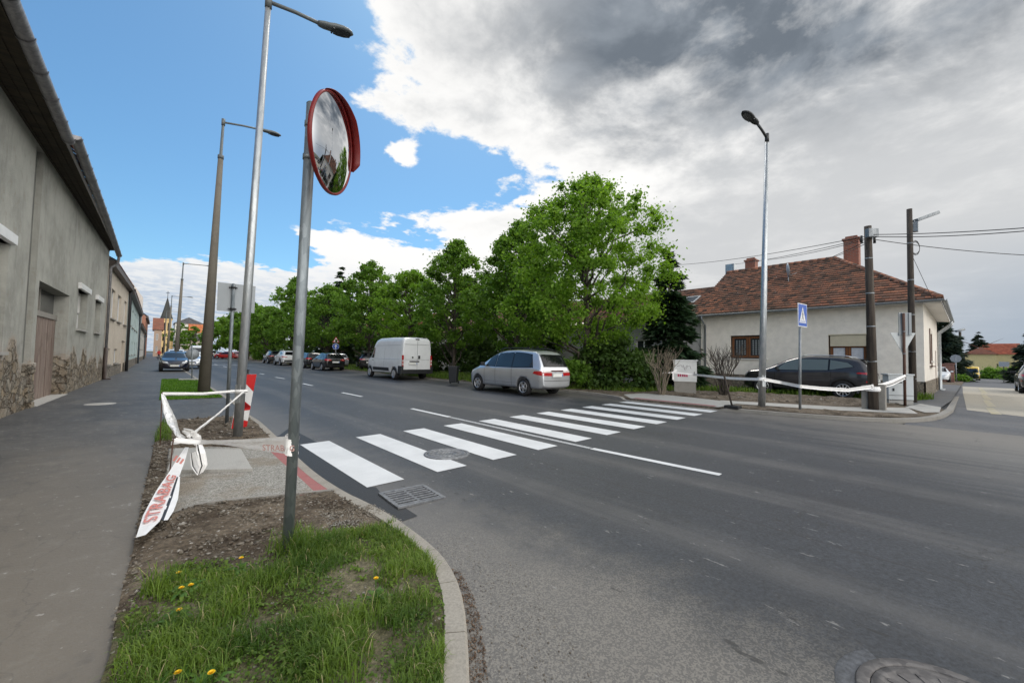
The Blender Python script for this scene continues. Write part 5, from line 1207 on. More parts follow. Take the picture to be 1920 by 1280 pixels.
# backs of signs on the near side
def post(e, B, T_, r, mat, name='post'): mb = MB(); mb.tube([B - vec(0, 0, .1), T_], r, 16); mb.tube([T_, T_ + vec(0, 0, .02)], [r, r * .4], 16); return rel(e, mb.build(name, MAT[mat]))
B = Vector(G(425, 795, NEAR)); T_ = Vector(AP(438, 533, B)); e = empty('road_sign', B, 0, 'grey back of a rectangular road sign on a post beside the taped lamp', 'road sign')
post(e, B, T_, .034, 'dull_galvanised')
cen = T_ - vec(0, 0, .37) + vec(0, .05, 0); bx = Vector(AP(407, 529, B)); bw = (Vector(AP(466, 535, B)) - bx).length
mb = MB(); mb.box((bx.x + bw / 2, cen.y + .0, (T_.z + AP(407, 585, B)[2]) / 2 + .02), (bw, .012, T_.z - AP(407, 585, B)[2])); rel(e, mb.build('sign_plate', MAT['sign_back'], bevel=.004))
mb = MB()
for z in (T_.z - .07, AP(407, 582, B)[2] + .04): mb.tube([vec(T_.x - .0, T_.y, z - .02), vec(T_.x, T_.y, z + .02)], .045, 12); mb.box((T_.x, T_.y + .02, z), (.15, .03, .03))
rel(e, mb.build('clamp', MAT['black_plastic']))
# hazard marker board, red and white chevrons
B = Vector(G(458, 808, NEAR)); e = empty('hazard_marker', B, 0, 'red and white striped hazard board behind the taped lamp post', 'hazard marker')
tl, tr, bl, br = [Vector(AP(px, py, B)) for px, py in ((462, 702), (481, 704), (452, 805), (461, 806))]
top_z = tl.z; d_ = vec(.93, .37, 0)
wd = .30; cx = Vector(AP(450, 806, B)) + vec(0, .12, 0); cx.z = B.z
lean = (Vector(AP(469, 703, B)) + vec(0, .12, 0) - cx); lean.z = 0
H0, H1 = .05, top_z - B.z; mb = MB(); mbr = MB()
def hp(u, v): p = cx + lean * ((v - H0) / (H1 - H0)) + d_ * (u * wd / 2); return p + vec(0, 0, v)
nrm_h = d_.cross(vec(0, 0, 1)).normalized(); nrm_h = nrm_h if nrm_h.dot(Vector(CAMP) - cx) > 0 else -nrm_h
vs = [hp(-1, H0), hp(1, H0), hp(1, H1), hp(-1, H1)]; mb.add(vs + [v - nrm_h * .02 for v in vs], [(0, 1, 2, 3), (7, 6, 5, 4), (0, 4, 5, 1), (1, 5, 6, 2), (2, 6, 7, 3), (3, 7, 4, 0)])
for (u0, v0), (u1, v1), (u2, v2), (u3, v3) in [((-1, H1), (1, H1), (1, H1 - .24), (1, H1 - .25)), ((-1, H1), (1, H1 - .25), (1, H1 - .36), (-1, H1 - .08)), ((-1, H1 - .42), (1, H1 - .66), (1, H1 - .74), (-1, H1 - .74)), ((-1, H1 - .42), (1, H1 - .68), (-1, H1 - .74), (-1, H1 - .73)), ((-1, H0 + .22), (1, H0 + .12), (1, H0), (-1, H0))]:
    mb.add([hp(u0, v0) + nrm_h * .003, hp(u1, v1) + nrm_h * .003, hp(u2, v2) + nrm_h * .003, hp(u3, v3) + nrm_h * .003], [(0, 1, 2, 3)], 1)
rel(e, mb.build('board', [MAT['white_sign'], MAT['sign_red']]))
mb = MB(); mb.tube([cx - nrm_h * .03, hp(0, H1) - nrm_h * .03 + vec(0, 0, .10)], .022, 8); rel(e, mb.build('post', MAT['black_plastic']))
# round sign back on a low base
B = Vector(G(360, 713, NEAR)); T_ = Vector(AP(360, 647, B)); e = empty('road_sign', B, 0, 'grey back of a round road sign on a portable stand on the lawn edge', 'road sign')
post(e, B, T_, .03, 'dull_galvanised'); c = Vector(AP(361, 664, B))
mb = MB(); mb.lathe([(.30, -.01), (.30, .01), (0, .01)], 32, Matrix.Translation(c + vec(0, .05, 0)) @ Matrix.Rotation(R(90), 4, 'X')); mb.lathe([(.30, -.01), (0, -.01)], 32, Matrix.Translation(c + vec(0, .05, 0)) @ Matrix.Rotation(R(90), 4, 'X')); rel(e, mb.build('sign_plate', MAT['sign_back']))
mb = MB(); mb.box(B + vec(-.1, 0, .05), (.95, .38, .10)); rel(e, mb.build('stand', MAT['pale_concrete'], bevel=.02))

# pedestrian crossing sign across the road
B = Vector(G(1500, 770, FAR)); T_ = Vector(AP(1499, 604, B)); e = empty('road_sign', B, 0, 'blue pedestrian crossing sign on a slim grey post beside the crossing', 'road sign')
post(e, B, Vector(AP(1500, 585, B)), .035, 'grey_metal')
yaw_s = R(-7); ux = vec(math.cos(yaw_s), math.sin(yaw_s), 0) ; cz = (AP(1504, 572, B)[2] + AP(1504, 611, B)[2]) / 2
ctr = Vector(AP(1504.5, 591, B)) ; nn = vec(-math.sin(yaw_s), math.cos(yaw_s), 0); nn = nn if nn.dot(Vector(CAMP) - ctr) > 0 else -nn
s2 = .31; mb = MB()
def sp(u, v, o=0): return ctr + ux * u * s2 + vec(0, 0, v * .335) + nn * o
mb.add([sp(-1, -1, -.006), sp(1, -1, -.006), sp(1, 1, -.006), sp(-1, 1, -.006), sp(-1, -1, .006), sp(1, -1, .006), sp(1, 1, .006), sp(-1, 1, .006)], [(3, 2, 1, 0), (4, 5, 6, 7), (0, 1, 5, 4), (1, 2, 6, 5), (2, 3, 7, 6), (3, 0, 4, 7)], 0)
mb.add([sp(-.93, -.93, .008), sp(.93, -.93, .008), sp(.93, .93, .008), sp(-.93, .93, .008)], [(0, 1, 2, 3)], 1)
mb.add([sp(-.74, -.66, .010), sp(.74, -.66, .010), sp(0, .72, .010)], [(0, 1, 2)], 0)
for pts_ in [[(-.06, .30), (.06, .30), (.06, .42), (-.06, .42)], [(-.09, -.12), (.09, -.12), (.07, .26), (-.07, .26)], [(-.28, -.40), (-.18, -.40), (.02, -.12), (-.08, -.12)], [(.16, -.40), (.26, -.40), (.08, -.12), (-.02, -.12)], [(-.2, .0), (-.16, .06), (.0, .22), (.02, .15)], [(.2, .0), (.16, .06), (.0, .22), (-.02, .15)]]:
    mb.add([sp(u, v, .012) for u, v in pts_], [(0, 1, 2, 3)], 2)
for k in range(5):
    u = -.5 + .25 * k; mb.add([sp(u - .05, -.62, .012), sp(u + .05, -.62, .012), sp(u * .85 + .04, -.45, .012), sp(u * .85 - .04, -.45, .012)], [(0, 1, 2, 3)], 1)
rel(e, mb.build('sign_plate', [MAT['white_sign'], MAT['sign_blue'], MAT['black_plastic']], recalc=False))
# give-way sign back with box signs, by the cabinet
B = Vector(G(1697, 760, FAR)); T_ = Vector(AP(1694, 588, B)); e = empty('road_sign', B, 0, 'tall sign and triangular sign seen from behind on one brown post', 'road sign')
post(e, B, T_, .04, 'rusty_steel'); rt = vec(_r0[0], _r0[1], 0); fw_ = vec(_f[0], _f[1], 0).normalized()
c = Vector(AP(1700, 607, B)); mb = MB(); Mz = Matrix((rt, fw_, vec(0, 0, 1))).transposed(); mb.box(c + fw_ * .06, (.44, .02, .78), M=Mz); mb.box(c + fw_ * .05 + rt * -.12, (.03, .05, .76), M=Mz); mb.box(c + fw_ * .05 + rt * .12, (.03, .05, .76), M=Mz); rel(e, mb.build('sign_plate', MAT['sign_back'], bevel=.004))
c = Vector(AP(1697, 634, B)) + fw_ * .07; hw, hh = .44, .26
mb = MB(); tri = [c + rt * -hw + vec(0, 0, hh * .75), c + rt * hw + vec(0, 0, hh * .75), c + vec(0, 0, -hh * 2.1)]; mb.add(tri + [p + fw_ * .012 for p in tri], [(0, 1, 2), (5, 4, 3), (0, 3, 4, 1), (1, 4, 5, 2), (2, 5, 3, 0)]); rel(e, mb.build('triangle_plate', MAT['cabinet_grey']))
mb = MB()
for z in (.80, .56, .28): mb.tube([B.lerp(T_, z), B.lerp(T_, z) + vec(0, 0, .03)], .05, 10)
rel(e, mb.build('clamp', MAT['grey_metal']))
# one-way and warning sign over the parked cars
B = vec(13.9, 41.5, gz(14) + FAR); sc_k = ((np.asarray(B) - CAMP) @ _f)
B = Vector(AX(629, 690, 14.0)); B.z = gz(14) + FAR; T_ = Vector(AP(630, 632, B)); e = empty('road_sign', B, 0, 'blue round arrow sign under a warning triangle above the parked black cars', 'road sign')
post(e, B, T_, .035, 'grey_metal'); c = Vector(AP(629.5, 649.5, B)); r_s = (AP(629, 643.5, B)[2] - AP(629, 655.5, B)[2]) / 2
vd = (Vector(CAMP) - c); vd.z = 0; vd.normalize(); vr = vec(-vd.y, vd.x, 0)
MD = Matrix((vr, vec(0, 0, 1), vd)).transposed().to_4x4(); MD.translation = c + vd * .05
mb = MB(); mb.lathe([(0, .0), (r_s * .92, .0)], 28, MD, 1); mb.lathe([(r_s * .92, .0), (r_s, .0), (r_s, -.02), (0, -.02)], 28, MD, 0)
def dp(u, v): return MD @ vec(u * r_s, v * r_s, .006)
mb.add([dp(-.11, -.65), dp(.11, -.65), dp(.11, .1), dp(-.11, .1)], [(0, 1, 2, 3)], 0); mb.add([dp(-.42, .05), dp(.42, .05), dp(0, .7)], [(0, 1, 2)], 0)
rel(e, mb.build('arrow_plate', [MAT['white_sign'], MAT['sign_blue']], recalc=False))
c2 = Vector(AP(630, 638, B)); MD.translation = c2 + vd * .05; tr_ = r_s * 1.05
mb = MB(); t3 = lambda k, o: [MD @ vec(-tr_ * k, -tr_ * .62 * k, o), MD @ vec(tr_ * k, -tr_ * .62 * k, o), MD @ vec(0, tr_ * 1.1 * k, o)]
mb.add(t3(1, 0), [(0, 1, 2)], 1); mb.add(t3(.72, .004), [(0, 1, 2)], 0); mb.add([MD @ vec(x, y, .008) for x, y in ((-.06, -.22), (.06, -.22), (.08, .1), (-.08, .1))], [(0, 1, 2, 3)], 2); rel(e, mb.build('warning_plate', [MAT['white_sign'], MAT['sign_red'], MAT['black_plastic']], recalc=False))

# ------------------------------------------------------------------ tapes
def text_mesh(s_, size):
    cu = bpy.data.curves.new('lettering', 'FONT'); cu.body = s_; cu.size = size; cu.align_x = 'LEFT'; cu.space_character = 1.05; cu.offset = .02 * size
    o = bpy.data.objects.new('lettering', cu); COL.objects.link(o); dg = bpy.context.evaluated_depsgraph_get(); me = bpy.data.meshes.new_from_object(o.evaluated_get(dg))
    bm = bmesh.new(); bm.from_mesh(me); bmesh.ops.triangulate(bm, faces=bm.faces)
    for _ in range(2): bmesh.ops.subdivide_edges(bm, edges=[e for e in bm.edges if e.calc_length() > .09 * size], cuts=1, use_grid_fill=False); bmesh.ops.triangulate(bm, faces=bm.faces)
    bm.verts.index_update(); vs = [v.co.copy() for v in bm.verts]; fs = [tuple(v.index for v in f.verts) for f in bm.faces]; bm.free(); bpy.data.objects.remove(o); bpy.data.meshes.remove(me); return vs, fs
def ribbon(mb, pts, w_, up=(0, 0, 1), twist=0.0, black=True, crumple=.0, cols=6, seed=0, bulge=1.0):
    """tape along points, width across 'up'; a black stripe near one edge"""
    r2 = random.Random(seed); pts = [Vector(p) for p in pts]
    P_ = [pts[0]]
    for a, b in zip(pts, pts[1:]):
        n = max(2, int((b - a).length / .06))
        n = min(n, 30)
        P_ += [a.lerp(b, i / n) for i in range(1, n + 1)]
    n = len(P_); ws = w_ if hasattr(w_, '__len__') else [w_] * len(pts)
    vs = []
    for i, p in enumerate(P_):
        d = (P_[min(i + 1, n - 1)] - P_[max(i - 1, 0)]).normalized(); u_ = Vector(up); u_ = (u_ - d * u_.dot(d)).normalized(); s_ = d.cross(u_)
        q_ = i / (n - 1) * (len(ws) - 1); k = min(int(q_), len(ws) - 2); wi = ws[k] + (ws[k + 1] - ws[k]) * (q_ - k)
        a = twist * i / n + (r2.uniform(-1, 1) * crumple * 6)
        ax = (u_ * math.cos(a) + s_ * math.sin(a)).normalized()
        for c in range(cols + 1):
            o = (c / cols - .5) * wi
            vs.append(p + ax * o + s_ * (r2.uniform(-1, 1) * crumple + .35 * bulge * wi * math.sin(c / cols * 6.3 + seed) * (.25 if crumple else .1)))
    for i in range(n - 1):
        for c in range(cols):
            k = i * (cols + 1) + c
            mb.add([vs[k], vs[k + 1], vs[k + cols + 2], vs[k + cols + 1]], [(0, 1, 2, 3)], 1 if (black and c == 1) else 0, True)
    return mb
def pd(px, py, depth): return Vector(CAMP + ray(px, py) * depth)
root = empty('barrier_tape', (.3, 6.4, NEAR), 0, 'white barrier tape with red lettering tied between mirror post, lamp and stakes', 'barrier tape')
mb = MB(); dn = (np.asarray(post_near[0]) - CAMP) @ _f
stk2 = G(317, 900, NEAR); dk_ = (stk2 - CAMP) @ _f; dl = (G(445, 820, NEAR) - CAMP) @ _f; s1 = G(300, 838, NEAR); ds1 = (s1 - CAMP) @ _f
kn = (357, 822); dkn = dk_ + .25
# wrap round the mirror post
pz = post_near[0] + (post_near[1] - post_near[0]) * (.5)
ctrp = pd(547.5, 833, dn); wr = []
for i in range(25):
    th = i / 24 * 2 * math.pi; wr.append(ctrp + vec(math.cos(th) * .045, math.sin(th) * .045, .02 * math.sin(th * 1)))
ribbon(mb, wr, .125, black=False, crumple=.0012, seed=2, bulge=0)
ribbon(mb, [ctrp + (p - ctrp) * 1.06 + vec(0, 0, .03) for p in wr], .07, black=False, crumple=.0012, seed=8, bulge=0)
ribbon(mb, [pd(540, 822, dn - .03), pd(470, 826, (dn + dkn) / 2 - .2), pd(375, 829, dkn - .15), pd(328, 824, dk_)], [.04, .035, .04, .06], up=(.1, .5, .85), black=False, crumple=.003, seed=3, bulge=.5)
ribbon(mb, [pd(540, 838, dn - .045), pd(480, 836, (dn + dkn) / 2 - .35), pd(400, 829, dkn - .2), pd(350, 825, dkn)], [.10, .06, .035, .05], up=(.1, .45, .85), black=False, crumple=.003, seed=4, bulge=.5)
ribbon(mb, [pd(322, 828, dk_), pd(340, 826, dkn - .1), pd(366, 830, dkn)], [.07, .06, .05], black=False, crumple=.006, seed=9)
# knot
for k in range(5): ribbon(mb, [pd(344 + 5 * k, 806 + 3 * k, dkn), pd(356 + 3 * k, 812 + 2 * k, dkn - .05), pd(368 + k, 822 + 3 * k, dkn)], [.05, .11, .07], up=(.3, .2, .9), twist=.8, black=(k == 2), crumple=.012, seed=20 + k)
# up to the lamp and along to the stake
ribbon(mb, [pd(358, 816, dkn), pd(410, 775, (dkn + dl) / 2), pd(459, 733, dl - .09)], [.05, .035, .05], black=True, crumple=.003, seed=5)
ribbon(mb, [pd(305, 738, ds1), pd(380, 738, (ds1 + dl) / 2), pd(440, 733, dl - .1)], [.055, .05, .05], black=True, crumple=.002, seed=6)
ribbon(mb, [pd(305, 738, ds1), pd(312, 765, ds1 - .3), pd(322, 790, ds1 - .7), pd(334, 815, dkn + .1), pd(345, 822, dkn)], [.04, .10, .11, .07, .05], up=(.9, .2, .2), twist=.5, black=False, crumple=.012, seed=7)
cl = Vector(pd(452, 733, dl)); wl = [cl + vec(math.cos(i / 16 * 6.283) * .104, math.sin(i / 16 * 6.283) * .104, 0) for i in range(17)]; ribbon(mb, wl, .07, black=True, crumple=.002, seed=11)
# hanging loop
ribbon(mb, [pd(372, 828, dkn), pd(378, 850, dkn - .1), pd(382, 872, dkn - .1), pd(375, 888, dkn - .12), pd(366, 872, dkn - .05), pd(361, 848, dkn)], [.05, .09, .09, .07, .09, .06], up=(.9, .3, .2), black=True, crumple=.004, seed=12)
# the torn end lying towards the pavement, lettered
top = pd(352, 836, dkn - .05); bot = G(262, 1004, NEAR + .12); bot = Vector(bot); dtop, dbot = dkn - .05, (np.asarray(bot) - CAMP) @ _f
def tp(px, py):                                                     # the sheet falls evenly from the knot to the ground
    v = min(1, max(0, (py - 836) / (1004 - 836))); return pd(px, py, dtop + (dbot - dtop) * v)
left_e = [(347, 838), (331, 862), (316, 886), (304, 903), (292, 921), (280, 943), (268, 966), (261, 988), (255, 1007)]
mid_e = [(354, 838), (346, 866), (337, 890), (331, 905), (325, 921), (317, 940), (308, 960), (299, 977), (273, 1002)]
for i in range(len(left_e) - 1):
    n = 5
    for c in range(n):
        L = lambda e_, f_, t_: tuple(e_[k] + (f_[k] - e_[k]) * t_ for k in range(2))
        wv = lambda c_, i_: .008 * math.sin(c_ * 1.5 + i_ * .9)
        q4 = [tp(*L(left_e[i], mid_e[i], c / n)), tp(*L(left_e[i], mid_e[i], (c + 1) / n)), tp(*L(left_e[i + 1], mid_e[i + 1], (c + 1) / n)), tp(*L(left_e[i + 1], mid_e[i + 1], c / n))]
        mb.add(q4, [(0, 1, 2, 3)], 0, True)
r_in = [(333, 893), (327, 910), (320, 930), (312, 950), (304, 972)]; r_bk = [(336, 893), (331, 910), (325, 931), (317, 953), (309, 974)]; r_out = [(338, 893), (337, 912), (334, 935), (326, 957), (315, 974)]
off = Vector(-_f) * .012
for i in range(4):
    mb.add([tp(*r_in[i]) + off, tp(*r_bk[i]) + off, tp(*r_bk[i + 1]) + off, tp(*r_in[i + 1]) + off], [(0, 1, 2, 3)], 1, True); mb.add([tp(*r_bk[i]) + off, tp(*r_out[i]) + off * .2, tp(*r_out[i + 1]) + off * .2, tp(*r_bk[i + 1]) + off], [(0, 1, 2, 3)], 0, True)
# lettering, reading upwards along the tape
vs, fs = text_mesh('STRABAG', 1.0); W_ = max(v.x for v in vs); Hh = .72
cl_ = lambda e_, t_: tuple(np.interp(t_ * (len(e_) - 1), range(len(e_)), [p[k] for p in e_]) for k in range(2))
def on_tape(u, v, t0=.86, t1=.28):
    t_ = t0 + (t1 - t0) * u; a, b = cl_(left_e, t_), cl_(mid_e, t_); s_ = .18 + .68 * (1 - v); p = tuple(a[k] + (b[k] - a[k]) * s_ for k in range(2)); return tp(*p) + Vector(-_f) * .012 + vec(0, 0, .016)
mb.add([on_tape(v.x / W_, v.y / Hh) for v in vs], fs, 2)
for k in range(3): 
    a = [(331, 853), (337, 856), (343, 859)][k]; mb.add([tp(a[0], a[1]) - Vector(_f) * .006, tp(a[0] + 4, a[1] + 1) - Vector(_f) * .006, tp(a[0] - 3, a[1] + 11) - Vector(_f) * .006, tp(a[0] - 7, a[1] + 10) - Vector(_f) * .006], [(0, 1, 2, 3)], 2)
# lettering marks on the band round the post and the knot
vs2, fs2 = text_mesh('STRABAG', 1.0)
def on_band(u, v):
    px, py = 492 + 60 * u, 844 - 11 * v; dd = dn - .06 + (.22 * (1 - u) ** 1.5); return pd(px, py + 1.5 * u, dd)
mb.add([on_band(v.x / W_, v.y / Hh) for v in vs2], fs2, 3)
rel(root, mb.build('tape', [MAT['tape_white'], MAT['tape_black'], MAT['tape_red'], MAT['tape_pink']], recalc=False))
for (b, t_, label) in (((300, 838), (304, 735), 'taller thin rusty stake holding the tape at the soil corner'), ((316, 900), (325, 822), 'shorter rusty stake under the tape knot beside the slab')):
    B = Vector(G(*b, NEAR)); T_ = Vector(AP(*t_, B)); mb = MB(); mb.tube([B - vec(0, 0, .1), T_], .008, 6); tag(mb.build('stake', MAT['rusty_steel']), label, 'stake')
# tape across the road: bush - box - lamp - sign - pole - cabinet
mb = MB(); lb = Vector(G(1428, 765, FAR)); dl2 = (np.asarray(lb) - CAMP) @ _f; dwk = (G(1500, 770, FAR) - CAMP) @ _f; dp1 = (np.asarray(B1) - CAMP) @ _f; dsg = (G(1697, 760, FAR) - CAMP) @ _f; dbx = (G(1285, 737, FAR) - CAMP) @ _f - .6
ribbon(mb, [pd(1243, 699, dbx), pd(1262, 698, dbx), pd(1300, 702, dbx - .3), pd(1370, 709, dl2 + 1.5), pd(1423, 711, dl2 - .12)], [.05, .08, .09, .09, .09], black=False, crumple=.003, seed=31)
ribbon(mb, [pd(1262, 698, dbx), pd(1262, 712, dbx)], .14, up=(1, 0, 0), black=False, seed=32); ribbon(mb, [pd(1262, 698, dbx), pd(1269, 693, dbx)], .09, black=False, seed=33)
ribbon(mb, [pd(1433, 711, dl2 - .12), pd(1465, 717, dl2), pd(1500, 724, dwk - .05), pd(1540, 728, dwk + .2), pd(1590, 731, dp1 - .3), pd(1634, 725, dp1 - .19)], [.09, .08, .09, .10, .10, .12], black=False, crumple=.003, seed=34)
ribbon(mb, [pd(1634, 725, dp1 - .19), pd(1655, 723, dp1 + .3), pd(1675, 717, dp1 + .9), pd(1698, 706, dsg - .06)], [.14, .16, .18, .16], black=True, crumple=.004, seed=35)
wl = [Vector(AP(1427.6, 710, lb)) + vec(math.cos(i / 16 * 6.283) * .107, math.sin(i / 16 * 6.283) * .107, 0) for i in range(17)]; ribbon(mb, wl, .10, black=False, seed=36)
wl = [B1.lerp(T1, .115) + vec(math.cos(i / 16 * 6.283) * .175, math.sin(i / 16 * 6.283) * .175, 0) for i in range(17)]; ribbon(mb, wl, .15, black=False, crumple=.003, seed=37)
o = mb.build('barrier_tape', [MAT['tape_white'], MAT['tape_black']], recalc=False); tag(o, 'long white barrier tape across the road strung past the grey car', 'barrier tape')
# leaning post on a rubber foot
B = Vector(G(1374, 766, FAR)); T_ = Vector(AP(1356, 697, B)); e = empty('warning_post', B, 0, 'leaning dark stake on a rubber foot at the far kerb', 'marker post')
mb = MB(); mb.tube([B, T_], .028, 8); rel(e, mb.build('stake', MAT['pole_wood'])); mb = MB(); mb.box(B + vec(.0, 0, .05), (.30, .40, .10), rz=R(0)); rel(e, mb.build('rubber_foot', MAT['rubber'], bevel=.03))

# cabinets and bin
B = Vector(G(1284, 737, FAR)); e = empty('utility_cabinet', B, 0, 'white utility cabinet with red label and scribbles standing in the verge grass', 'utility cabinet')
tz = AP(1285, 677, B)[2] - B.z; bz = AP(1285, 715, B)[2] - B.z; wd_ = (Vector(AP(1305, 700, B)) - Vector(AP(1265, 700, B))).length
fx = -1; Mz = Matrix.Rotation(R(-66), 3, 'Z')
mb = MB(); mb.box((0, 0, (tz + bz) / 2), (wd_, .38, tz - bz), M=None); mb.box((0, 0, tz + .03), (wd_ + .06, .44, .06)); bd = mb.build('body', MAT['box_white'], e, bevel=.012)
mb = MB(); mb.box((0, 0, bz / 2), (wd_ - .06, .34, bz + .08)); mb.build('plinth', MAT['old_concrete'], e)
mb = MB()
for u in (-.23, -.15, -.06, .02, .10): mb.box((u - .03, -.193, bz + .26), (.065, .006, .11))
mb.box((-.06, -.193, bz + .35), (.36, .004, .025)); mb.build('label_plate', MAT['label_red'], e)
mb = MB(); r5 = random.Random(5); pts_ = [vec(-.32 + .05 * k, -.194, tz - .25 + r5.uniform(-.1, .1)) for k in range(12)]
mb.tube(pts_, .008, 4); mb.tube([p + vec(.02, 0, -.05) for p in pts_[3:9]], .007, 4); mb.build('scribble', MAT['graffiti'], e)
mb = MB(); mb.box((wd_ / 2 - .10, -.20, bz + .35), (.02, .03, .16)); mb.build('handle', MAT['black_plastic'], e)
e.rotation_euler = (0, 0, R(-62))
B = Vector(G(1684, 757, FAR)); e = empty('utility_cabinet', B, 0, 'pale grey meter cabinet against the house plinth, behind the brown sign post', 'utility cabinet')
h_ = AP(1684, 705, B)[2] - B.z
mb = MB(); mb.box((0, 0, h_ / 2 + .1), (.72, .36, h_ - .12)); mb.box((0, 0, h_ + .06), (.78, .42, .05)); mb.build('body', MAT['cabinet_grey'], e, bevel=.012)
mb = MB(); mb.box((0, 0, .06), (.70, .34, .16)); mb.build('plinth', MAT['pale_concrete'], e)
mb = MB(); mb.box((-.02, -.185, h_ * .78), (.12, .01, .04)); mb.box((-.22, -.185, h_ * .52), (.05, .02, .10)); mb.box((0, -.183, h_ * .32), (.70, .008, .012)); mb.build('lock', MAT['black_plastic'], e)
e.rotation_euler = (0, 0, R(-58))
B = Vector(G(850, 719, FAR)); e = empty('wheelie_bin', B, 0, 'dark wheelie bin on the verge edge between white van and silver minivan', 'waste bin'); e.rotation_euler = (0, 0, R(-50)); e.scale = (.82, .82, .88)
mb = MB(); hb = 1.06; mb.add([(x * k, y * k, z) for z, k in ((.08, .44), (.95, .56)) for x, y in ((-.5, -.5), (.5, -.5), (.5, .5), (-.5, .5))], [(3, 2, 1, 0), (4, 5, 6, 7), (0, 1, 5, 4), (1, 2, 6, 5), (2, 3, 7, 6), (3, 0, 4, 7)]); mb.build('body', MAT['bin_plastic'], e, bevel=.03)
mb = MB(); mb.box((0, 0, .985), (.62, .62, .07)); mb.tube([(-.22, .34, .96), (.22, .34, .96)], .02, 8); mb.build('lid', MAT['bin_plastic'], e, bevel=.03)
for s_ in (-1, 1): mb = MB(); mb.tube([(s_ * .24, .22, .10), (s_ * .29, .22, .10)], .10, 16); mb.build('wheel', MAT['rubber'], e)
# brick piers, board, far stop sign in the side street
for k, (x, y, lab) in enumerate(((58, 1.3, 'nearer reddish brick gate pier in the side street'), (61.5, 1.9, 'farther reddish brick gate pier in the side street'))):
    mb = MB(); mb.box((x, y, gz(x) + .9), (.55, .55, 1.8)); mb.box((x, y, gz(x) + 1.85), (.7, .7, .12)); tag(mb.build('gate_pier', MAT['brick_pier'], bevel=.02), lab, 'gate pier', 'gate piers in the side street')
B = Vector((62, 2.6, gz(62))); B = Vector(AX(1793, 700, 62)); B.z = gz(62) + .05; T_ = Vector(AP(1792, 667, B)); e = empty('road_sign', B, 0, 'distant grey octagonal sign back at the start of the side street hedge', 'road sign'); post(e, B, T_, .04, 'grey_metal')
mb = MB(); c = Vector(AP(1792, 672, B)); mb.lathe([(0, -.01), (.42, -.01), (.42, .01), (0, .01)], 8, Matrix.Translation(c) @ Matrix.Rotation(R(90), 4, 'Y'), 0, False); rel(e, mb.build('sign_plate', MAT['sign_back']))
B = Vector(AX(1882, 705, 80)); B.z = gz(80); T_ = Vector(AP(1882, 680, B)); e = empty('notice_board', B, 0, 'small white board on a post by the far garden fence', 'notice board'); post(e, B, T_, .04, 'pole_wood')
mb = MB(); c = Vector(AP(1882.5, 682.5, B)); mb.box(c - vec(.05, 0, 0), (.04, .85, .62)); rel(e, mb.build('board', MAT['white_sign']))
mb = MB()
mb.box((105, -9.6, gz(105) + .6), (110, .3, 2.0)); tag(mb.build('garden_wall', MAT['rubble']), 'low stone garden wall along the right of the side street', 'wall')
mb = MB(); 
for k in range(46): mb.box((58 + k * .62, -8.9, gz(58 + k * .62) + .75), (.5, .05, 1.5))
tag(mb.build('board_fence', MAT['board_grey']), 'weathered grey board fence along the right of the side street', 'fence')
B = Vector(AX(1800, 690, 75)); B.z = gz(75); T_ = Vector(AP(1800, 622, B)); e = empty('street_lamp', B, 0, 'distant pole with a short lamp arm before the dark conifer', 'street lamp', 'street lamps along the road'); post(e, B, T_, .12, 'pole_wood', 'pole')
mb = MB(); a, b = Vector(AP(1792, 621, B)), Vector(AP(1808, 617, B)); mb.tube([a, b], .14, 8); rel(e, mb.build('lamp_head', MAT['grey_metal']))
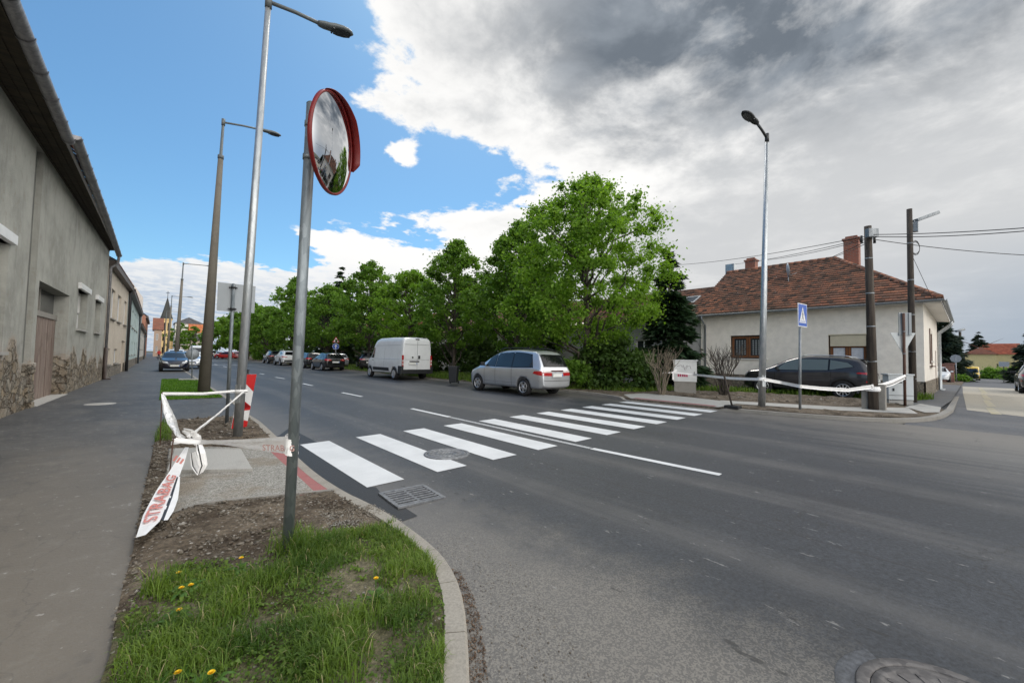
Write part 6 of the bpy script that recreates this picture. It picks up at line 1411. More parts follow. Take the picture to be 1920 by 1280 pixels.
# ------------------------------------------------------------------ vehicles
def interp(tab, x): return float(np.interp(x, [p[0] for p in tab], [p[1] for p in tab]))
SPEC = {
 'mpv': dict(L=4.75, top=[(-2.38, .92), (-2.34, 1.10), (-2.22, 1.30), (-2.02, 1.62), (-1.85, 1.71), (-.9, 1.77), (-.1, 1.75), (.35, 1.66), (.75, 1.51), (1.35, 1.16), (1.5, 1.08), (1.95, .95), (2.22, .78), (2.36, .58)],
     belt=[(-2.38, .88), (-2.2, 1.02), (-1.8, 1.07), (.9, 1.02), (1.4, .99), (1.95, .86), (2.22, .70), (2.36, .50)], bot=[(-2.38, .36), (-2.2, .26), (2.1, .24), (2.36, .30)],
     half=[(-2.38, .74), (-2.25, .83), (-1.6, .89), (1.4, .89), (1.95, .81), (2.22, .68), (2.36, .50)], tr=[(-2.38, .90), (-2.0, .80), (-1.8, .78), (.3, .77), (.8, .80), (1.4, .86), (2.36, .9)],
     axles=(-1.42, 1.46), R=.325, side=[[(.92, 1.09), (.30, 1.07), (.30, 1.56), (.52, 1.50), (.72, 1.40)], [(.22, 1.07), (-.72, 1.07), (-.72, 1.63), (.22, 1.58)], [(-.78, 1.07), (-1.86, 1.10), (-1.70, 1.56), (-1.3, 1.61), (-.78, 1.635)]],
     rear=[(-.66, 1.10), (.66, 1.10), (.60, 1.57), (-.60, 1.57)], wind=[(-.66, 1.12), (.66, 1.12), (.52, 1.60), (-.52, 1.60)]),
 'van': dict(L=5.4, top=[(-2.70, .8), (-2.695, 2.28), (-2.66, 2.42), (-2.5, 2.50), (-1, 2.54), (.6, 2.52), (1.05, 2.44), (1.35, 2.24), (1.95, 1.42), (2.1, 1.28), (2.45, 1.14), (2.62, .98), (2.7, .7)],
     belt=[(-2.7, .75), (-2.69, 1.25), (1.7, 1.22), (2.1, 1.14), (2.5, .98), (2.7, .62)], bot=[(-2.7, .42), (-2.5, .36), (2.4, .30), (2.7, .36)],
     half=[(-2.7, .96), (-2.6, 1.0), (1.5, 1.02), (2.1, .97), (2.5, .84), (2.7, .66)], tr=[(-2.7, .91), (.8, .90), (1.4, .86), (2.0, .84), (2.7, .9)],
     axles=(-1.72, 2.02 - .2), R=.345, side=[[(1.95, 1.30), (1.15, 1.24), (1.15, 1.92), (1.42, 1.92), (1.62, 1.72)]], rear=None, wind=[(-.80, 1.36), (.80, 1.36), (.72, 2.12), (-.72, 2.12)]),
 'suv': dict(L=4.48, top=[(-2.24, .88), (-2.21, 1.02), (-2.12, 1.16), (-1.92, 1.45), (-1.78, 1.55), (-1.1, 1.63), (-.2, 1.65), (.2, 1.60), (.6, 1.46), (1.1, 1.18), (1.25, 1.10), (1.9, 1.02), (2.12, .92), (2.24, .66)],
     belt=[(-2.24, .84), (-2.0, 1.06), (-1.2, 1.07), (1.0, .98), (1.25, 1.0), (1.9, .93), (2.12, .84), (2.24, .58)], bot=[(-2.24, .42), (-2.1, .30), (1.9, .24), (2.24, .32)],
     half=[(-2.24, .72), (-2.1, .83), (-1.5, .92), (1.4, .92), (1.95, .82), (2.15, .66), (2.24, .48)], tr=[(-2.24, .9), (-1.8, .74), (.3, .74), (1.1, .84), (2.24, .88)],
     axles=(-1.32, 1.37), R=.35, side=[[(.86, 1.06), (.10, 1.06), (.10, 1.50), (.40, 1.44), (.62, 1.32)], [(.02, 1.06), (-.86, 1.09), (-.86, 1.50), (.02, 1.51)], [(-.92, 1.10), (-1.62, 1.24), (-1.46, 1.38), (-.92, 1.49)]],
     rear=[(-.58, 1.16), (.58, 1.16), (.50, 1.46), (-.50, 1.46)], wind=[(-.64, 1.14), (.64, 1.14), (.50, 1.52), (-.50, 1.52)]),
 'hatch': dict(L=4.2, top=[(-2.1, .78), (-2.07, .95), (-1.95, 1.06), (-1.62, 1.36), (-1.4, 1.42), (-.5, 1.47), (-.05, 1.46), (.35, 1.36), (.95, 1.03), (1.1, .97), (1.7, .86), (1.98, .72), (2.1, .52)],
     belt=[(-2.1, .74), (-1.9, .93), (-1.2, .93), (.9, .90), (1.1, .88), (1.7, .79), (1.98, .64), (2.1, .46)], bot=[(-2.1, .36), (-1.95, .24), (1.85, .20), (2.1, .27)],
     half=[(-2.1, .68), (-1.9, .80), (-1.3, .87), (1.1, .87), (1.7, .79), (1.98, .64), (2.1, .46)], tr=[(-2.1, .9), (-1.5, .74), (.2, .73), (1.0, .83), (2.1, .88)],
     axles=(-1.28, 1.30), R=.31, side=[[(.72, .95), (.02, .95), (.02, 1.34), (.22, 1.30), (.48, 1.16)], [(-.05, .95), (-.82, .97), (-.82, 1.34), (-.05, 1.35)], [(-.88, .98), (-1.40, 1.06), (-1.22, 1.28), (-.88, 1.33)]],
     rear=[(-.58, 1.02), (.58, 1.02), (.48, 1.33), (-.48, 1.33)], wind=[(-.62, 1.0), (.62, 1.0), (.50, 1.36), (-.50, 1.36)]),
}
_body_cache = {}
def body_mesh(kind):
    """lofted shell with wheel arches cut out; returns (mesh without materials, BVH of the uncut shell)"""
    if kind in _body_cache: return _body_cache[kind]
    S_ = SPEC[kind]; L_ = S_['L']; xs = sorted(set([p[0] for p in S_['top']] + list(np.linspace(-L_ / 2 + .25, L_ / 2 - .3, 9))))
    bm = bmesh.new(); rings = []
    for x in xs:
        zt, zb, w_, tr_ = interp(S_['top'], x), interp(S_['bot'], x), interp(S_['half'], x), interp(S_['tr'], x); zl = min(interp(S_['belt'], x), zt - .025); zb = min(zb, zl - .08)
        wt = w_ * (tr_ if zt - zl > .25 else max(tr_, .9)); rr_ = min(.13, .45 * (zt - zl)); c = zb + (zl - zb) * .50
        half = [(0, zb), (w_ * .7, zb), (w_ * .95, zb + .05), (w_ * 1.0, c), (w_ * .985, zl - .02), (w_ * .965, zl), (wt, zt - rr_), (wt * .90, zt - rr_ * .25), (wt * .5, zt), (0, zt + .012)]
        ring = [bm.verts.new((x, y, z)) for y, z in half] + [bm.verts.new((x, -y, z)) for y, z in half[-2:0:-1]]; rings.append(ring)
    n = len(rings[0])
    for a, b in zip(rings, rings[1:]):
        for k in range(n): bm.faces.new((a[k], a[(k + 1) % n], b[(k + 1) % n], b[k]))
    bm.faces.new(rings[0][::-1]); bm.faces.new(rings[-1])
    bmesh.ops.recalc_face_normals(bm, faces=bm.faces)
    cr = bm.edges.layers.float.new('crease_edge')
    for a, b in zip(rings, rings[1:]):
        for k in (2, 5, n - 2, n - 5):
            e_ = bm.edges.get((a[k], b[k]))
            if e_: e_[cr] = .55
    for ring in (rings[0], rings[-1]):
        for k in range(n):
            e_ = bm.edges.get((ring[k], ring[(k + 1) % n])); e_[cr] = .75 if kind == 'van' and ring is rings[0] else .35
    me = bpy.data.meshes.new('shell'); bm.to_mesh(me); bm.free()
    o = bpy.data.objects.new('shell', me); COL.objects.link(o); o.modifiers.new('s', 'SUBSURF').levels = 2
    dg = bpy.context.evaluated_depsgraph_get(); full = bpy.data.meshes.new_from_object(o.evaluated_get(dg))
    bvh = BVHTree.FromPolygons([v.co.copy() for v in full.vertices], [tuple(p.vertices) for p in full.polygons])
    o.modifiers.clear(); o.data = full
    mb = MB(); Rr = S_['R'] * 1.16
    for ax in S_['axles']:
        for s_ in (-1, 1):
            y0, y1 = s_ * .62, s_ * 1.4
            mb.tube([(ax, y0, S_['R'] + .02), (ax, y1, S_['R'] + .02)], Rr, 28, 0)
    cu = mb.build('cutter', MAT['dark_void']); full.materials.append(MAT['paint_white'])
    md = o.modifiers.new('b', 'BOOLEAN'); md.object = cu; md.operation = 'DIFFERENCE'; md.solver = 'EXACT'
    try: md.material_mode = 'TRANSFER'
    except Exception: pass
    dg = bpy.context.evaluated_depsgraph_get(); dg.update(); cut = bpy.data.meshes.new_from_object(o.evaluated_get(dg))
    if len(cut.polygons) < 50: cut = full.copy()
    bpy.data.objects.remove(o); bpy.data.objects.remove(cu)
    cut.polygons.foreach_set('use_smooth', [p.material_index == 0 for p in cut.polygons])
    _body_cache[kind] = (cut, bvh); return _body_cache[kind]
def drape(bvh, pts, mode, off=.006, nu=14, nv=6, mat=None, name='panel', parent=None, mbx=None, mi=0):
    """patch laid on the shell. pts: outline, lower edge then back along the upper edge; modes L/R (x,z), F/B (y,z)"""
    h = len(pts)
    if h == 4: low, up = [pts[0], pts[1]], [pts[3], pts[2]]
    else: low, up = [pts[0], pts[1]], [pts[-1]] + pts[-2:1:-1]
    def along(line, t_):
        d = [0]
        for a, b in zip(line, line[1:]): d.append(d[-1] + math.hypot(b[0] - a[0], b[1] - a[1]))
        q_ = t_ * d[-1]
        return tuple(np.interp(q_, d, [p[k] for p in line]) for k in (0, 1))
    V = []; ok = {}
    for i in range(nu + 1):
        a, b = along(low, i / nu), along(up, i / nu)
        for j in range(nv + 1):
            p = (a[0] + (b[0] - a[0]) * j / nv, a[1] + (b[1] - a[1]) * j / nv)
            if mode in 'LR': s_ = 1 if mode == 'L' else -1; o, d = Vector((p[0], 3 * s_, p[1])), Vector((0, -s_, 0))
            else: s_ = 1 if mode == 'F' else -1; o, d = Vector((5 * s_, p[0], p[1])), Vector((-s_, 0, 0))
            loc, nn, idx, dist = bvh.ray_cast(o, d)
            if loc is None: loc = V[-1] if V else o + d * 3; nn = -d
            if nn.dot(d) > 0: nn = -nn
            V.append(loc + nn * off if isinstance(loc, Vector) else loc)
    Fq = [(i * (nv + 1) + j, (i + 1) * (nv + 1) + j, (i + 1) * (nv + 1) + j + 1, i * (nv + 1) + j + 1) for i in range(nu) for j in range(nv)]
    m_ = mbx or MB(); m_.add(V, Fq, mi, True)
    if mbx is None: return m_.build(name, MAT[mat], parent)
def flip(pts): return [(-a, b) for a, b in pts]
def wheel(parent, x, s_, R_, W_, half, style='five'):
    M_ = Matrix.Translation((x, s_ * (half - .06), R_)) @ Matrix.Rotation(R(-90 * s_), 4, 'X')
    mb = MB(); mb.lathe([(R_ * .64, -.16), (R_ * .92, -.16), (R_, -.12), (R_, .03), (R_ * .965, .055), (R_ * .80, .065), (R_ * .66, .045), (R_ * .64, .03)], 32, M_); w_ = mb.build('wheel', MAT['rubber'], parent)
    mb = MB(); mb.lathe([(R_ * .655, .055), (R_ * .60, .05), (R_ * .58, .0), (0, -.02)], 28, M_, 1); mb.lathe([(R_ * .66, .050), (R_ * .655, .06), (R_ * .60, .056), (R_ * .585, .03)], 28, M_, 0)
    n = {'five': 5, 'ten': 10, 'cover': 16}[style]
    mb.lathe([(R_ * .17, .03), (R_ * .15, .055), (0, .06)], 14, M_, 0)
    if style == 'cover': mb.lathe([(R_ * .6, .045), (R_ * .4, .06), (0, .062)], 20, M_, 0)
    for k in range(n):
        a = 2 * math.pi * k / n + .3; wd = R_ * (.20 if n == 5 else .085); ca, sa = math.cos(a), math.sin(a)
        q_ = [vec(R_ * .12 * ca - wd * .7 * sa, R_ * .12 * sa + wd * .7 * ca, .05), vec(R_ * .12 * ca + wd * .7 * sa, R_ * .12 * sa - wd * .7 * ca, .05), vec(R_ * .62 * ca + wd * .5 * sa, R_ * .62 * sa - wd * .5 * ca, .048), vec(R_ * .62 * ca - wd * .5 * sa, R_ * .62 * sa + wd * .5 * ca, .048)]
        if style != 'cover': mb.add([M_ @ p for p in q_] + [M_ @ (p - vec(0, 0, .04)) for p in q_], [(0, 1, 2, 3), (0, 4, 5, 1), (1, 5, 6, 2), (2, 6, 7, 3), (3, 7, 4, 0)], 0)
    mb.build('rim', [MAT['alloy'], MAT['dark_void']], w_); return w_
def vehicle(kind, name, label, cat, loc, heading, paintname, scale=1.0, detail=True, group=None, style='five', plate=True):
    S_ = SPEC[kind]; cut, bvh = body_mesh(kind); e = empty(name, loc, heading, label, cat, group); e.scale = (scale,) * 3
    me = cut.copy(); me.materials.clear(); me.materials.append(MAT[paintname]); me.materials.append(MAT['dark_void']); b = link('body', me, e)
    hf = max(p[1] for p in S_['half']); L_ = S_['L']
    for s_ in (1, -1):
        m_ = 'L' if s_ > 0 else 'R'
        if kind != 'van':
            sd_ = S_['side']; mb = MB()
            for w_ in sd_:
                cx_, cz_ = sum(p[0] for p in w_) / len(w_), sum(p[1] for p in w_) / len(w_)
                drape(bvh, [(cx_ + (p[0] - cx_) * 1.09, cz_ + (p[1] - cz_) * 1.10) for p in w_], m_, .0025, 12, 6, mbx=mb)
            mb.build('window_frame', MAT['glass_band'], e)
        for w_ in S_['side']: drape(bvh, w_, m_, .006, 12, 6, 'pale_car_glass' if kind == 'suv' and detail else 'car_glass', 'side_window', e)
    drape(bvh, S_['wind'], 'F', .006, 12, 8, 'car_glass', 'windscreen', e)
    if S_['rear']: drape(bvh, S_['rear'], 'B', .006, 12, 8, 'dark_car_glass', 'rear_window', e)
    for ax in S_['axles']:
        for s_ in (1, -1): wheel(e, ax, s_, S_['R'], .2, hf * .985, style)
    # door seams, sill, handles
    for s_ in ('L', 'R'):
        mb = MB()
        for x in ({'mpv': (.98, .26, -.75), 'van': (2.0, 1.1, -.35), 'suv': (.92, .06, -.95), 'hatch': (.80, -.02, -.90)}[kind]):
            top = interp(S_['belt'], x) + (.02 if kind != 'van' else .6); drape(bvh, [(x - .006, interp(S_['bot'], x) + .12), (x + .006, interp(S_['bot'], x) + .12), (x + .006, top), (x - .006, top)], s_, .003, 1, 10, mbx=mb)
        mb.build('door_seam', MAT['dark_void'], e)
        zb = interp(S_['bot'], 0); lo, hi = S_['axles'][0] + S_['R'] * 1.25, S_['axles'][1] - S_['R'] * 1.25
        tmat = {'mpv': paintname, 'van': 'black_plastic', 'suv': 'black_plastic', 'hatch': paintname}[kind]
        if kind == 'van': drape(bvh, [(lo + .25, zb + .17), (hi - .12, zb + .17), (hi - .12, zb + .36), (lo + .25, zb + .36)], s_, .012, 14, 3, tmat, 'rubbing_strip', e)
        elif kind == 'suv': drape(bvh, [(lo, zb + .06), (hi, zb + .06), (hi, zb + .17), (lo, zb + .17)], s_, .008, 14, 3, tmat, 'sill_trim', e)
        for x in ({'mpv': (.36, .08), 'van': (1.25,), 'suv': (.18, -.78), 'hatch': (.12, -.72)}[kind]):
            z = interp(S_['belt'], x) - .12; drape(bvh, [(x - .10, z), (x + .10, z), (x + .10, z + .03), (x - .10, z + .03)], s_, .022, 4, 2, 'black_plastic' if kind in ('van', 'suv') else paintname, 'door_handle', e)
        sg = 1 if s_ == 'L' else -1; xm = {'mpv': 1.0, 'van': 1.85, 'suv': .82, 'hatch': .70}[kind]; zm = interp(S_['belt'], xm) + .06
        mb = MB(); hh = .26 if kind == 'van' else .14
        mb.box((xm, sg * (hf * .96 + .10), zm + hh / 2), (.10, .20 if kind != 'van' else .16, hh)); mb.box((xm, sg * hf * .95, zm + .02), (.06, .10, .05)); mb.build('wing_mirror', MAT['black_plastic' if kind in ('van', 'mpv', 'suv') else paintname], e, bevel=.03)
    # lights
    xf = L_ / 2
    HL = {'mpv': ([(.28, .66), (.66, .62), (.70, .78), (.40, .80)]), 'van': [(.50, .86), (.86, .80), (.88, 1.06), (.62, 1.04)], 'suv': [(.40, .80), (.74, .78), (.78, .92), (.46, .90)], 'hatch': [(.36, .60), (.66, .62), (.72, .76), (.44, .72)]}[kind]
    for f_ in (HL, flip(HL)): drape(bvh, f_, 'F', .008, 6, 5, 'head_glass', 'headlight', e)
    gr = {'mpv': [(-.26, .50), (.26, .50), (.28, .62), (-.28, .62)], 'van': [(-.5, .62), (.5, .62), (.44, .86), (-.44, .86)], 'suv': [(-.42, .62), (.42, .62), (.36, .82), (-.36, .82)], 'hatch': [(-.34, .40), (.34, .40), (.28, .58), (-.28, .58)]}[kind]
    drape(bvh, gr, 'F', .007, 8, 4, 'black_plastic', 'grille', e)
    if kind == 'mpv':
        for m_ in (lambda p: p, flip):
            drape(bvh, m_([(.30, .77), (.78, .79), (.77, .905), (.30, .895)]), 'B', .010, 8, 4, 'tail_red', 'tail_light', e); drape(bvh, m_([(.30, .898), (.76, .908), (.72, .985), (.30, .960)]), 'B', .010, 8, 3, 'tail_pale', 'tail_light', e)
        drape(bvh, [(2.38 - 4.73, .78), (-1.92, .86), (-2.0, .95), (-2.30, .95)], 'L', .010, 6, 4, 'tail_red', 'tail_light', e)
        drape(bvh, [(-.34, .93), (.34, .93), (.34, .99), (-.34, .99)], 'B', .012, 8, 2, 'tail_dark', 'plate_garnish', e)
        drape(bvh, [(-.82, .585), (.82, .585), (.82, .60), (-.82, .60)], 'B', .005, 12, 2, 'dark_void', 'bumper_line', e)
        for m_ in 'LR': drape(bvh, [(-.98, .46), (.98, .46), (.98, .472), (-.98, .472)], m_, .004, 12, 1, 'grey_metal', 'crease_shade', e)  # thin strip whose darker colour stands in for a crease's shading
        for s_ in (-1, 1): mb = MB(); mb.tube([(.2, s_ * .60, 1.77), (0, s_ * .60, 1.815), (-1.4, s_ * .60, 1.815), (-1.6, s_ * .60, 1.75)], .018, 6); mb.build('roof_rail', MAT['black_plastic'], e)
        mb = MB(); mb.tube([(-2.24, -.1, 1.12), (-2.21, .3, 1.2)], .012, 5); mb.build('wiper', MAT['black_plastic'], e)
    if kind == 'van':
        for s_ in (-1, 1):
            mb = MB(); mb.box((-2.70, s_ * .915, 1.08), (.06, .10, .74), 0); mb.box((-2.735, s_ * .915, 1.12), (.01, .08, .12), 1); mb.box((-2.735, s_ * .915, .94), (.01, .08, .12), 1); mb.build('tail_light', [MAT['tail_red'], MAT['tail_pale']], e)
            mb = MB(); mb.box((-2.55, s_ * .96, .60), (.42, .16, .46)); mb.build('bumper_corner', MAT['black_plastic'], e, bevel=.03)
        mb = MB(); mb.box((-2.73, 0, .50), (.12, 1.80, .26)); mb.build('rear_bumper', MAT['black_plastic'], e, bevel=.03)
        mb = MB(); mb.box((-2.705, .0, 1.45), (.012, .012, 1.72)); 
        for z in (1.20, 1.72 + .36): mb.box((-2.703, 0, z), (.012, 1.6, .014))
        mb.build('door_seam', MAT['grey_metal'], e)
        mb = MB(); mb.box((-2.715, -.12, 1.34), (.03, .12, .20)); mb.box((-2.715, .30, 1.33), (.02, .09, .09)); mb.box((-2.715, .18, 1.09), (.03, .62, .07)); mb.build('door_handle', MAT['black_plastic'], e, bevel=.008)
        mb = MB(); mb.box((-2.68, 0, 2.40), (.06, .22, .05)); mb.build('brake_light', MAT['dark_void'], e)
        for s_ in ('L', 'R'): drape(bvh, [(-2.55, 1.20), (1.05, 1.20), (1.05, 1.215), (-2.55, 1.215)], s_, .004, 12, 1, 'grey_metal', 'crease_shade', e); drape(bvh, [(-2.55, 2.02), (1.05, 2.02), (1.05, 2.035), (-2.55, 2.035)], s_, .004, 12, 1, 'grey_metal', 'crease_shade', e)  # grey lines paint in the shading of the side creases
    if kind in ('suv', 'hatch'):
        tl = [(.36, .92), (.80, .90), (.80, 1.02), (.36, .98)] if kind == 'suv' else [(.34, .82), (.74, .80), (.74, .95), (.40, .92)]
        for f_ in (tl, flip(tl)): drape(bvh, f_, 'B', .009, 8, 4, 'tail_red', 'tail_light', e)
        sl_ = [(-2.12, .93), (-1.70, .99), (-1.78, 1.04), (-2.10, 1.03)] if kind == 'suv' else [(-2.02, .82), (-1.76, .86), (-1.84, .94), (-2.0, .95)]
        for m_ in 'LR': drape(bvh, sl_, m_, .009, 6, 3, 'tail_red', 'tail_light', e)
        if kind == 'suv':
            for m_ in 'LR': drape(bvh, [(-2.1, .66), (-1.98, .66), (-1.98, .72), (-2.1, .72)], m_, .009, 3, 2, 'tail_red', 'reflector', e)
            drape(bvh, [(-.8, .40), (.8, .40), (.8, .60), (-.8, .60)], 'B', .008, 10, 3, 'black_plastic', 'lower_bumper', e); drape(bvh, [(-.8, .32), (.8, .32), (.8, .46), (-.8, .46)], 'F', .008, 10, 3, 'black_plastic', 'lower_bumper', e)
            mb = MB(); mb.box((-1.98, 0, 1.52), (.36, 1.02, .035)); mb.build('roof_spoiler', MAT[paintname], e, bevel=.01)
            for s_ in (-1, 1):
                mb = MB(); mb.tube([(.05, s_ * .62, 1.60), (-.2, s_ * .62, 1.68), (-1.4, s_ * .60, 1.655), (-1.6, s_ * .60, 1.58)], .017, 6); mb.build('roof_rail', MAT['alloy'], e)
                for ax in S_['axles']:
                    mb = MB(); n = 20; vs = []
                    for i in range(n + 1):
                        th = math.pi * (-.08 + 1.16 * i / n)
                        for rr_ in (S_['R'] * 1.15, S_['R'] * 1.36): vs.append((ax + math.cos(th) * rr_, rr_, S_['R'] + .02 + math.sin(th) * rr_))
                    V2 = []
                    for (x, r_q, z) in vs:
                        loc = bvh.ray_cast(Vector((x, 3 * s_, z)), Vector((0, -s_, 0)))[0]; V2.append((x, (loc.y if loc else s_ * .9) + s_ * .008, z))
                    mb.add(V2, [(2 * i, 2 * i + 1, 2 * i + 3, 2 * i + 2) for i in range(n)], 0, True); mb.build('arch_trim', MAT['black_plastic'], e)
    if plate:
        for mode, y0, z in (('B', 0 if kind != 'van' else .28, {'mpv': .80, 'van': .98, 'suv': .72, 'hatch': .70}[kind]), ('F', 0, {'mpv': .42, 'van': .50, 'suv': .52, 'hatch': .44}[kind])):
            mb = MB(); x = (-L_ / 2 if mode == 'B' else L_ / 2); hit = bvh.ray_cast(Vector((x * 3, y0, z)), Vector((-np.sign(x), 0, 0)))[0]; x = hit.x if hit else x; s_ = np.sign(x)
            mb.box((x + s_ * .03, y0, z), (.04, .54, .125), 0); mb.box((x + s_ * .052, y0 + (.24 * s_), z), (.003, .04, .10), 1)
            mb.build('license_plate', [MAT['plate'], MAT['sign_blue']], e)
    return e
def face_y(sgn=1): return R(90) if sgn > 0 else R(-90)              # heading along +Y / -Y
gzf = lambda x, d=0: gz(x) + d
SC = 1.09
# silver minivan parked beyond the crossing, nose away from the camera
P_ = (Vector(G(982, 743)) + Vector(G(896, 731))) / 2
vehicle('mpv', 'parked_minivan', 'silver minivan parked on the far road edge in front of the big tree', 'minivan', (P_.x + .86, P_.y - .02, gz(P_.x + .8)), R(90), 'paint_silver', 1.03, style='five')
# white panel van
P_ = (Vector(G(738, 713)) + Vector(G(690, 706))) / 2
vehicle('van', 'parked_van', 'white high roofed panel van parked in front of the bin', 'van', (P_.x + 1.0 * SC, P_.y, gz(P_.x + 1)), R(90), 'paint_white', 1.03, style='cover')
# dark grey SUV on the verge before the house
vehicle('suv', 'parked_suv', 'dark grey SUV parked on the verge before the white corner house', 'SUV', (21.95, 4.88, gz(21) + FAR - .05), R(91.5), 'paint_graphite', 1.07, style='ten')
# the row of cars beyond the van
def far_car(kind, px, Y, label, col, name='parked_car', heading=R(90), scale=SC, X=None, cat='car', style='five', z=None, group='cars parked along the far road edge'):
    x = AY(px, 680, Y)[0] if X is None else X
    return vehicle(kind, name, label, cat, (x, Y, gz(x) if z is None else z), heading, col, scale, group=group, style=style)
far_car('hatch', 614, 39.5, 'black hatchback with pale roofless rear lights, nearest of the far row beside the arrow sign', 'paint_black', scale=1.1)['label'] = 'black hatchback parked under the blue arrow sign, ahead of the white van'
far_car('hatch', 580, 46.5, 'black estate car half hidden by the mirror post, behind the hatchback under the arrow sign', 'paint_black', scale=1.12)
far_car('suv', 536, 56.0, 'white SUV parked left of the mirror post among black cars', 'paint_white')
far_car('suv', 512, 66.0, 'black SUV farthest of the dark cars, left of the white SUV', 'paint_black')
far_car('hatch', 516, 74.0, 'pale car roof showing behind the farthest black SUV', 'paint_white', X=14.6)
far_car('hatch', 606, 47.0, 'pale car behind the black hatchback, only its light roof showing', 'paint_silver', X=15.2)
far_car('suv', 662, 38.0, 'dark car parked off the road under the trees left of the white van', 'paint_black', X=15.9, heading=R(60))
far_car('suv', 705, 43.0, 'dark car half hidden behind the white van cab under the trees', 'paint_graphite', X=17.4, heading=R(75))
far_car('hatch', 424, 108.0, 'red car parked far up the road beyond the sign post', 'paint_red', heading=R(140)); far_car('hatch', 452, 112.0, 'second red car partly hidden behind the taped lamp post', 'paint_red', heading=R(140), X=14.0)
far_car('hatch', 410, 118.0, 'silver car parked far up the road left of the red one', 'paint_silver'); far_car('suv', 400, 126.0, 'dark grey car far up the road beside the concrete lamp post', 'paint_graphite')
# left side: cars on the pavement edge, noses towards us
vehicle('hatch', 'parked_car', 'dark blue hatchback facing the camera on the left pavement edge', 'car', (AY(327, 690, 41.5)[0] + .0, 42.8, NEAR), R(-90), 'paint_navy', 1.06, group='cars parked along the left pavement')
far_car('hatch', 351, 50.5, 'silver car parked right behind the dark blue hatchback', 'paint_silver', heading=R(-90), X=2.75, z=NEAR, group='cars parked along the left pavement')
far_car('suv', 331, 60, 'white car two places behind the dark blue hatchback', 'paint_white', heading=R(-90), X=2.0, z=NEAR, group='cars parked along the left pavement')
far_car('van', 375, 104, 'white delivery van far up the road, seen past the concrete lamp post', 'paint_white', heading=R(-90), X=6.6, group='cars far up the road', name='delivery_van', cat='van', style='cover')
# side street
P_ = Vector(AX(1822, 706, 92)); 
vehicle('van', 'yellow_van', 'small yellow van coming down the side street towards the junction', 'van', (AX(1822, 700, 90)[0], AX(1822, 700, 90)[1], gz(90)), R(180), 'paint_yellow', .80, style='cover')
vehicle('suv', 'waiting_car', 'dark car with pale roof at the right photo edge in the side street', 'car', (38.8, -2.78, gz(38)), R(0), 'paint_black', 1.06)
vehicle('hatch', 'white_car', 'white car parked past the house downpipes in the side street', 'car', (AX(1759, 695, 58)[0], AX(1759, 695, 58)[1], gz(58) + .08), R(180), 'paint_white', 1.0)
# ------------------------------------------------------------------ trees, shrubs, grass
def leaf_quads(C, rad, n, size, rg, flat=.0, droop=0.0):
    """n leaf faces scattered in puffs of centre C (m,3) and radius rad (m,)"""
    m = len(C); idx = rg.integers(0, m, n); d = rg.normal(size=(n, 3)); d /= np.linalg.norm(d, axis=1)[:, None]
    rr_ = np.abs(rg.normal(size=n)) * .62; P = C[idx] + d * (rr_ * rad[idx])[:, None] * np.array([1.1, 1.1, .85])
    nrm = d * .6 + rg.normal(size=(n, 3)) * .7 + np.array([0, 0, .5 + flat]); nrm /= np.linalg.norm(nrm, axis=1)[:, None]
    a = np.cross(nrm, rg.normal(size=(n, 3))); a /= np.linalg.norm(a, axis=1)[:, None]; b = np.cross(nrm, a)
    s_ = size * (0.65 + .7 * rg.random(n))[:, None]
    V = np.stack([P - a * s_ * .5, P + b * s_ * .42 + a * .05 * s_, P + a * s_ * .55 - np.array([0, 0, 1]) * s_ * droop, P - b * s_ * .42 + a * .05 * s_], 1).reshape(-1, 3)
    Q = np.arange(4 * n).reshape(n, 4); return V, Q, idx
def limb(mb, a, b, r0, r1, rg, wob=.12, n=6, seg=6):
    a, b = Vector(a), Vector(b); L_ = (b - a).length; pts = []
    for i in range(n + 1):
        p = a.lerp(b, i / n); k = math.sin(math.pi * i / n) * wob * L_
        pts.append(p + Vector((rg.normal() * .3 * k, rg.normal() * .3 * k, .25 * k)))
    pts[0] = a; mb.tube(pts, [r0 + (r1 - r0) * (i / n) for i in range(n + 1)], seg, cap=False); return pts
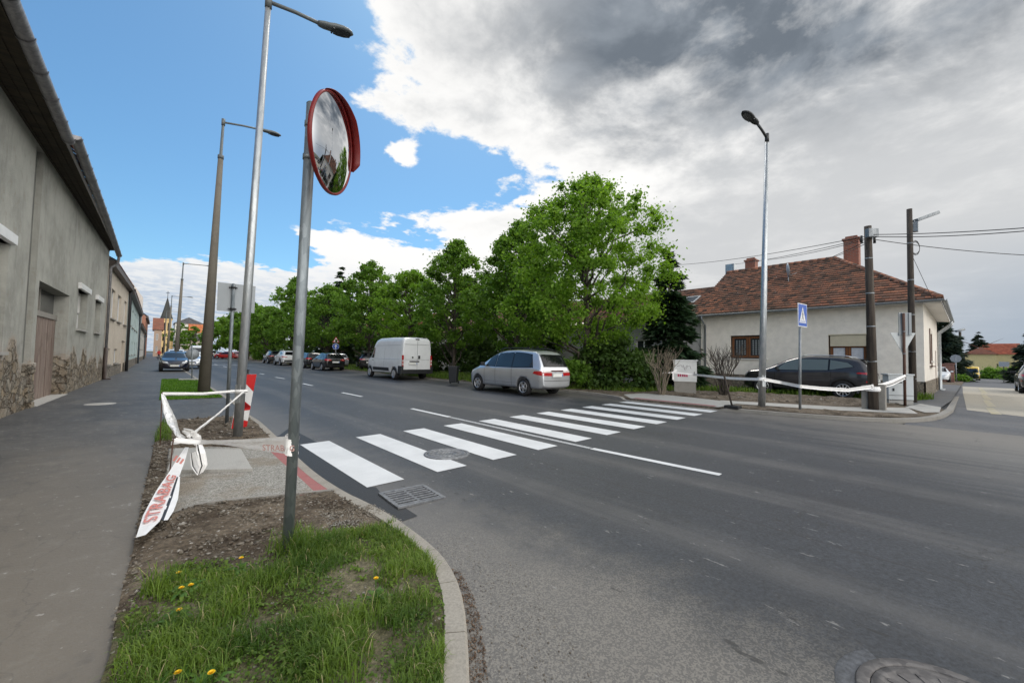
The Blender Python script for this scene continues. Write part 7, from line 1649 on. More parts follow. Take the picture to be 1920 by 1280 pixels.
def tree(loc, H, base, rad, seed, nleaf, size, label, mat='leaf_lime', trunk_r=.16, profile='ovate', name='street_tree', group='trees along the far verge', clumps=150, lean=(0, 0), gap=.0, skew=(0, 0)):
    rg = np.random.default_rng(seed); e = empty(name, loc, 0, label, 'tree', group)
    Hc = H - base
    pr = {'ovate': [(0, .45), (.08, .78), (.22, 1.0), (.42, .98), (.62, .78), (.80, .50), (.93, .24), (1, .05)], 'tall': [(0, .40), (.12, .8), (.3, 1), (.5, .92), (.7, .68), (.86, .38), (1, .04)], 'round': [(0, .5), (.12, .86), (.35, 1), (.6, .96), (.8, .7), (.93, .38), (1, .08)]}[profile]
    C = []; Rr = []
    # lobes make the outline uneven
    lobes = [(rg.random() * 6.283, .12 + .76 * rg.random(), .10 + .16 * rg.random()) for _ in range(9)]
    while len(C) < clumps:
        v = rg.random() ** .85; th = rg.random() * 6.283
        R_ = rad * np.interp(v, [p[0] for p in pr], [p[1] for p in pr])
        k = 1 + sum(a * math.exp(-((math.atan2(math.sin(th - t0), math.cos(th - t0)) / .55)**2) - ((v - v0) / .13)**2) for t0, v0, a in lobes) - .10 * rg.random()
        f = rg.random() ** .36
        C.append((math.cos(th) * R_ * f * k + lean[0] * v + skew[0] * (1 - v), math.sin(th) * R_ * f * k + lean[1] * v + skew[1] * (1 - v), base + Hc * v * (1 - .04 * (1 - f)))); Rr.append(rad * (.075 + .085 * rg.random()) * (.7 + .5 * R_ / rad))
    C = np.array(C); Rr = np.array(Rr); w_ = Rr ** 2; w_ = w_ / w_.sum()
    V, Q, idx = leaf_quads(C, Rr, nleaf, size, rg, droop=.15)
    tone = rg.random(len(C)); rnd = np.clip(.45 * tone[idx] + .55 * rg.random(nleaf), 0, .88)
    me = fast_mesh('crown', V, Q, MAT[mat], rnd); link('crown', me, e)
    mb = MB(); top = Vector((lean[0] * .8, lean[1] * .8, base + Hc * .80)); tp_ = limb(mb, (0, 0, -.2), top, trunk_r, trunk_r * .18, rg, .02, 12, 10)
    order = rg.permutation(len(C))[:min(46, len(C))]
    for i in order:
        c = Vector(C[i]); v = max(.12, min(.9, (c.z - Hc * .22 * rg.random() - .9) / top.z)); k = min(len(tp_) - 2, int(v * (len(tp_) - 1))); a = tp_[k]
        if a.z > c.z: a = tp_[max(1, k - 2)]
        ln = (c - a).length; pts = limb(mb, a, c, min(trunk_r * .45, .018 * ln + .02), .008, rg, .14, 6, 5)
    mb.build('trunk', MAT['bark'], e); return e
gv = lambda x: gz(x) + FAR
def tree_at(pxt, X, top_px, **kw):
    P = AX(pxt, 690, X); b = np.array([X, P[1], gv(X)]); T_ = AP(top_px[0], top_px[1], b); return (X, P[1], gv(X)), T_[2] - gv(X), (T_[0] - X, T_[1] - P[1])
loc, H, ln = tree_at(1098, 16.0, (1125, 336))
tree(loc, H, 2.0, 4.05, 5, 68000, .125, 'largest broad leafed tree with bright green crown behind the silver minivan', 'leaf_lime', .19, 'round', clumps=300, skew=(0, .3))
loc, H, ln = tree_at(968, 16.4, (968, 412)); tree(loc, H, 1.9, 2.9, 8, 36000, .14, 'leafy tree just left of the largest one, above the minivan bonnet', 'leaf_mid', .14, 'ovate', clumps=280)
loc, H, ln = tree_at(850, 15.6, (850, 446)); tree(loc, H, 2.1, 2.9, 11, 32000, .15, 'leafy tree whose trunk rises behind the wheelie bin', 'leaf_mid', .14, 'ovate', clumps=260)
loc, H, ln = tree_at(765, 15.6, (765, 506)); tree(loc, H, 2.2, 2.9, 14, 22000, .175, 'yellowish green tree above the rear of the white van', 'leaf_lime', .14, 'round', clumps=220)
loc, H, ln = tree_at(690, 15.6, (708, 490)); tree(loc, H, 2.4, 3.5, 17, 24000, .20, 'tall rounded tree above the cab of the white van', 'leaf_mid', .15, 'ovate', clumps=220)
loc, H, ln = tree_at(612, 15.8, (622, 535)); tree(loc, H, 2.4, 3.6, 21, 19000, .23, 'tree right of the mirror post above the black hatchback', 'leaf_mid', .15, 'round', clumps=180)
loc, H, ln = tree_at(550, 15.8, (548, 518)); tree(loc, H, 2.5, 4.4, 24, 18000, .28, 'dark rounded tree rising behind the mirror post', 'leaf_mid', .16, 'tall', clumps=180)
loc, H, ln = tree_at(500, 15.5, (505, 575)); tree(loc, H, 2.2, 4.4, 27, 11000, .38, 'tree left of the mirror post at the end of the dense row', 'leaf_mid', .16, 'round', clumps=150)
loc, H, ln = tree_at(465, 15.5, (478, 568)); tree(loc, H, 2.2, 5.5, 31, 6500, .6, 'distant tree seen beside the taped lamp post', 'leaf_mid', .17, 'round', clumps=150)
loc, H, ln = tree_at(430, 15.5, (424, 598)); tree(loc, H, 2.0, 6.5, 34, 6000, .8, 'most distant roadside tree under the grey sign back', 'leaf_mid', .18, 'round', clumps=150)
tree((9.5, 158, 0), 9.5, 1.5, 3.4, 37, 6000, .4, 'small tree before the church tower', 'leaf_mid', .16, 'round', clumps=50, group='trees by the church'); tree((5.6, 150, 0), 10, 1.5, 2.8, 39, 6000, .4, 'tree behind the distant lamp posts beside the church', 'leaf_mid', .16, 'round', clumps=50, group='trees by the church')
# further trees behind the row fill it up
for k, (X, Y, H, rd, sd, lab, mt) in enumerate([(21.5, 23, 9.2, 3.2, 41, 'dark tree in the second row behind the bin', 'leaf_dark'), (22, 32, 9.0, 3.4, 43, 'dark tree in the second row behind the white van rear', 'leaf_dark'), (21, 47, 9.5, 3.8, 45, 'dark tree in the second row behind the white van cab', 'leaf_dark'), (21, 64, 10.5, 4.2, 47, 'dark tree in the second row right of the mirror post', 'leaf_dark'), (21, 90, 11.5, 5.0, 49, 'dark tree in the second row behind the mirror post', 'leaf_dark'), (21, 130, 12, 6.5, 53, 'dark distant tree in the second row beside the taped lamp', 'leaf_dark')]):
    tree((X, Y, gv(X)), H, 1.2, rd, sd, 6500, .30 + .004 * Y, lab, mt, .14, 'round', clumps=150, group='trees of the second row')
# conifers
def conifer(loc, H, rad, seed, label, mat='needle', whorls=22, per=9, size=.22, base=.4, dens=26, name='conifer', group='dark conifers', stagger=.0):
    rg = np.random.default_rng(seed); e = empty(name, loc, 0, label, 'tree', group); V = []; n = 0; mb = MB(); limb(mb, (0, 0, -.2), (0, 0, H * .97), .10 + H * .012, .012, rg, .0, 8, 8)
    for w_ in range(whorls):
        v = w_ / (whorls - 1); z = base + (H - base) * np.clip(v + rg.normal() * .012, 0, 1) ** .92; r_ = rad * (1 - v) ** .78 * (.85 + .3 * rg.random()) + .08
        for k in range(max(5, int(per * 1.35 * (1 - .4 * v)))):
            th = rg.random() * 6.283; L_ = r_ * (.75 + .4 * rg.random()); d = np.array([math.cos(th), math.sin(th), 0]); nn = max(6, int(dens * 2.2 * L_ / rad)); z += rg.normal() * .10
            u = rg.random(nn) ** .7; P = np.array([0, 0, z]) + d * (u * L_)[:, None] + np.array([0, 0, 1]) * (-.32 * L_ * u ** 1.5 + .12 * L_ * u ** 3)[:, None]
            sd = np.array([-d[1], d[0], 0]); wd = (.34 * L_ * (1 - u) + .09)[:, None]; P[:, 2] += rg.normal(size=nn) * .10 * L_ * .5; off = rg.normal(size=(nn, 1)) * .6
            P = P + sd * wd * off; q_ = size * (.7 + .6 * rg.random(nn))[:, None]
            ax = d + sd * np.clip(off, -1, 1) * .7 + rg.normal(size=(nn, 3)) * .2; ax /= np.linalg.norm(ax, axis=1)[:, None]; bx = np.cross(ax, np.array([0, 0, 1]) + rg.normal(size=(nn, 3)) * .7); bx /= np.linalg.norm(bx, axis=1)[:, None] + 1e-6
            V.append(np.stack([P - ax * q_ * .4, P + bx * q_ * .25, P + ax * q_ * .9 - np.array([0, 0, .22]) * q_, P - bx * q_ * .25], 1).reshape(-1, 3)); n += nn
    V = np.concatenate(V); link('crown', fast_mesh('crown', V, np.arange(4 * n).reshape(n, 4), MAT[mat], rg.random(n)), e); mb.build('trunk', MAT['bark'], e); return e
P = AX(1254, 690, 20.5); conifer((20.5, P[1], gv(20)), AP(1248, 470, P)[2] - gv(20), 1.65, 3, 'dark spruce between the largest tree and the grey house wing', whorls=30, per=12, size=.30, dens=34)
P = AX(635, 690, 19.0); conifer((19.0, P[1], gv(19)), AP(634, 503, P)[2] - gv(19), 3.2, 5, 'tall pointed conifer sticking out above the tree row', 'needle', size=.5, group='dark conifers')
P = AX(1785, 700, 72); conifer((72, P[1] + 1.2, gz(72)), AP(1800, 600, P)[2] + 1.6, 3.2, 7, 'dark pine just beyond the house gutter in the side street', 'needle_blue', size=.42, whorls=34, per=12, dens=34, group='conifers in the side street')
P = AX(1836, 690, 178); conifer((178, P[1], gz(178)), AP(1836, 620, P)[2] - gz(135), 4.0, 9, 'spruce top behind the yellow house roof', 'needle_blue', size=.55, whorls=26, per=11, dens=30, group='conifers in the side street')
P = AX(1915, 700, 75); conifer((75, P[1] - 2.0, gz(75)), AP(1918, 598, P)[2] - gz(75) + .6, 3.3, 13, 'big dark purple green conifer at the right photo edge', 'needle_blue', size=.42, whorls=34, per=13, dens=36, group='conifers in the side street')
# shrubs
def shrub(loc, H, rad, seed, nleaf, size, label, mat='leaf_dark', name='bush', group='bushes on the verge', sq=(1, 1)):
    rg = np.random.default_rng(seed); e = empty(name, loc, 0, label, 'bush', group); C = []; Rr = []
    for _ in range(40):
        th, f, v = rg.random() * 6.283, rg.random() ** .5, rg.random(); r_ = rad * math.sqrt(max(.05, 1 - (v * .9) ** 2)) * f; C.append((math.cos(th) * r_ * sq[0], math.sin(th) * r_ * sq[1], .15 + (H - .2) * v)); Rr.append(rad * .30)
    V, Q, idx = leaf_quads(np.array(C), np.array(Rr), nleaf, size, rg); tone = rg.random(len(C)); V[:, 2] = np.maximum(V[:, 2], .02)
    link('foliage', fast_mesh('foliage', V, Q, MAT[mat], np.clip(.6 * tone[idx] + .4 * rg.random(nleaf), 0, .88)), e)
    mb = MB()
    for k in range(7): limb(mb, (rg.normal() * .1, rg.normal() * .1, -.05), C[k], .03, .008, rg, .1, 4, 5)
    mb.build('stem', MAT['bark'], e); return e
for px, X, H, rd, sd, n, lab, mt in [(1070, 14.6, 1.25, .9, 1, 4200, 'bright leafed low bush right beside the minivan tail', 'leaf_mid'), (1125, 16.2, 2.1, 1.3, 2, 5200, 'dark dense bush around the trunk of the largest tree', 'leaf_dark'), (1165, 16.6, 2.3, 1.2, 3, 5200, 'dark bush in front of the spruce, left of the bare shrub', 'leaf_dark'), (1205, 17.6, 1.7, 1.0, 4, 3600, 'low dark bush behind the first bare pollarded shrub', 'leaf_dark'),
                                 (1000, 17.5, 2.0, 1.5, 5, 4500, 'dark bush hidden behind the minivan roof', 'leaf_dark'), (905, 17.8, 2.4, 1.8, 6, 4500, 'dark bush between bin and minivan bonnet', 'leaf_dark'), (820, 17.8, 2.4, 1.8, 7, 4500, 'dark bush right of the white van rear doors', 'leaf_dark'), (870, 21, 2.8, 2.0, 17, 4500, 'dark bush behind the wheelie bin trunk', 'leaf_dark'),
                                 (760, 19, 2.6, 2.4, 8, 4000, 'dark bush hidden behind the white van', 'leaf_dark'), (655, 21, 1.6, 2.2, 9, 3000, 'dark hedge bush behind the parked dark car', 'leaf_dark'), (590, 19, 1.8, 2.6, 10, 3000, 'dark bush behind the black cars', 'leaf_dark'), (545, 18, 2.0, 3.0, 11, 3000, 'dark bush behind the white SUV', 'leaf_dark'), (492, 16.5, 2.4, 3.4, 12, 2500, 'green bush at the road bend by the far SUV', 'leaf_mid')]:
    P = AX(px, 700, X); shrub((X, P[1], gv(X)), H, rd, sd, n, .12 + .0035 * P[1], lab, mt)
for px, X, H, rd, lab in [(1905, 108, 2.2, 2.6, 'hedge bush behind the white notice board'), (1856, 120, 2.0, 2.0, 'light green garden bush before the yellow house'), (1884, 125, 1.8, 3.2, 'hedge below the red roofed house'), (1797, 66, .7, .8, 'low green bush by the brick gate piers')]:
    P = AX(px, 700, X); shrub((X, P[1], gz(X)), H, rd, int(X), 2600, .12 + .0012 * X, lab, 'leaf_mid', group='garden bushes in the side street')
mb = MB()
# bare pollarded shrubs
def bare_shrub(loc, H, rad, seed, label, mat='pale_bark', n=26):
    rg = np.random.default_rng(seed); e = empty('bare_shrub', loc, 0, label, 'shrub', 'bare pruned shrubs'); mb = MB()
    for k in range(n):
        th = rg.random() * 6.283; f = .25 + .75 * rg.random(); knee = Vector((math.cos(th) * rad * .35 * f, math.sin(th) * rad * .35 * f, H * (.25 + .15 * rg.random()))); tip = Vector((math.cos(th) * rad * f, math.sin(th) * rad * f, H * (.72 + .3 * rg.random())))
        a = limb(mb, (math.cos(th) * .10, math.sin(th) * .10, -.05), knee, .020, .015, rg, .12, 4, 6); b = limb(mb, knee, tip, .015, .006, rg, .16, 6, 5)
        for j in range(3):
            c = b[2 + j]; d = Vector((rg.normal() * .16, rg.normal() * .16, .22 + .25 * rg.random())); limb(mb, c, c + d * (H * .5), .008, .004, rg, .1, 3, 4)
    mb.build('branches', MAT[mat], e); return e
P = G(1240, 740, FAR); bare_shrub(P, AP(1240, 648, P)[2] - P[2], 1.0, 3, 'bare pale pollarded shrub left of the white utility cabinet')
P = G(1357, 742, FAR); bare_shrub(P, AP(1357, 640, P)[2] - P[2], .95, 8, 'bare brown pollarded shrub in front of the left house window', 'bark', 34)

# ------------------------------------------------------------------ grass
def inside(poly, P):
    x, y = P[:, 0], P[:, 1]; r_ = np.zeros(len(P), bool); n = len(poly)
    for i in range(n):
        (x0, y0), (x1, y1) = poly[i], poly[(i + 1) % n]
        c = ((y0 > y) != (y1 > y)); xx = (x1 - x0) * (y - y0) / (y1 - y0 + 1e-12) + x0; r_ ^= c & (x < xx)
    return r_
def blades(poly, n, hmin, hmax, wd, zf, rg, dens=None, lean=.5):
    poly = [tuple(map(float, p)) for p in poly]; xs, ys = [p[0] for p in poly], [p[1] for p in poly]; out = np.zeros((0, 2))
    while len(out) < n:
        P = np.stack([rg.uniform(min(xs), max(xs), n), rg.uniform(min(ys), max(ys), n)], 1); P = P[inside(poly, P)]
        if dens is not None: P = P[rg.random(len(P)) < dens(P)]
        out = np.concatenate([out, P])
        if len(P) == 0: break
    P = out[:n]; n = len(P); h = (hmin + (hmax - hmin) * rg.random(n) ** 1.6)
    return P, h
def blade_mesh(P, h, wd, z, rg, lean=.55):
    n = len(P); th = rg.random(n) * 6.283; d = np.stack([np.cos(th), np.sin(th), 0 * th], 1); s_ = np.stack([-np.sin(th), np.cos(th), 0 * th], 1); k = (lean * (.25 + rg.random(n)))[:, None]; B = np.concatenate([P, z[:, None]], 1); up_ = np.array([0, 0, 1.0]); hh = h[:, None]
    w_ = (wd * (.6 + .8 * rg.random(n)))[:, None]
    m1 = B + up_ * hh * .5 + d * hh * .18 * k; m2 = B + up_ * hh * (.88 - .15 * k) + d * hh * .60 * k; tip = B + up_ * hh * (1 - .38 * k) + d * hh * 1.05 * k
    V = np.stack([B - s_ * w_, B + s_ * w_, m1 - s_ * w_ * .9, m1 + s_ * w_ * .9, m2 - s_ * w_ * .55, m2 + s_ * w_ * .55, tip - s_ * w_ * .06, tip + s_ * w_ * .06], 1).reshape(-1, 3)
    b = np.arange(n)[:, None] * 8; Q = np.concatenate([b + np.array([[0, 1, 3, 2]]), b + np.array([[2, 3, 5, 4]]), b + np.array([[4, 5, 7, 6]])]); return V, Q, n
from mathutils import noise as mn
rg = np.random.default_rng(77)
nz = lambda P, s_, o=0: np.array([mn.fractal(Vector((p[0] * s_ + o, p[1] * s_, o)), 1, 2, 3) for p in P])
gp_ = [tuple(map(float, p)) for p in grass_zone]
def dens(P): return np.clip(.50 + 1.35 * nz(P, 2.3, 3.0) - .6 * np.exp(-(np.hypot(P[:, 0] - .42, P[:, 1] - 2.2) / .26) ** 2) - .55 * np.exp(-(np.hypot(P[:, 0] - 1.0, P[:, 1] - 2.7) / .20) ** 2) - .7 * np.exp(-(np.hypot(P[:, 0] - 1.5, P[:, 1] - 2.5) / .2) ** 2) - .5 * np.exp(-(np.hypot(P[:, 0] - 1.45, P[:, 1] - 2.1) / .16) ** 2), -0.0, 1) * np.clip((P[:, 0] + .12 + .10 * nz(P, 6.0, 4.0)) / .16, .12, 1) * np.clip((3.62 + .25 * nz(P, 5.0, 8.0) - P[:, 1]) / .25 + np.clip(P[:, 0] - .5, 0, 2), .15, 1)
P, h = blades(gp_, 34000, .02, .085, .003, None, rg, dens)
tall = np.clip(nz(P, 1.8, 9.0) + .15, 0, 1); h = h * (1 + 1.6 * tall); pb_ = post_near[0]; dpst = np.hypot(P[:, 0] - pb_.x, P[:, 1] - pb_.y); h = h * (1 + 2.0 * np.exp(-(dpst / .22)**2)) * np.where(P[:, 1] > 3.75, .8, 1)
V1, Q1, n1_ = blade_mesh(P, h, .0026, np.full(len(P), NEAR + .03), rg, .75)
# short clover-like ground leaves under the blades
P2, h2 = blades(gp_, 10000, .010, .04, .004, None, rg, lambda P: np.clip(.45 + 1.3 * nz(P, 2.9, 5.0), .02, 1)); n2_ = len(P2)
C2 = np.concatenate([P2, (NEAR + .035 + h2)[:, None]], 1); nr = rg.normal(size=(n2_, 3)) * .45 + np.array([0, 0, 1]); nr /= np.linalg.norm(nr, axis=1)[:, None]; a2 = np.cross(nr, rg.normal(size=(n2_, 3))); a2 /= np.linalg.norm(a2, axis=1)[:, None]; b2 = np.cross(nr, a2); sz = (.005 + .008 * rg.random(n2_) ** 2)[:, None]
V2 = np.stack([C2 - a2 * sz, C2 + b2 * sz * .8, C2 + a2 * sz * 1.2, C2 - b2 * sz * .8], 1).reshape(-1, 3); Q2 = np.arange(4 * n2_).reshape(n2_, 4) + len(V1)
rn1 = np.tile(np.clip(.45 + 1.3 * nz(P, 3.1, 21.0) + .5 * (rg.random(n1_) - .5), 0, .89) * (rg.random(n1_) < .94) + .95 * (rg.random(n1_) < .05), 3); P3, _ = blades(gp_, 90, 0, 1, 0, None, rg, lambda P: np.clip(.5 + 1.2 * nz(P, 2.0, 13.0), .05, 1)); V3 = []
for (x, y) in P3:
    for k in range(7):
        a = rg.random() * 6.283; L_ = .018 + .038 * rg.random(); d = np.array([math.cos(a), math.sin(a), 0]); s_ = np.array([-d[1], d[0], 0]); o_ = np.array([x, y, NEAR + .04 + .02 * rg.random()])
        for u0, u1, w0, w1 in ((0, .5, .08, .22), (.5, 1, .22, .04)): V3 += [o_ + d * L_ * u0 + s_ * L_ * w0 + np.array([0, 0, .5 * L_ * math.sin(u0 * 2.6)]), o_ + d * L_ * u0 - s_ * L_ * w0 + np.array([0, 0, .5 * L_ * math.sin(u0 * 2.6)]), o_ + d * L_ * u1 - s_ * L_ * w1 + np.array([0, 0, .5 * L_ * math.sin(u1 * 2.6)]), o_ + d * L_ * u1 + s_ * L_ * w1 + np.array([0, 0, .5 * L_ * math.sin(u1 * 2.6)])]
V3 = np.array(V3); Q3 = np.arange(len(V3)).reshape(-1, 4) + len(V1) + len(V2)
me = fast_mesh('grass', np.concatenate([V1, V2, V3]), np.concatenate([Q1, Q2, Q3]), MAT['grass_blade'], np.concatenate([rn1, rg.random(n2_) * .88, np.repeat(rg.random(len(Q3) // 2) * .6 + .2, 2)]))
tag(link('grass', me), 'uneven green grass and clover growing on the near kerb corner', 'grass', kind='stuff')
# short lawn up the pavement, and tufts on the far verge
P, h = blades(lawn_poly, 12000, .03, .075, .006, None, rg); V, Q, n = blade_mesh(P, h, .012, np.full(len(P), NEAR + .01), rg, .6)
tag(link('lawn_grass', fast_mesh('lawn_grass', V, Q, MAT['lawn_blade'], np.tile(rg.random(n), 3) * .9)), 'bright short lawn around the concrete lamp post', 'grass', kind='stuff')
vp = [(13.25, 12.5), (13.3, 60), (19.5, 60), (19.5, 10.5), (22.8, 7.9), (23.7, 2.6), (21.6, 2.4), (20.3, 6.6), (18.6, 8.9), (15.5, 9.6), (14.6, 12)]
P, h = blades(vp, 26000, .06, .28, .012, None, rg, lambda P: np.clip(.5 + .9 * nz(P, .7, 2.0) - .03 * (P[:, 1] - 12), .1, 1)); V, Q, n = blade_mesh(P, h, .017, np.array([gv(x) for x in P[:, 0]]), rg, .7)
tag(link('verge_grass', fast_mesh('verge_grass', V, Q, MAT['grass_blade'], np.tile(rg.random(n), 3) * .9)), 'rough green grass along the far verge under the trees', 'grass', kind='stuff')
sp_ = [g2(290, 829), g2(303, 795), g2(318, 792), g2(322, 828)]; P, h = blades([tuple(map(float, p)) for p in sp_], 900, .05, .2, .004, None, rg); V, Q, n = blade_mesh(P, h, .004, np.full(len(P), NEAR), rg, .8)
P, h = blades([(22.6, 1.4), (24.2, 1.0), (24.3, 1.2), (23.6, 2.6), (22.5, 2.3)], 900, .08, .4, .01, None, rg); Vb, Qb, nb_ = blade_mesh(P, h, .012, np.full(len(P), gv(23)), rg, .7)
tag(link('weeds', fast_mesh('weeds', np.concatenate([V, Vb]), np.concatenate([Q, Qb + len(V)]), MAT['grass_blade'], np.concatenate([np.tile(rg.random(n), 3), np.tile(rg.random(nb_), 3)]) * .9)), 'weeds at the stake and at the foot of the lamp pole', 'weeds', kind='stuff')
# dandelions
def dandelion(px, py, hgt, label, leaves=True):
    B = Vector(G(px, py, NEAR + .03)); e = empty('dandelion', B, random.random() * 6, label, 'flower', 'yellow dandelions in the near grass'); mb = MB(); mb.tube([(0, 0, -.03), (.01, .005, hgt * .6), (.015, .0, hgt)], .003, 6); mb.build('stem', MAT['weed_leaf'], e)
    mb = MB(); c = vec(.015, 0, hgt); r6 = random.Random(int(px))
    for ring, (rr_, up_, n) in enumerate(((.0155, .005, 16), (.012, .008, 13), (.007, .010, 9))):
        for k in range(n):
            a = 6.283 * k / n + ring * .2; d = vec(math.cos(a), math.sin(a), 0); s_ = vec(-math.sin(a), math.cos(a), 0) * .0030; mb.add([c - s_ * .6, c + s_ * .6, c + d * rr_ + s_ + vec(0, 0, up_), c + d * rr_ - s_ + vec(0, 0, up_)], [(0, 1, 2, 3)])
    mb.build('bloom', MAT['petal'], e)
    if leaves:
        mb = MB()
        for k in range(9):
            a = 6.283 * k / 9 + r6.random(); L_ = .07 + .05 * r6.random(); d = vec(math.cos(a), math.sin(a), 0); s_ = vec(-math.sin(a), math.cos(a), 0); n = 6; vs = []
            for i in range(n + 1):
                u = i / n; p = d * L_ * u + vec(0, 0, .05 * math.sin(u * 2.4)); w_ = .014 * math.sin(math.pi * min(1, u * .85 + .12)) * (1.25 if i % 2 else .7); vs += [p - s_ * w_, p + s_ * w_]
            mb.add(vs, [(2 * i, 2 * i + 1, 2 * i + 3, 2 * i + 2) for i in range(n)])
        mb.build('leaf_rosette', MAT['weed_leaf'], e)
for px, py, h_, lab in [(451, 1075, .10, 'dandelion topmost in the tall grass left of the mirror post'), (333, 1092, .07, 'dandelion at the soil border, left of the topmost one'), (352, 1112, .05, 'small dandelion just below the one at the soil border'), (330, 1170, .07, 'dandelion at the left side of the grass patch'), (707, 1128, .14, 'tall stemmed dandelion by itself near the kerb'), (388, 1290, .06, 'dandelion nearest to the lower photo edge'), (326, 1286, .05, 'dandelion cut by the lower photo edge at the left'), (342, 1118, .05, 'dandelion between the soil border and the left side one')]:
    dandelion(px, py, h_, lab)
# broad weed leaves
# stones in the soil and gravel
def stones(name, poly, n, smin, smax, z, label, seed, mat='gravel', dens=None):
    rg = np.random.default_rng(seed); P, _ = blades([tuple(map(float, p)) for p in poly], n, 0, 1, 0, None, rg, dens); V = []; Q = []
    ico = np.array([(0, 0, 1), (.9, 0, .2), (.3, .85, .2), (-.7, .55, .2), (-.7, -.5, .2), (.3, -.85, .2), (0, 0, -.6)]); tri = np.array([(0, 1, 2), (0, 2, 3), (0, 3, 4), (0, 4, 5), (0, 5, 1), (6, 2, 1), (6, 3, 2), (6, 4, 3), (6, 5, 4), (6, 1, 5)])
    n = len(P); s_ = (smin + (smax - smin) * rg.random(n) ** 3)[:, None, None]; sh = ico[None] * (1 + .35 * rg.normal(size=(n, 7, 1))) * s_ * np.stack([.8 + .5 * rg.random(n), .8 + .5 * rg.random(n), .5 + .3 * rg.random(n)], 1)[:, None]
    th = rg.random(n) * 6.283; c, s2_ = np.cos(th)[:, None], np.sin(th)[:, None]; X = sh[..., 0] * c - sh[..., 1] * s2_; Y = sh[..., 0] * s2_ + sh[..., 1] * c
    V = np.stack([X + P[:, :1], Y + P[:, 1:2], sh[..., 2] + z + .3 * s_[..., 0]], -1).reshape(-1, 3); Q = (np.arange(n)[:, None, None] * 7 + tri[None]).reshape(-1, 3)
    tag(link(name, fast_mesh(name, V, Q, MAT[mat], np.repeat(rg.random(n), 10))), label, 'stones', kind='stuff')
m, t, p = newmat('stone_bits'); r_ = t.attr('rnd'); c = t.mix(r_, (0.075, 0.056, 0.04), (0.22, 0.195, 0.16)); c = t.mix(t.smooth(r_, .86, .95), c, (.30, .28, .25)); t.L.new(c, p.inputs['Base Color']); p.inputs['Roughness'].default_value = .95; MAT['stone_bits'] = m
m, t, p = newmat('litter_bits'); r_ = t.attr('rnd'); c = t.mix(r_, (0.06, 0.035, 0.022), (0.20, 0.135, 0.09)); t.L.new(c, p.inputs['Base Color']); p.inputs['Roughness'].default_value = .95; MAT['litter_bits'] = m
stones('soil_clods', soil_near, 5200, .004, .022, NEAR + .022, 'clods and small stones in the dug soil bed', 3, 'stone_bits')
stones('soil_clods', fs_, 1500, .008, .04, NEAR + .02, 'clods in the soil around the taped lamp post', 4, 'stone_bits'); stones('soil_clods', ss, 700, .006, .03, NEAR + .015, 'clods along the pavement edge', 6, 'stone_bits')
stones('gravel', [g2(620, 1005), g2(760, 985), g2(700, 950), g2(600, 970)], 1500, .003, .012, NEAR + .03, 'pale gravel spill by the kerb', 5, 'gravel')
stones('verge_clods', [(15.5, 9.0), (18.3, 8.9), (20.1, 6.4), (21.3, 2.3), (19.5, 1.6), (17.6, 2.5), (15.9, 6.4)], 2200, .012, .06, gz(18) + FAR + .015, 'clods and stones on the far verge soil', 8, 'stone_bits')
stones('road_grit', [(float(p.x) + .02, float(p.y)) for p in K if 1.2 < p.y < 3.2 and p.x > .5] + [(2.35, 3.2), (2.2, 2.2), (1.75, 1.2)], 1500, .0015, .0055, .002, 'dry leaves and grit in the near gutter', 9, 'stone_bits')
kn_ = [(float(p.x), float(p.y)) for p in K if .6 < p.y < 2.7 and p.x > .3]; stones('leaf_litter', kn_ + [(q_[0] + .10, q_[1] - .03) for q_ in kn_[::-1]], 2600, .002, .008, .003, 'brown leaf litter lying against the near kerb', 10, 'litter_bits')
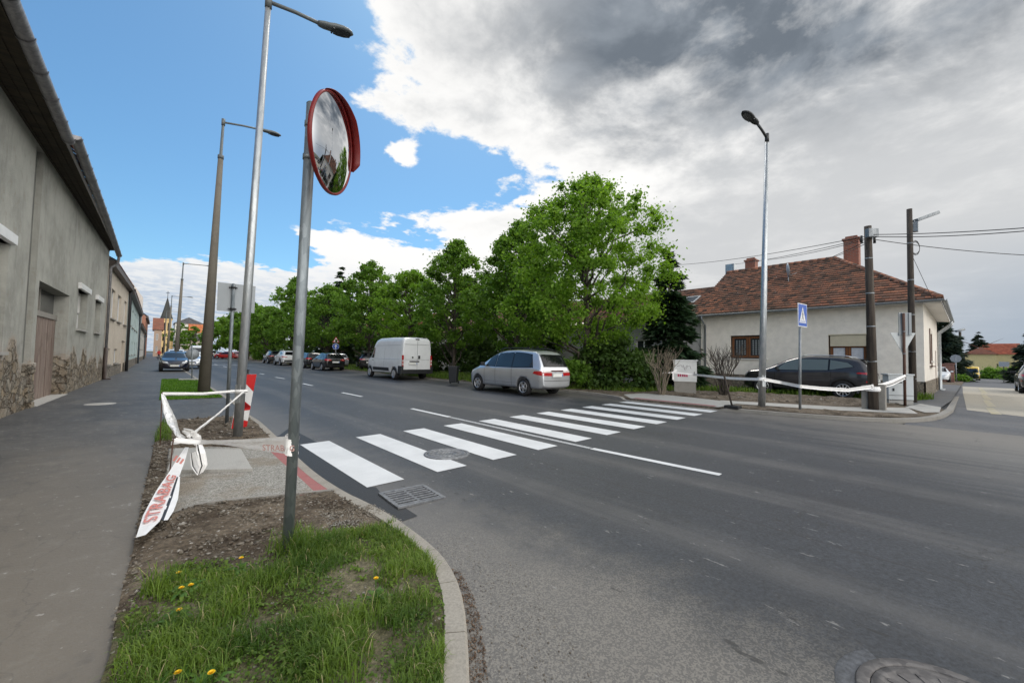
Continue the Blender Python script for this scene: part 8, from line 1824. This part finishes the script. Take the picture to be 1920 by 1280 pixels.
# ------------------------------------------------------------------ person walking away on the far left pavement
Pp = Vector(G(298, 674, NEAR)); Pp.y = 92; Pp.x = AY(298, 665, 92)[0]
e = empty('person', (Pp.x, Pp.y, NEAR), 0, 'person in a red jacket and dark trousers walking on the left pavement', 'person')
J_ = {'pel': (0, 0, .95), 'chest': (0, .02, 1.35), 'neck': (0, .03, 1.52), 'head': (0, .03, 1.66), 'crown': (0, .03, 1.78), 'ls': (-.19, .02, 1.44), 'le': (-.25, -.05, 1.17), 'lh': (-.25, .03, .93), 'rs': (.19, .02, 1.44), 're': (.25, .08, 1.18), 'rh': (.24, .16, .95), 'lk': (-.10, .10, .50), 'la': (-.10, .03, .08), 'lt': (-.11, .20, .04), 'rk': (.10, .0, .50), 'ra': (.10, -.22, .12), 'rt': (.11, -.08, .04)}
order = list(J_); E = [('pel', 'chest'), ('chest', 'neck'), ('neck', 'head'), ('head', 'crown'), ('chest', 'ls'), ('ls', 'le'), ('le', 'lh'), ('chest', 'rs'), ('rs', 're'), ('re', 'rh'), ('pel', 'lk'), ('lk', 'la'), ('la', 'lt'), ('pel', 'rk'), ('rk', 'ra'), ('ra', 'rt')]
rad_ = dict(pel=.15, chest=.16, neck=.06, head=.10, crown=.07, ls=.075, le=.055, lh=.04, rs=.075, re=.055, rh=.04, lk=.075, la=.05, lt=.04, rk=.075, ra=.05, rt=.04)
me = bpy.data.meshes.new('body'); me.from_pydata([J_[k] for k in order], [(order.index(a), order.index(b)) for a, b in E], []); o = link('body', me, None); o.modifiers.new('skin', 'SKIN'); o.modifiers.new('sub', 'SUBSURF').levels = 1
for k, v in zip(order, me.skin_vertices[0].data): v.radius = (rad_[k], rad_[k] * .85); v.use_root = (k == 'pel')
dg = bpy.context.evaluated_depsgraph_get(); full = bpy.data.meshes.new_from_object(o.evaluated_get(dg)); bpy.data.objects.remove(o)
full.materials.clear(); [full.materials.append(MAT[k]) for k in ('red_cloth', 'dark_cloth', 'skin', 'hair')]
for p in full.polygons: p.use_smooth = True; z = p.center.z; p.material_index = 1 if z < .95 else (2 if (z > 1.52 and p.center.y > .03) or (z < 1.0 and abs(p.center.x) > .2) else (3 if z > 1.54 else 0))
link('body', full, e)
print('OBJECTS', len(bpy.data.objects))
import sys,OpenImageIO as o
b=o.ImageBuf(sys.argv[1] if len(sys.argv)>1 else '/workdir/render_main.png')
for n,(x,y) in dict(asph=(1500,950),asphnear=(1150,1150),walk=(100,900),walkfar=(200,800),wall=(100,400),hwall=(1480,640),stripe=(660,870),sky=(300,100),sky2=(330,400),skylow=(480,450),grass=(420,1180),tree=(1100,450),treed=(700,600),van=(720,665),mpv=(950,715),suv=(1480,710),roof=(1480,540),dark=(1400,60),light=(1350,330),kerb=(855,1150),soil=(420,1000),grav=(480,910)).items():
    S=b.spec().width/1920;X,Y=int(x*S),int(y*S); v=[0,0,0]
    for i in range(-3,4):
        for j in range(-3,4):
            p=b.getpixel(X+i,Y+j); v=[a+c for a,c in zip(v,p)]
    print(n,[round(c/49*255) for c in v])
